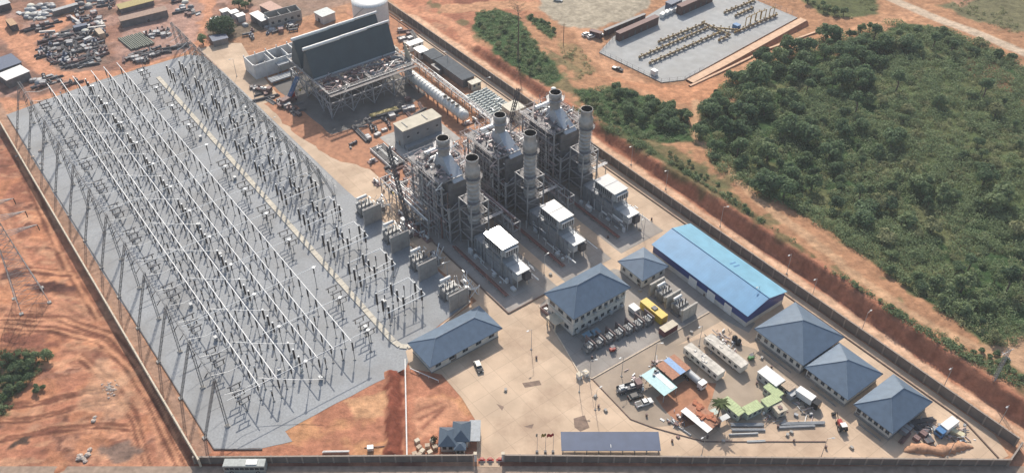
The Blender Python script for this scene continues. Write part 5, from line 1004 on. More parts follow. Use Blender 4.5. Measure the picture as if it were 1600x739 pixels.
for u,v,l in ((918,530,'small blue-grey awning by the office wall, western one'),(930,526,'small blue-grey awning by the office wall, eastern one')): r = thing('awning', l, 'awning', T(u,v,.1), ROT+pi/2); MB().box(-1.5,1.5,-1.1,1.1,2.1,2.2).build('roof', mat('awning_blue',(.16,.26,.33),.5), r); [MB().tube((x,y,0),(x,y,2.1),.05,4).build('post', STEEL, r) for x in (-1.4,1.4) for y in (-1,1)]
r = thing('bin_store', 'brown walled skip bay with pale rubble west of the office', 'skip', T(862,494,.1), ROT); MB().box(-4,4,-1.4,-1.2,0,1.6).box(-4,4,1.2,1.4,0,1.6).box(-4,-3.8,-1.2,1.2,0,1.6).box(3.8,4,-1.2,1.2,0,1.6).build('wall', RSTEEL, r); q = MB(); [q.cbox(R.uniform(-3,3),R.uniform(-.8,.8),0,R.uniform(.5,1.4),R.uniform(.4,.9),R.uniform(.5,1.5),R.uniform(0,3)) for _ in range(12)]; q.build('rubble', WHITE, r)
# ================= CAMP =================
def cabin(label, u, v, rot, Lx, wy, h, wm, rm, name='site_cabin', over=.2, nwin=3, z=.1, group=None):
    r = thing(name, label, 'cabin', T(u,v,z), rot, group); lx, ly = Lx/2, wy/2; MB().box(-lx,lx,-ly,ly,0,h).build('wall', wm, r); q = MB().extr([(-lx-over,h),(lx+over,h),(lx+over,h+.12),(-lx-over,h+.12)],-ly-over,ly+over); [q.box(-lx+i*lx/4-.04,-lx+i*lx/4+.04,-ly-over,ly+over,h+.12,h+.17) for i in range(9)]; q.build('roof', rm, r)
    for i in range(nwin): opening(r,'window','-y',-lx+Lx*(i+.5)/nwin,1.0,.8,.8,lx,ly)
    opening(r,'door','+x',0,.05,.9,2.0,lx,ly,True); return r
GRF = mat('green_roof',(.40,.47,.24),.6,0,.15); TANP = mat('tan_paint',(.46,.35,.25),.7); CYR = mat('cyan_roof',(.36,.55,.56),.5,0,.08); OXR = mat('oxide_roof',(.36,.16,.09),.7,0,.25); PGW = mat('pale_green_wall',(.42,.46,.38),.8)
cabin('green-roofed cabin standing alone next to the palm', 1143,644, ROT, 6.4,2.6,2.6, PGW, GRF); cabin('long green-roofed cabin, the western one of the joined pair', 1173,646, math.radians(30), 5.3,2.6,2.6, PGW, GRF); cabin('green-roofed cabin joined to the east end of the long one', 1202,635, math.radians(30), 4.9,2.6,2.75, PGW, GRF)
cabin('green-roofed cabin below the white canopy', 1206,619, ROT, 4.8,2.5,2.5, PGW, GRF); cabin('white-roofed cabin at the north corner of the camp', 1202,598, ROT, 6.6,3.6,2.9, CLADL, WHITE); cabin('tan-roofed cabin beside the white-roofed one', 1225,609, ROT, 4.8,2.8,2.65, TANP, TANP); cabin('small grey-roofed cabin beside the tan one', 1237,620, math.radians(32), 3.0,1.6,2.1, CLADL, CLADL, nwin=1)
r = cabin('square cream-roofed kiosk with an opening at the end of the green cabins', 1216,646, math.radians(25), 2.9,2.6,2.4, CREAM, CREAM, nwin=1); MB().cbox(0,0,2.75,1.1,1.1,.1).build('roof_hatch', RSTEEL, r)
TRW = mat('trailer_white',(.60,.56,.50),.6,0,.2,.7)
for lab, u, v, Lx in (('long white trailer with cluttered roof, nearer the orange shed',1098,572,13.5),('long white trailer with dark roof hatches, nearer the blue warehouse',1132,559,14.5)):
    r = thing('long_trailer', lab, 'trailer', T(u,v,.1), ROT); MB().box(-Lx/2,Lx/2,-1.5,1.5,.7,3.1).build('body', TRW, r); MB().box(-Lx/2-.08,Lx/2+.08,-1.6,1.6,3.1,3.2).build('roof', mat('trailer_roof',(.50,.46,.40),.7,0,.35,.7), r); g_ = random.Random(int(u)); q = MB(); [q.cbox(g_.uniform(-Lx/2+1,Lx/2-1),g_.uniform(-1,1),3.2,g_.uniform(.4,1.3),g_.uniform(.3,.7),g_.uniform(.08,.2)) for _ in range(5)]; q.build('roof_box', TRW, r); [MB().box(-Lx/2+1+i*2.2,-Lx/2+2+i*2.2,-1.53,-1.5,1.5,2.4).build('window', GLASS, r) for i in range(6)]; wheels(r, [(x,y) for x in (-Lx*.3,Lx*.3) for y in (-1.3,1.3)], .45, .3)
def canopy(label, u, v, rot, Lx, wy, h, rm, name='open_shelter', walls=None, z=.1):
    r = thing(name, label, 'shelter', T(u,v,z), rot); MB().extr([(-Lx/2,h),(Lx/2,h),(Lx/2,h+.1),(-Lx/2,h+.1)],-wy/2,wy/2).build('roof', rm, r); [MB().cbox(x,y,0,.15,.15,h).build('post', STEEL, r) for x in (-Lx/2+.2,Lx/2-.2) for y in (-wy/2+.2,wy/2-.2)]
    if walls: MB().box(-Lx/2+.3,Lx/2-.3,wy/2-.35,wy/2-.25,0,h-.05).box(-Lx/2+.3,-Lx/2+.4,-wy/2+.3,wy/2-.4,0,h-.05).build('wall', walls, r)
    return r
r = canopy('open shelter with pale cyan sheet roof and white panels', 1028,607, ROT, 9.4,5.2,3.0, CYR); MB().box(-2.5,4.2,.6,2.2,3.1,3.16).build('roof_panel', WHITE, r); q = MB(); [q.cbox(R.uniform(-4.6,-2.5),R.uniform(0,2.5),3.1,.7,.6,.5,R.random()) for _ in range(5)]; q.build('roof_box', CLAD, r)
r = canopy('shed with rust-orange roof crossed by one blue sheet', 1050,585, ROT, 6.8,7.4,3.2, OXR, 'site_shed', PGW); MB().box(-3.4,3.4,-.6,1.6,3.31,3.34).build('roof_panel', mat('blue_sheet',(.16,.30,.52),.5), r)
r = canopy('ragged rust-red shed with one white roof strip beside the kerb', 1094,660, ROT+.05, 9.5,5.8,2.9, OXR, 'site_shed', RSTEEL); MB().box(-4.7,4.9,-3.3,-1.2,3.02,3.07).build('roof_panel', WHITE, r); q = MB(); [q.cbox(R.uniform(-4.6,3),R.uniform(-.8,2.6),3.0,R.uniform(.8,2),R.uniform(.6,1.4),R.uniform(.1,.5),R.uniform(0,3)) for _ in range(16)]; q.build('roof_patch', mat('rust_sheet',(.40,.14,.07),.8,0,.3), r)
canopy('low pale green sheet canopy left of the palm', 1107,652, math.radians(25), 5.2,1.9,1.6, mat('pale_green_sheet',(.45,.52,.46),.6)); canopy('white sheet canopy leaning toward the rust-red shed', 1128,660, math.radians(30), 4.,1.6,1.8, CLADL)
pal = thing('palm_tree', 'single tall palm between the rust-red shed and green cabins', 'palm', T(1120,655), 0); q = MB(); q.tube((0,0,0),(.2,.1,3.5),.28,8,.2).tube((.2,.1,3.5),(.1,0,7),.2,8,.16); q.build('trunk', mat('palm_bark',(.16,.12,.09),.95,0,.3), pal); q = MB()
for i in range(22):
    t_ = 2*pi*i/22+R.random()*.2; el = R.uniform(-.2,.9); ln = R.uniform(2.4,3.4); pr = Vector((.1,0,7)); 
    for s in range(7):
        f = (s+1)/7; p_ = Vector((.1+math.cos(t_)*ln*f,math.sin(t_)*ln*f,7+math.sin(el)*ln*f-1.5*f*f)); sd_ = Vector((-math.sin(t_),math.cos(t_),0))*(.42*math.sin(pi*min(1,f*.85+.12))); q.face([pr-sd_*.8,p_-sd_,p_,pr]).face([pr,p_,p_+sd_-Vector((0,0,.15)),pr+sd_*.8]); pr = p_
LEAFP = leafmat('palm_leaf',(.03,.055,.02),(.08,.11,.04)); q.build('crown', LEAFP, pal)
def heap(name, label, cat, u, v, n, spread, mats_, smax=1.4, z=.05, group=None, seed=0, hmax=.9):
    g_ = random.Random(seed+int(u*7+v)); r = thing(name, label, cat, T(u,v,z), g_.uniform(0,3), group)
    q = MB()
    for i in range(n):
        q.mi = g_.randrange(len(mats_)); x, y = g_.gauss(0,spread*.5), g_.gauss(0,spread*.5); t = g_.random(); zz = max(0,(1-math.hypot(x,y)/spread))*hmax*g_.random()
        if t < .55: q.cbox(x,y,zz,g_.uniform(.3,smax),g_.uniform(.2,smax*.6),g_.uniform(.15,.7),g_.uniform(0,3))
        else: a_ = g_.uniform(0,6); ll = g_.uniform(.8,smax*2); q.tube((x,y,zz+.15),(x+math.cos(a_)*ll,y+math.sin(a_)*ll,zz+g_.uniform(.1,.7)),g_.uniform(.06,.16),5)
    q.build('debris', mats_, r); return r
MIX = [DSTEEL, STEEL, RSTEEL, WHITE, CLAD, PINK]
for u,v,l,n in ((1492,680,'heap of scrap machinery and cream panels by the east apron',50),(1450,672,'scatter of dark scrap beside the last pyramid-roofed house',30),(1062,660,'litter of dark scrap outside the camp kerb',24),(1000,598,'dark scrap piled along the camp edge above the flat lorry',24),(1030,572,'black scrap under the light pole by the oxide shed',16),(1140,545,'clutter of drums and boxes at the far end of the white trailer',24),(1125,528,'row of pink and white sacks and tyres by the yard road',24),(1118,540,'grey scrap between the two white trailers',18),(1255,645,'dark scrap heap at the kerb corner',20),(1206,652,'dark clutter behind the long green cabin',22)):
    heap('scrap_heap', l, 'scrap heap', u, v, n, 3.6, MIX, 1.5)
for u,v,l in ((1147,533,'left one of two upright black tanks near the white trailer'),(1153,538,'right one of two upright black tanks near the white trailer')): r = thing('water_tank', l, 'tank', T(u,v,.1), 0, 'two black tanks'); MB().lathe([(.02,2.1),(.3,2.05),(.8,1.8),(.8,0)],12).build('shell', BLACKP, r); MB().lathe([(.25,2.05),(.25,2.2),(.02,2.22)],8).build('lid', BLACKP, r)
r = thing('crate', 'cream crate standing on the scrap beside the blue-cabbed lorry', 'crate', T(1494,680), math.radians(140)); MB().cbox(0,0,0,3.6,1.5,1.6).build('body', mat('cream_crate',(.55,.50,.33),.7), r); q = MB(); [q.box(x-.06,x+.06,-.8,.8,0,1.63) for x in (-1.6,0,1.6)]; q.build('batten', TANP, r)
q = MB(); n = 28
ring = []
for i in range(n): f = i/(n-1); ring.append((f*19-9.5, .6*math.sin(f*9)))
vs = []; fs = []
for i,(x,y) in enumerate(ring):
    for j in range(6): t_ = pi*j/5; rr_ = (.8+.5*R.random())*(.35+min(1,6*min(i,n-1-i)/n)); vs.append((x+R.uniform(-.2,.2), y+1.15*rr_*math.cos(t_), .9*rr_*math.sin(t_)))
fs = [(i*6+j,i*6+j+1,i*6+j+7,i*6+j+6) for i in range(n-1) for j in range(5)]
r = q.add(vs,fs,True).build('sand_heap', mat('brown_sand',(.45,.25,.15),.95,0,.25), None, T(1466,702), math.radians(3)); tag(r,'long low ridge of brown sand beside the scrap machinery','sand heap')
def bundle(name, label, cat, u, v, rot, Lx, n, rad, m, z=.1, group=None, tw=None):
    r = thing(name, label, cat, T(u,v,z), rot, group); q = MB(); k = max(2,int(math.sqrt(n*2)))
    for i in range(n): y = (i % k)*rad*2.15-k*rad; zz = rad+(i//k)*rad*1.9; o = R.uniform(-.3,.3); q.tube((-Lx/2+o,y,zz),(Lx/2+o,y,zz),rad,6)
    q.build(cat.split()[-1], m, r); return r
for u,v,rt,Lx,n,m,l in ((1167,664,0,9,6,CLAD,'grey pipe bundle below the long green cabin'),(1168,672,0,9,4,STEEL,'pale pipe bundle second below the long green cabin'),(1160,678,.05,8,3,CLADL,'longest white pipe bundle nearest the south apron under the green cabins'),(1253,662,.03,12,6,CLAD,'long grey beam bundle below the east end of the camp'),(1245,667,.05,10,4,STEEL,'dark pale-edged beam bundle beside the longer grey one'),(1180,689,.05,5,2,CLADL,'short pipe pair farthest toward the south wall')): bundle('pipe_bundle', l, 'pipe bundle', u, v, rt, Lx, n, .16, m)
bundle('pipe_bundle','white pipe bundle lying on red dirt by the south wall','pipe bundle',525,706,.02,7,4,.14,WHITE); bundle('pipe_bundle','lone rusty beam lying beside the small white box in the dirt','pipe bundle',590,697,.1,7,1,.12,RSTEEL)
bundle('pipe_bundle','long pale pipe stack along the dark kerb west of the palm','pipe bundle',1062,668,-.75,8,3,.13,CLADL)
container('small white box standing in the dirt by the trench', T(579,702), .1, WHITE, 1.6,1.2,1.2)
q = MB().tube((0,0,.35),(P(636,712)[0]-P(633,562)[0], P(636,712)[1]-P(633,562)[1], .35),.22,6); tag(q.build('water_pipe', WHITE, None, P(633,562)), 'straight white pipe running from the control building to the south wall', 'pipe')
q = MB(); d_ = Vector(P(685,597))-Vector(P(641,578)); q.tube((0,0,.8),(d_.x,d_.y,.8),.13,6); [q.tube((d_.x*f,d_.y*f,-.1),(d_.x*f,d_.y*f,.8),.08,5) for f in (0,.33,.66,1)]; tag(q.build('barrier_rail', WHITE, None, P(641,578)), 'white rail on short posts beside the control building', 'rail')
for i in range(9): 
    u,v = [(655,700),(652,690),(648,710),(660,706),(668,698),(672,708),(655,712),(676,690),(680,700)][i]
    r = thing('building_block_stack', 'small pale stack of blocks on red dirt west of the gatehouse', 'block stack', T(u,v), R.random(), 'block stacks by the gatehouse'); MB().cbox(0,0,0,1.3,1.1,.8+.3*R.random(),0,.04).build('block', CREAM if i % 2 else TANP, r)
r = thing('shrub', 'dark shrub beside the gatehouse wall', 'shrub', T(678,690), 0); LEAFD = leafmat('shrub_leaf',(.022,.036,.016),(.06,.075,.03)); V, Q = leaves(np.array([[0,0,1.2],[.5,.3,.8]]), np.array([[.9,.9,1.1],[.7,.7,.8]]), 240, .16); npmesh('crown', V, Q, LEAFD, r); MB().tube((0,0,0),(0,0,1.2),.06,5).build('trunk', MATS['palm_bark'], r)
# flags
FW_ = mat('flag_white',(.6,.58,.5),.8); FG_ = mat('flag_olive',(.30,.25,.05),.8); FR_ = mat('flag_red',(.42,.03,.03),.8)
for u, m, l, pose in ((839,FW_,'limp white flag on the western pole by the gate',.3),(852,FG_,'green-yellow flag on the middle pole by the gate',.8),(864,FR_,'red flag flying on the eastern pole by the gate',1.2)):
    r = thing('flag_pole', l, 'flag', P(u,706,.07), 0, 'three flag poles'); MB().tube((0,0,0),(0,0,8),.07,6,.04).build('pole', STEEL, r); MB().cbox(0,0,0,.7,.7,.45,0,.1).build('base', DSTEEL, r); q = MB(); vs = []
    for i in range(9): x = -i/8*1.5*pose; vs += [(x,.18*math.sin(i*1.3),7.9-.25*i/8),(x,.18*math.sin(i*1.3+.4),6.8-.5*i/8)]
    q.add(vs,[(2*i,2*i+1,2*i+3,2*i+2) for i in range(8)],True).build('flag', m, r)
# lamp posts
def lamp_proto(h):
    r = thing('street_lamp','x','street lamp',(0,0,0),0); MB().tube((0,0,0),(0,0,h),.10,6,.06).build('pole', STEEL, r); MB().tube((0,0,h),(1.2,0,h+.25),.05,5).build('arm', STEEL, r); hd = MB().cbox(1.4,0,h+.18,.8,.35,.16,0,.06).build('lamp_head', CLADL, r); MB().cbox(1.4,0,h+.15,.6,.25,.03).build('lens', LAMPG, hd); MB().cbox(0,0,-.05,.5,.5,.35).build('base', CONC, r); return r
lp = lamp_proto(8.5); first = True
for gname, lab, pts in (('lamps along the haul road','slim lamp post on the tan haul road outside the east wall',[(1229,428),(1268,466),(1474,605),(1345,520),(1125,354),(1040,296),(986,258),(1560,664)]),('lamps on the plant apron','slim lamp post standing on the concrete apron or yard kerb',[(830,546),(905,612),(971,588),(1022,568),(921,594),(850,430),(1005,372),(1096,712),(1282,716),(1480,714),(930,640),(1092,540),(1180,478),(700,440),(620,320),(400,165),(430,215),(370,120)]),('lamps along the village road','slim lamp post beside the north fence road',[(625,60),(700,108),(760,150)])):
    for u, v in pts:
        c = lp if first else copy_tree(lp); first = False; c.location = T(u,v); c.rotation_euler = (0,0,R.choice((ROT+pi/2,ROT-pi/2,0))); tag(c, lab, 'street lamp', gname)
r = thing('floodlight_mast', 'thick dark floodlight mast with a pale head by the tallest boiler', 'mast', W(-233.5,196), 0); MB().tube((0,0,0),(0,0,17),.45,8,.38).build('pole', mat('mast_brown',(.06,.045,.045),.6), r); MB().lathe([(.4,16.8),(1.0,17),(1.0,17.5),(.02,17.7)],10).build('lamp_head', WHITE, r)
r = thing('utility_pole', 'lone dark pole on the scrubby hill beside the haul road', 'pole', T(880,72), 0); MB().tube((0,0,-.3),(0,0,11),.15,6).build('pole', MATS['palm_bark'], r); MB().box(-.9,.9,-.06,.06,10.2,10.35).build('crossarm', MATS['palm_bark'], r)
# pylons
def pylon(label, loc, rot, h, bw, arm):
    r = thing('power_pylon', label, 'pylon', loc, rot); q = MB(); lv = [0,.09,.18,.26,.34,.41,.48,.54,.60,.65,.70,.75,.79,.83,.87,.94,1]; wd = lambda f: bw*(1-f)**1.25+.9 if f < .9 else .9*(1-f)*8+.1
    cs = lambda f: [Vector((sx*wd(f)/2,sy*wd(f)/2,h*f)) for sx,sy in ((-1,-1),(1,-1),(1,1),(-1,1))]
    for i in range(len(lv)-1):
        a, b = cs(lv[i]), cs(lv[i+1])
        for k in range(4): q.tube(a[k],b[k],.11,4); q.tube(a[k],b[(k+1)%4],.06,3); q.tube(a[(k+1)%4],b[k],.06,3); q.tube(b[k],b[(k+1)%4],.06,3)
    q.build('tower', mat('pylon_steel',(.30,.29,.29),.5,.2), r)
    for z_, l_ in ((.62,arm),(.76,arm*.85),(.89,arm*.7)):
        for s in (-1,1):
            q = MB(); tp = Vector((0,s*l_,h*z_)); [q.tube((x,s*.4,h*z_+dz),tp,.08,4) for x in (-.6,.6) for dz in (0,1.6)]; [q.tube((x*.5,s*l_*.5,h*z_),(x*.5,s*l_*.5,h*z_+.8),.05,3) for x in (-.6,.6)]; ar_ = q.build('crossarm', MATS['pylon_steel'], r); MB().tube(tp,tp-Vector((0,0,2.2)),.14,5).build('insulator', BROWNI, ar_)
    [MB().cbox(sx*(bw+.9)/2,sy*(bw+.9)/2,-.3,1.1,1.1,.7).build('footing', CONC, r) for sx in (-1,1) for sy in (-1,1)]; return r
pylon('tall pale lattice pylon on red earth outside the cream wall', T(50,470), ROT, 42, 7.5, 10)
r = thing('power_pylon', 'small leaning lattice pole with cross pieces on the bank at the right edge', 'pylon', T(1551,597), .4); q = MB(); lattice_col(q,(0,0,-.3),(.6,.4,12),.7,14,.07); q.build('tower', STEEL, r); MB().tube((-1.6,.3,10.5),(2.6,.5,11),.1,5).build('crossarm', STEEL, r); MB().tube((.5,-1.5,9.2),(.5,1.8,9.4),.1,5).build('crossarm', STEEL, r)
# ================= NORTH-WEST LAYDOWN =================
def roofshed(label, pts, h, rm, wm, name='site_shed', drop=.0, over=.3, mono=0.):
    c = [Vector(P(u,v,h)) for u,v in pts]; d = c[1]-c[0]; L_ = (c[1]-c[0]).length; w_ = (c[2]-c[1]).length; m_ = sum(c,Vector())/4; r = thing(name, label, 'shed', (m_.x,m_.y,0), math.atan2(d.y,d.x)); l, y = L_/2, w_/2
    MB().add([(-l,-y,h-mono),(l,-y,h-mono),(l,y,h+mono),(-l,y,h+mono),(-l,-y,h-mono+.12),(l,-y,h-mono+.12),(l,y,h+mono+.12),(-l,y,h+mono+.12)],[(3,2,1,0),(4,5,6,7),(0,1,5,4),(1,2,6,5),(2,3,7,6),(3,0,4,7)]).build('roof', rm, r); MB().box(-l+over,l-over,-y+over,y-over,-.2,h-mono-.02).build('wall', wm, r)
    MB().box(-l+over-.05,-l+over,-.9,.9,0,2.2).build('door', DSTEEL, r); return r
BLR = mat('dusty_blue_roof',(.075,.10,.16),.6,0,.2); BRR = mat('brown_shed_roof',(.17,.095,.085),.7,0,.15); BSH = mat('brown_shed_wall',(.10,.055,.05),.8)
roofshed('white-roofed open shed at the left edge above the gravel corner', [(10,127),(47,112),(32,102),(-5,116)], 4, WHITE, CLADD); roofshed('long dusty blue roof behind the white-roofed shed at the left edge', [(-12,115),(30,100),(23,83),(-20,95)], 4.5, BLR, CLADD)
roofshed('dark and white roofed hut in the top left corner', [(-6,12),(15,6),(10,-4),(-12,0)], 3.5, CLADL, DSTEEL); roofshed('low long olive-yellow roof along the top of the laydown yard', [(186,16),(240,2),(236,-6),(182,7)], 2.5, mat('olive_roof',(.36,.29,.12),.8), CLADD)
roofshed('long brown roofed open store facing the pink mud yard', [(188,35),(262,17),(258,10),(184,26)], 3.5, mat('brown_roof',(.30,.20,.15),.8), CLADD); roofshed('small pale-roofed cabin right of the grey roofless block', [(500,29),(521,21),(514,11),(493,18)], 4, mat('pale_roof',(.42,.46,.45),.6), CLADL, 'site_cabin')
roofshed('pale grey roofed shed left of the roofless block', [(404,36),(418,31),(408,16),(392,20)], 3.5, CLADL, CLADD); roofshed('rosy roofed hut above the roofless block', [(424,22),(442,15),(424,1),(408,8)], 3, mat('rosy_roof',(.50,.32,.25),.8), CLADD)
for i,(u,v) in enumerate(((352,17),(366,19),(376,24),(338,30))): roofshed('white-roofed hut among the village trees, '+('first from the west','second from the west','farthest east','nearest the big tree')[i], [(u-6,v+4),(u+7,v),(u+4,v-5),(u-9,v-1)], 3, WHITE, CLADL, 'hut')
roofshed('dark blue-grey roof half under the big round tree', [(331,66),(356,60),(352,51),(328,57)], 3, BLR, CLADD)
rb = thing('roofless_block', 'grey roofless block building shell with empty windows near the round tank', 'building', W(ab(444,34)[0],ab(444,34)[1]), math.radians(33)); q = MB().box(-8,8,-3,-2.7,0,5).box(-8,8,2.7,3,0,5.4).box(-8,-7.7,-2.7,2.7,0,4.6).box(7.7,8,-2.7,2.7,0,5).box(-2,-1.7,-2.7,2.7,0,4.6).box(3,3.3,-2.7,2.7,0,4.8); q.build('wall', mat('block_grey',(.33,.32,.30),.9,0,.15), rb)
for i in range(5): opening(rb,'window','-y',-6.4+i*3.2,1.6,1.2,1.3,8,3)
container('tan-topped dark container where the laydown roads meet', T(21,44), ROT+.05, DSTEEL, 8,3,3, mat('tan_top',(.45,.28,.16),.8)); container('grey-roofed container at the top of the laydown oval', T(104,20), math.radians(40), CLADD, 12,2.6,2.8, CLAD); container('tan container at the right end of the laydown oval', T(158,57), ROT, TANP, 6.5,2.6,2.6)
container('dusty blue container beside the black crates under the oval centre', T(128,48), math.radians(30), BLR, 6,2.4,2.6)
for i,(u,v,rt,Lx) in enumerate(((117,33,-.75,10),(75,53,.15,7),(152,46,.25,8),(160,39,-1.1,5))): r = thing('steel_beam', 'pale painted steel beam, '+('longest and slanting at the top of the oval','at the west rim of the oval','level one at the oval\'s right','short steep one at the oval\'s right'), 'beam', T(u,v,.6), rt) if False else thing('steel_beam', 'pale painted steel beam, '+('longest and slanting at the top of the oval','at the west rim of the oval','level one right of the oval','short steep one right of the oval')[i], 'beam', T(u,v,.4), rt); MB().box(-Lx/2,Lx/2,-.5,.5,.9,1.02).box(-Lx/2,Lx/2,-.06,.06,.12,.9).box(-Lx/2,Lx/2,-.5,.5,0,.12).build('girder', mat('pale_beam',(.58,.54,.50),.7), r)
for i in range(6): bundle('pipe_bundle','greenish pipe in the close-laid row on the pink mud yard','pipe bundle',199+i*6.2,70-i*1.7,ROT+.1,14,2,.4,mat('mossy_pipe',(.20,.21,.17),.8),.1,'greenish pipes on the mud yard')
for i in range(7): bundle('rail_bundle','bundle of pale rails in a line along the yard edge above the gravel','rail bundle',222+i*11,91-i*3.6,.32,5.5,4,.14,CLAD if i % 2 else PINK,.1,'rails along the yard edge')
# loose stock: one proto per kind, many copies
def stock(kind, g_):
    q = MB()
    if kind == 'crate': dx,dy,dz = g_.uniform(1.2,2.6),g_.uniform(1,1.8),g_.uniform(.8,1.6); q.cbox(0,0,0,dx,dy,dz); r = q.build('crate', g_.choice((TANP,CLAD,DSTEEL,RSTEEL)), None, (0,0,0)); q = MB(); [q.cbox(x*dx/2.2,0,0,.12,dy+.06,dz+.04) for x in (-1,0,1)]; q.build('batten', RSTEEL, r)
    elif kind == 'steel_bundle': Lx = g_.uniform(4,9); n = g_.randint(5,11); [q.tube((-Lx/2+g_.uniform(-.3,.3),(i%4)*.3-.45,.15+(i//4)*.28),(Lx/2+g_.uniform(-.3,.3),(i%4)*.3-.45,.15+(i//4)*.28),.13,5) for i in range(n)]; r = q.build('steel_bundle', g_.choice((DSTEEL,CLADD,RSTEEL,CLAD,PINK)), None, (0,0,0))
    elif kind == 'pipe_spool': q.tube((-1.4,0,.6),(1.4,0,.6),.42,8); r = q.build('pipe_spool', g_.choice((CLADD,CLAD,RSTEEL)), None, (0,0,0)); q = MB(); [q.tube((x-.08,0,.6),(x+.08,0,.6),.6,8) for x in (-1.4,0,1.4)]; q.build('flange', DSTEEL, r)
    elif kind == 'duct_panel': q.cbox(0,0,.1,g_.uniform(2,3.5),g_.uniform(1,2),.18,.0); q.cbox(.2,.1,.3,g_.uniform(2,3),1.2,.15,.15); r = q.build('duct_panel', g_.choice((CLADL,CLAD,CLADD)), None, (0,0,0))
    elif kind == 'machine_part': q.cbox(0,0,0,1.6,1.3,.9,0,.2); q.tube((0,0,.8),(0,0,1.8),.35,7); r = q.build('machine_part', g_.choice((DSTEEL,BLR,RSTEEL,CLADD)), None, (0,0,0)); MB().tube((-.9,0,.5),(.9,0,.5),.25,7).build('shaft', STEEL, r)
    else: 
        vs=[];n=9
        for j in range(4):
            for i in range(n): t_=2*pi*i/n; rr_=(1.3,1.25,.9,.25)[j]*g_.uniform(.8,1.15); vs.append((rr_*math.cos(t_)*1.2,rr_*math.sin(t_),(0,.6,1.0,1.1)[j]))
        q.add(vs,[(j*n+i,j*n+(i+1)%n,(j+1)*n+(i+1)%n,(j+1)*n+i) for j in range(3) for i in range(n)],True).face(vs[27:36]); r = q.build('tarpaulin_stack', g_.choice((FW_,CLADD,CLAD,CLAD)), None, (0,0,0))
    return r
g_ = random.Random(21); KN = ('crate','steel_bundle','pipe_spool','duct_panel','machine_part','tarpaulin_stack'); PR = {k: [stock(k, g_) for _ in range(4)] for k in KN}; usedp = set()
def scatter(poly, n, kinds, where, grp, mind=2.0, axis=None):
    pts = [T(*p) for p in poly]; x0,x1 = min(p.x for p in pts),max(p.x for p in pts); y0,y1 = min(p.y for p in pts),max(p.y for p in pts); got = []
    for _ in range(n*40):
        if len(got) >= n: break
        x,y = g_.uniform(x0,x1),g_.uniform(y0,y1)
        if not inpoly(np.array([x]),np.array([y]),[(p.x,p.y) for p in pts])[0] or any((x-p)**2+(y-q_)**2 < mind**2 for p,q_ in got): continue
        got.append((x,y)); k = g_.choice(kinds); pr = g_.choice(PR[k])
        if pr.name in usedp: c = copy_tree(pr)
        else: usedp.add(pr.name); c = pr
        c.location = (x,y,float(terrain(np.array([x]),np.array([y]))[0])); c.rotation_euler = (0,0,(axis if axis is not None else g_.choice((.5,.6,2.1)))+g_.uniform(-.35,.35)); s_ = g_.uniform(.85,1.5); c.scale = (s_,s_,s_)
        tag(c, {'crate':'slatted crate','steel_bundle':'tied bundle of steel bars','pipe_spool':'flanged pipe spool','duct_panel':'pair of flat duct panels','machine_part':'greasy machine part','tarpaulin_stack':'stock under a pale tarpaulin'}[k]+' lying '+where, k.replace('_',' '), k.replace('_',' ')+'s '+grp)
scatter([(62,88),(68,60),(112,46),(158,62),(168,85),(135,106),(95,104)], 140, ('crate','steel_bundle','steel_bundle','steel_bundle','pipe_spool','duct_panel','machine_part'), 'in the crowded oval laydown heap', 'in the oval heap', 1.5)
scatter([(108,30),(130,14),(165,28),(168,52),(130,56)], 34, KN, 'north of the oval heap by the slanting beam', 'north of the oval', 1.8); scatter([(30,22),(50,10),(85,8),(80,28),(45,34)], 34, ('tarpaulin_stack','duct_panel','tarpaulin_stack'), 'in the pale heap near the top left corner', 'in the pale heap', 1.5); scatter([(35,48),(60,40),(95,32),(70,50)], 10, ('crate','steel_bundle'), 'by the tan-topped container', 'by the container', 2)
scatter([(110,0),(125,-4),(180,0),(180,14),(140,14)], 22, KN, 'beside the top edge of the laydown yard', 'at the top edge', 2); scatter([(190,95),(215,82),(265,74),(285,72),(225,98)], 26, ('steel_bundle','crate','pipe_spool'), 'behind the pale rails above the gravel', 'behind the rails', 1.8); scatter([(225,52),(262,44),(268,55),(235,62)], 14, ('crate','machine_part','duct_panel'), 'on the pink mud by the long brown store', 'by the brown store', 2)
scatter([(48,126),(85,118),(95,128),(62,138)], 16, KN, 'between the white-roofed shed and the gravel', 'by the white-roofed shed', 1.8); scatter([(98,132),(120,124),(125,128),(105,138)], 9, KN, 'at the gravel edge below the oval', 'at the gravel edge', 1.8); scatter([(270,2),(300,2),(310,24),(280,30)], 14, KN, 'beside the dirt road at the top', 'by the dirt road', 2.2)
scatter([(375,40),(420,44),(470,32),(460,52),(390,62)], 16, KN, 'around the roofless block near the village', 'round the roofless block', 2.2); scatter([(385,130),(400,140),(470,165),(470,185),(420,160)], 20, ('steel_bundle','machine_part','crate'), 'on the dirt left of the condenser', 'left of the condenser', 2); scatter([(640,150),(700,190),(670,165),(655,180),(560,235),(545,225)], 16, ('steel_bundle','pipe_spool','crate'), 'on dirt between condenser and switchgear building', 'by the switchgear building', 2.2)
scatter([(560,195),(640,160),(640,170),(570,210)], 10, ('steel_bundle','pipe_spool'), 'under the condenser shadow', 'under the condenser', 2); scatter([(625,40),(650,60),(640,75),(618,60)], 10, ('crate','steel_bundle'), 'by the round white tank', 'by the tank', 2)
scatter([(600,240),(640,262),(640,300),(610,290)], 14, ('steel_bundle','crate','machine_part','pipe_spool'), 'on red dirt beside the leaning crane boom', 'by the crane', 2); scatter([(1400,672),(1440,655),(1455,690),(1420,695)], 10, ('crate','steel_bundle'), 'in the shade of the last pyramid roof', 'by the last house', 1.8)
for pl in PR.values():
    for o in pl:
        if o.name not in usedp: [bpy.data.objects.remove(c) for c in list(o.children)]; bpy.data.objects.remove(o)
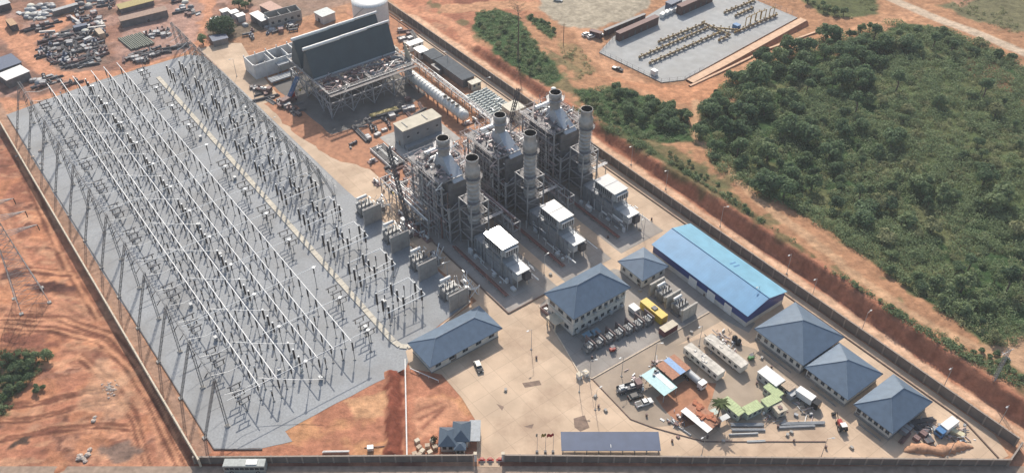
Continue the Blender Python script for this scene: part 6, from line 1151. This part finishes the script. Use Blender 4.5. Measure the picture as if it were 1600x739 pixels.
r = truck('dark flat lorry with red frame on the dirt left of the condenser', T(410,143), math.radians(-20), RSTEEL, 'flat', RSTEEL)
crane('red crawler crane with a stub of blue boom beside the condenser legs', T(452,160), T(452,160)+Vector((4,5,9)), BLUEP, REDP)
tr_ = thing('low_trailer', 'long yellowish low trailer on the dirt between condenser and switchgear', 'trailer', W(-265,146-10.5,.1) if False else T(600,178), math.radians(30)); MB().box(-6,6,-1.2,1.2,.8,1.1).build('bed', mat('trailer_yellow',(.33,.26,.09),.7), tr_); wheels(tr_, [(x,y) for x in (-4.5,-3.3,4) for y in (-1,1)], .45, .3)
# ================= GAS YARD =================
roofshed('long brown-roofed shed with dark side on the gas yard', [(960,51),(970,54),(1033,26),(1023,22)], 4.5, BRR, BSH) if False else None
def gshed(label, p0, p1, w_, h, rm, wm):
    a_, b_ = Vector(P(*p0,h)), Vector(P(*p1,h)); d = b_-a_; m_ = (a_+b_)/2; r = thing('site_shed', label, 'shed', (m_.x,m_.y,.5), math.atan2(d.y,d.x)); l = d.length/2; MB().box(-l,l,-w_/2,w_/2,h-.5,h-.35).build('roof', rm, r); MB().box(-l+.2,l-.2,-w_/2+.2,w_/2-.2,-.4,h-.52).build('wall', wm, r); [MB().box(-l+2+i*4,-l+3+i*4,-w_/2+.14,-w_/2+.18,0,2.2).build('door', DSTEEL, r) for i in range(int(l/2.2))]
gshed('long brown-roofed shed with dark shaded side on the gas yard', (965,52), (1027,25), 3.0, 4.5, BRR, BSH); gshed('brown-roofed shed at the top edge of the gas yard', (1061,10), (1112,-12), 3.4, 5, BRR, BSH); gshed('narrow dark shed behind the long brown one', (944,48), (1008,22), 1.6, 3, DSTEEL, BSH); gshed('short brown-roofed hut at the west corner by the white cars', (922,47), (940,52), 2.4, 3, BRR, BSH); gshed('dark blue shed beyond the gas yard top edge', (1044,6), (1062,-2), 4, 4, BLR, BLR)
for i in range(4): container('white container in the short row between two brown sheds', P(1035+i*6.5,27-i*3.2,.5), math.radians(60), WHITE, 3.4,1.8,2.0, None, 'store_container', 'white containers on the gas yard')
GASP = mat('gas_pipe_brown',(.34,.25,.125),.7,0,.25); GASY = mat('gas_pipe_yellow',(.42,.28,.10),.6,0,.2)
def gasline(label, p0, p1, r_=.42, yf=.3, seed=0):
    a_, b_ = Vector(P(*p0,.5)), Vector(P(*p1,.5)); d = b_-a_; Lg = d.length; r = thing('gas_pipeline', label, 'pipeline', a_, math.atan2(d.y,d.x)); g2 = random.Random(seed); q = MB(); q.mi = 0; x = 0
    while x < Lg-1: s = g2.uniform(1.5,4); q.mi = 1 if g2.random() < yf else 0; q.tube((x,0,1.),(min(x+s,Lg),0,1.),r_,8); x += s
    q.build('pipe', [GASP,GASY], r); q = MB(); x = .6
    while x < Lg: q.tube((x-.1,0,1.),(x+.1,0,1.),r_*1.5,8); x += g2.uniform(1.4,2.6)
    q.build('flange', RSTEEL, r); q = MB(); x = 1.5
    while x < Lg: q.tube((x,0,1.3),(x,0,2.1),.1,5).tube((x-.35,0,2.1),(x+.35,0,2.1),.3,6); x += g2.uniform(3,6)
    q.build('valve', GASP, r); q = MB(); [q.cbox(.8+i*3,0,-.3,.5,1.6,1.0) for i in range(int(Lg/3)+1)]; q.build('support', CONC, r)
for i,(a_,b_,l) in enumerate((((1028,69),(1100,40),'northern brown pipeline of the western three on the gas yard'),((998,93),(1106,46),'longest brown pipeline of the western three on the gas yard'),((1014,102),(1126,53),'southern brown pipeline of the western three on the gas yard'),((1096,38),(1141,58),'header pipeline joining the three western lines'),((1122,66),(1139,59),'short stub pipeline south of the header'),((1131,23),(1178,4),'far northern pipeline of the eastern group'),((1148,28),(1177,15),'short middle pipeline of the eastern group'),((1147,54),(1214,26),'longest pipeline of the eastern group with tall yellow loops'),((1110,46),(1150,50),'yellow crossing pipe beside the blue box'))): gasline(l, a_, b_, .42, .15 if i < 5 else .35, i)
for i,(u,v) in enumerate(((1168,36),(1176,32),(1184,28),(1192,26),(1205,22))):
    r = thing('pipe_loop', 'tall yellow pipe loop standing over the eastern pipelines', 'pipe loop', P(u,v+3,.5), ROT, 'yellow pipe loops'); MB().path([(0,-1.6,0),(0,-1.6,4),(0,1.6,4),(0,1.6,0)],.22,6).build('pipe', GASY, r); MB().tube((0,0,4),(0,0,4.9),.12,5).tube((-.4,0,4.9),(.4,0,4.9),.1,5).build('valve', GASY, r)
container('small blue cabin on the gas yard beside the yellow pipes', P(1150,46,.5), ROT, BLUEP, 3,2.4,2.4); container('small white kiosk at the south corner of the gas yard', P(1022,117,.5), ROT, WHITE, 2.6,2,2.2)
# ================= VEGETATION =================
LEAFA = leafmat('leaf_dark',(.050,.096,.052),(.150,.218,.112)); LEAFB = leafmat('leaf_mid',(.088,.146,.070),(.215,.275,.138)); LEAFC = leafmat('leaf_olive',(.155,.180,.09),(.30,.31,.165)); BARK = mat('bark',(.13,.10,.08),.95,0,.3)
def treeproto(kind, rad, h, n, m, size, blobs):
    g2 = np.random.default_rng(100+kind); k = blobs; t_ = g2.random(k)*2*pi; rr_ = rad*.62*np.sqrt(g2.random(k)); cz = h-rad*(.45+.75*g2.random(k)*.8)
    cent = np.stack([rr_*np.cos(t_), rr_*np.sin(t_), cz], 1); rd = np.stack([rad*(.30+.25*g2.random(k)),]*3, 1); rd[:,2] *= .8
    V, Q = leaves(cent, rd, n, size); o = npmesh('crown', V, Q, m); q = MB(); q.tube((0,0,-.4),(.1,0,h*.45),rad*.09+.05,6,rad*.06+.03)
    for i in range(min(5,k)): q.tube((.1,0,h*.40),tuple(cent[i]),rad*.045+.02,4,.02)
    tk_ = q.build('trunk', BARK); return o, tk_
TP = [treeproto(0,3.6,6.0,1500,LEAFA,.33,9), treeproto(1,2.8,4.6,1000,LEAFA,.30,8), treeproto(2,2.4,4.0,800,LEAFB,.28,7), treeproto(3,3.0,5.2,1000,LEAFB,.32,9), treeproto(4,1.9,3.0,520,LEAFB,.25,6), treeproto(5,2.2,3.4,600,LEAFC,.27,6), treeproto(6,4.2,7.4,1900,LEAFA,.36,12), treeproto(7,2.0,6.2,700,LEAFA,.27,7), treeproto(8,7.0,9.5,5200,LEAFA,.40,26)]
TL = ('broad dark green tree','rounded dark bush tree','leafy mid-green bush tree','uneven mid-green tree','low mid-green shrub tree','low olive-green shrub tree','largest spreading dark tree','narrow upright dark tree','huge round dark tree'); tused = set()
def tree(k, pos, rot, s, label, group, cat='tree'):
    cr, tk_ = TP[k]; r = thing('shrub' if cat == 'shrub' else 'tree', label, cat, pos, rot, group); r.scale = (s,s,s*R.uniform(.85,1.15))
    for o in (cr, tk_):
        if o.name in tused: c = o.copy(); COL.objects.link(c)
        else: tused.add(o.name); c = o
        c.parent = r
def zat(x, y): return float(terrain(np.array([x]), np.array([y]))[0])
FP = [(p[0],p[1]) for p in PT(FOREST)]; fx0,fx1 = min(p[0] for p in FP),max(p[0] for p in FP); fy0,fy1 = min(p[1] for p in FP),max(p[1] for p in FP); put = []
def dens(x, y): return float(fbm(np.array([x]),np.array([y]),26,60)[0])
west = P(1290,200)[0]
for _ in range(20000):
    if len(put) >= 292: break
    x, y = R.uniform(fx0,fx1), R.uniform(fy0,fy1)
    if x > 222 or not inpoly(np.array([x]),np.array([y]),FP)[0]: continue
    u_ = 800+FL*x/(math.cos(PIT)*y+math.sin(PIT)*HC); d_ = dens(x,y)+(.13 if u_ < 1340 else .07)
    if R.random() > (d_-.38)*4.5: continue
    if any((x-p)**2+(y-q_)**2 < 3.7**2 for p,q_ in put): continue
    put.append((x,y)); k = R.choice((0,0,1,1,2,3,6,7) if u_ < 1360 else (1,2,2,3,4,5,5,7)); tree(k, (x,y,zat(x,y)-.1), R.uniform(0,6), R.choice((.55,.7,.85,1.,1.3,1.7)), TL[k]+' crowded in the big wood on the right', TL[k]+'s in the wood')
for u,v,k,s,l in ((1231,90+8,7,1.0,'flat-topped lone tree on the bare bank below the causeway'),(1413,82,6,1.15,'largest dark solitary tree in the upper part of the wood'),(350,52,8,1.0,'large round dark tree among village huts at the top left')): tree(k, tuple(T(u,v)), 1.1, s, l, None)
for u,v in ((333,52),(362,56),(374,12),(392,6),(384,14),(318,70)): tree(R.choice((1,3)), tuple(T(u,v)), R.random()*6, R.uniform(.7,1.1), 'village tree standing around the big round one', 'village trees')
def fill(poly, n, ks, lab, grp, smin, smax, mind):
    pp = [(p[0],p[1]) for p in PT(poly)]; got = []; x0,x1 = min(p[0] for p in pp),max(p[0] for p in pp); y0,y1 = min(p[1] for p in pp),max(p[1] for p in pp)
    for _ in range(n*60):
        if len(got) >= n: break
        x,y = R.uniform(x0,x1),R.uniform(y0,y1)
        if not inpoly(np.array([x]),np.array([y]),pp)[0] or any((x-p)**2+(y-q_)**2 < mind**2 for p,q_ in got): continue
        if 'crest' in lab and float(fbm(np.array([x]),np.array([y]),14,90)[0]) < .52: continue
        got.append((x,y)); tree(R.choice(ks),(x,y,zat(x,y)-.1),R.uniform(0,6),R.uniform(smin,smax),lab,grp,'shrub' if smax < .8 else 'tree')
fill([(960,140),(1040,162),(1080,195),(1082,214),(1030,208),(975,178)], 26, (0,1,3,6), 'dark bush tree in the small wood below the gas yard', 'trees of the small wood', .6, 1.0, 3.2); fill([(900,145),(950,150),(1000,205),(960,200)], 14, (2,4,5), 'low shrub at the west end of the small wood', 'shrubs of the small wood', .5, .78, 2.5)
fill([(742,40),(750,22),(800,30),(835,78),(860,100),(868,122),(835,122),(790,90)], 30, (2,4,5), 'low green shrub covering the long hill below the bare tree', 'shrubs on the hill', .5, .79, 2.6); fill([(828,28),(852,34),(868,52),(850,46)], 7, (4,5,2), 'low shrub on the second green patch of the hill', 'shrubs on the hill patch', .5, .75, 2.2)
fill([(1010,228),(1060,240),(1190,348),(1250,395),(1240,405),(1160,345)], 22, (4,5,2), 'scattered low shrub along the crest of the cut bank', 'shrubs on the bank crest', .3, .62, 1.6); fill([(1250,395),(1400,490),(1540,560),(1600,600),(1590,612),(1390,500)], 22, (4,5,2), 'scattered low shrub on the far stretch of the bank crest', 'shrubs on the far bank crest', .25, .55, 1.4); fill([(1530,548),(1560,555),(1600,590),(1590,596)], 8, (4,2), 'green shrub by the small lattice pole', 'shrubs by the lattice pole', .5,.75,2)
fill([(-10,552),(40,552),(78,560),(50,595),(20,628),(-10,660)], 20, (2,3,4,1), 'leafy bush in the thicket at the left edge', 'bushes of the left thicket', .5, .85, 2.6); fill([(52,608),(70,600),(68,615),(56,620)], 3, (4,), 'small bush beside the left thicket', 'small bushes by the left thicket', .5,.7,1.5); fill([(1255,2),(1290,24),(1330,28),(1290,10)], 9, (1,3,4), 'dark tree on the green slope above the causeway', 'trees above the causeway', .6,.95,3)
# bare tall tree on the hill
bt = thing('bare_tree', 'tall thin bare tree with sparse top branches on the green hill', 'tree', T(809,92), 0); q = MB().tube((0,0,-.4),(.3,0,14),.34,7,.24).tube((.3,0,14),(0,.2,25),.24,7,.1); g_ = random.Random(5); ends = []
for i in range(26): z_ = g_.uniform(19,25.5); t_ = g_.uniform(0,6.3); l_ = g_.uniform(1.5,4.6); e_ = (math.cos(t_)*l_,math.sin(t_)*l_,z_+g_.uniform(.2,2)); q.tube((.1,.1,z_-.5),e_,.07,4,.03); [q.tube(e_,(e_[0]+g_.uniform(-1.2,1.2),e_[1]+g_.uniform(-1.2,1.2),e_[2]+g_.uniform(-.2,.9)),.035,3) for _ in range(3)]; ends.append(e_)
q.build('trunk', BARK, bt); V, Q = leaves(np.array(ends), np.full((len(ends),3),.55), 260, .12); npmesh('crown', V, Q, LEAFC, bt)
# undergrowth: low leafy ground cover nobody could count
def cover(name, polys, per, m, label, size, rmin, rmax, thr=.0, o=70, lv=24):
    Vs, Qs, off = [], [], 0
    for poly in polys:
        pp = [(p[0],p[1]) for p in PT(poly)]; xs_ = np.array(pp); x0,y0 = xs_.min(0); x1,y1 = xs_.max(0); x1 = min(x1, 235); n = int((x1-x0)*(y1-y0)*per); X = NR.uniform(x0,x1,n); Y = NR.uniform(y0,y1,n); ok = inpoly(X,Y,pp); nn = fbm(X,Y,11,o); ok &= nn > thr; X,Y,nn = X[ok],Y[ok],nn[ok]; Z = terrain(X,Y)
        rd = NR.uniform(rmin,rmax,len(X))*(.6+.9*np.clip(nn,0,1)); cent = np.stack([X,Y,Z+rd*.25],1); rad = np.stack([rd,rd,rd*.75],1); V, Q = leaves(cent, rad, int(len(X)*lv), size); Vs.append(V); Qs.append(Q+off); off += len(V)
    ob = npmesh(name, np.concatenate(Vs), np.concatenate(Qs), m); tag(ob, label, 'undergrowth', None, 'stuff')
cover('undergrowth', [FOREST], .20, LEAFB, 'tangled green undergrowth filling the big wood between its trees', .27, 1.0, 2.7, .36, 70, 66); cover('undergrowth', [FOREST], .20, LEAFC, 'olive scrub and tall grass in the thinner parts of the big wood', .24, .5, 1.5, .44, 170, 34)
cover('undergrowth', [CREST, [(1240,400),(1262,412),(1400,498),(1500,556),(1590,604),(1600,600),(1500,540),(1400,484),(1290,412)]], .8, LEAFB, 'green strip of scrub between the cut bank and the footpath', .25, .5, 1.4, .36, 79, 30)
cover('undergrowth', [BELT, HILL, [(822,25),(850,30),(870,55),(862,62),(838,45)]], .45, LEAFB, 'green scrub on the hill and in the small wood', .22, .5, 1.1, .3, 75); cover('undergrowth', [[(-40,545),(40,548),(84,556),(60,585),(30,620),(0,655),(-40,690)]], .5, LEAFB, 'green scrub of the thicket at the left edge', .22, .5, 1.0, .2, 76)
cover('undergrowth', [[(1010,228),(1060,236),(1190,345),(1330,440),(1500,530),(1600,590),(1600,612),(1440,530),(1300,450),(1160,350)], [(1210,-12),(1290,26),(1330,30),(1372,20),(1360,-16)], [(1480,10),(1540,-10),(1600,-10),(1600,60),(1560,45)], [(870,60),(905,75),(935,112),(900,125),(880,95)], [(985,222),(1050,230),(1090,250),(1060,262)]], .22, LEAFC, 'patchy dry scrub along the bank crest and open slopes', .2, .35, .9, .48, 77)
# stones on the west ground
g_ = random.Random(9)
def rock(seed):
    g2 = random.Random(seed); q = MB(); vs = []; n = 8
    for j,(f,z_) in enumerate(((.8,0),(1,.3),(.7,.65),(.2,.8))):
        for i in range(n): t_ = 2*pi*i/n; rr_ = f*g2.uniform(.7,1.2); vs.append((rr_*math.cos(t_),rr_*math.sin(t_)*.8,z_*g2.uniform(.8,1.1)))
    q.add(vs,[(j*n+i,j*n+(i+1)%n,(j+1)*n+(i+1)%n,(j+1)*n+i) for j in range(3) for i in range(n)]).face(vs[24:32]); return q
rk = [rock(i).build('rock', mat('pale_rock',(.50,.42,.36),.95,0,.2), None, (0,0,0)) for i in range(3)]; kk = 0
for cu,cv,sp,n,lab,sm in ((172,607,11,80,'pale broken stone in the rubble heap on the west ground',.26),(145,655,6,5,'pale stone near the lone pit on the west ground',.5),(130,715,10,9,'grey boulder by the lower left gully',.6),(60,250,30,6,'pale stone by the upper haul track',.6)):
    for i in range(n):
        u,v = cu+g_.gauss(0,sp*.5),cv+g_.gauss(0,sp*.4); c = rk[kk] if kk < 3 else rk[kk%3].copy(); 
        if kk >= 3: COL.objects.link(c)
        kk += 1; s_ = sm*g_.uniform(.5,1.5); c.location = T(u,v,-.05); c.scale = (s_,)*3; c.rotation_euler = (0,0,g_.uniform(0,6)); tag(c, lab, 'stone', lab.replace('stone','stones').replace('boulder','boulders'))

# loose small things on the apron
DR = MB().lathe([(.02,.95),(.3,.94),(.32,.6),(.3,.58),(.32,.3),(.3,.28),(.3,0)],10).build('oil_drum', mat('drum_paint',(.14,.10,.09),.6,0,.3,1.,0,.4), None, (0,0,0)); MB().disc(.27,.96,10).build('lid', RSTEEL, DR); n_ = 0
PL = MB().box(-.6,.6,-.5,.5,.12,.16).box(-.6,.6,-.5,-.4,0,.12).box(-.6,.6,.4,.5,0,.12).box(-.6,.6,-.05,.05,0,.12); PL = PL.build('pallet', TANP, None, (0,0,0)); MB().cbox(0,0,.17,.9,.7,.5,.1,.04).build('sack', CONC, PL)
for i,(u,v) in enumerate([(925,560),(930,620),(935,636),(946,642),(1000,722),(860,430),(950,372),(1000,360),(1018,344),(985,330),(700,560),(790,610),(838,560),(1130,690),(1105,684),(1230,680),(1240,690),(1236,676),(1215,668),(1225,660),(1050,690),(1330,700),(1290,700),(640,330),(600,300),(548,232),(420,190),(940,300),(930,262),(1045,475),(1100,462),(1000,455),(1182,600),(1190,560),(1205,575),(1080,520),(1075,530),(985,600),(1010,650),(955,520)]):
    src = (DR, PL)[i % 2]; c = src if i < 2 else copy_tree(src); c.location = T(u,v,.07); c.rotation_euler = (0,0,i*.7); tag(c, ('rusty oil drum standing loose on the yard concrete','wooden pallet with a sack left on the yard concrete')[i % 2], ('drum','pallet')[i % 2], ('oil drums about the yards','pallets about the yards')[i % 2])
# ================= LIGHT, WORLD, CAMERA =================
w = bpy.data.worlds.new('World'); sc.world = w; w.use_nodes = True; nt = w.node_tree
sk_ = nt.nodes.new('ShaderNodeTexSky'); sk_.sky_type = 'NISHITA'; sk_.sun_disc = False; sk_.sun_elevation = math.radians(40); sk_.sun_rotation = math.radians(SUN_AZ); sk_.air_density = 1.3; sk_.dust_density = 2.5
nt.links.new(sk_.outputs[0], nt.nodes['Background'].inputs[0]); nt.nodes['Background'].inputs[1].default_value = SKY
sl = bpy.data.lights.new('sun', 'SUN'); sl.energy = SUNE; sl.angle = math.radians(.6); sl.color = (1,.93,.83); so = bpy.data.objects.new('sun', sl); COL.objects.link(so)
so.rotation_euler = (math.radians(-50), 0, math.radians(-SUN_AZ))
cd = bpy.data.cameras.new('camera'); cd.sensor_width = 36; cd.lens = FL/1600*36; cd.clip_end = 12000; cd.clip_start = 1; co = bpy.data.objects.new('camera', cd); COL.objects.link(co)
co.location = (0,0,HC); co.rotation_euler = (pi/2-PIT, 0, 0); sc.camera = co
sc.render.engine = 'CYCLES'; sc.view_settings.view_transform = 'Standard'; sc.view_settings.look = 'None'; sc.view_settings.exposure = EXPO; sc.view_settings.gamma = 1
sc.cycles.max_bounces = 5; sc.cycles.diffuse_bounces = 2; sc.cycles.glossy_bounces = 2; sc.cycles.transmission_bounces = 2; sc.cycles.use_denoising = True
for o in list(bpy.data.objects):
    if 'used' in o: del o['used']
    if o.users_collection == (): bpy.data.objects.remove(o)
hz = MB().box(-900,900,-60,1100,-8,204).build('haze', None or bpy.data.materials.new('haze')); hm = hz.data.materials[0]; hm.use_nodes = True; hn = hm.node_tree; hn.nodes.remove(hn.nodes['Principled BSDF']); pv = hn.nodes.new('ShaderNodeVolumePrincipled'); pv.inputs['Color'].default_value = (.86,.88,.92,1); pv.inputs['Density'].default_value = HAZE; pv.inputs['Anisotropy'].default_value = .0; hn.links.new(pv.outputs[0], hn.nodes['Material Output'].inputs['Volume']); tag(hz, 'thin pale haze lying over the whole plant and forest', 'haze', None, 'stuff')
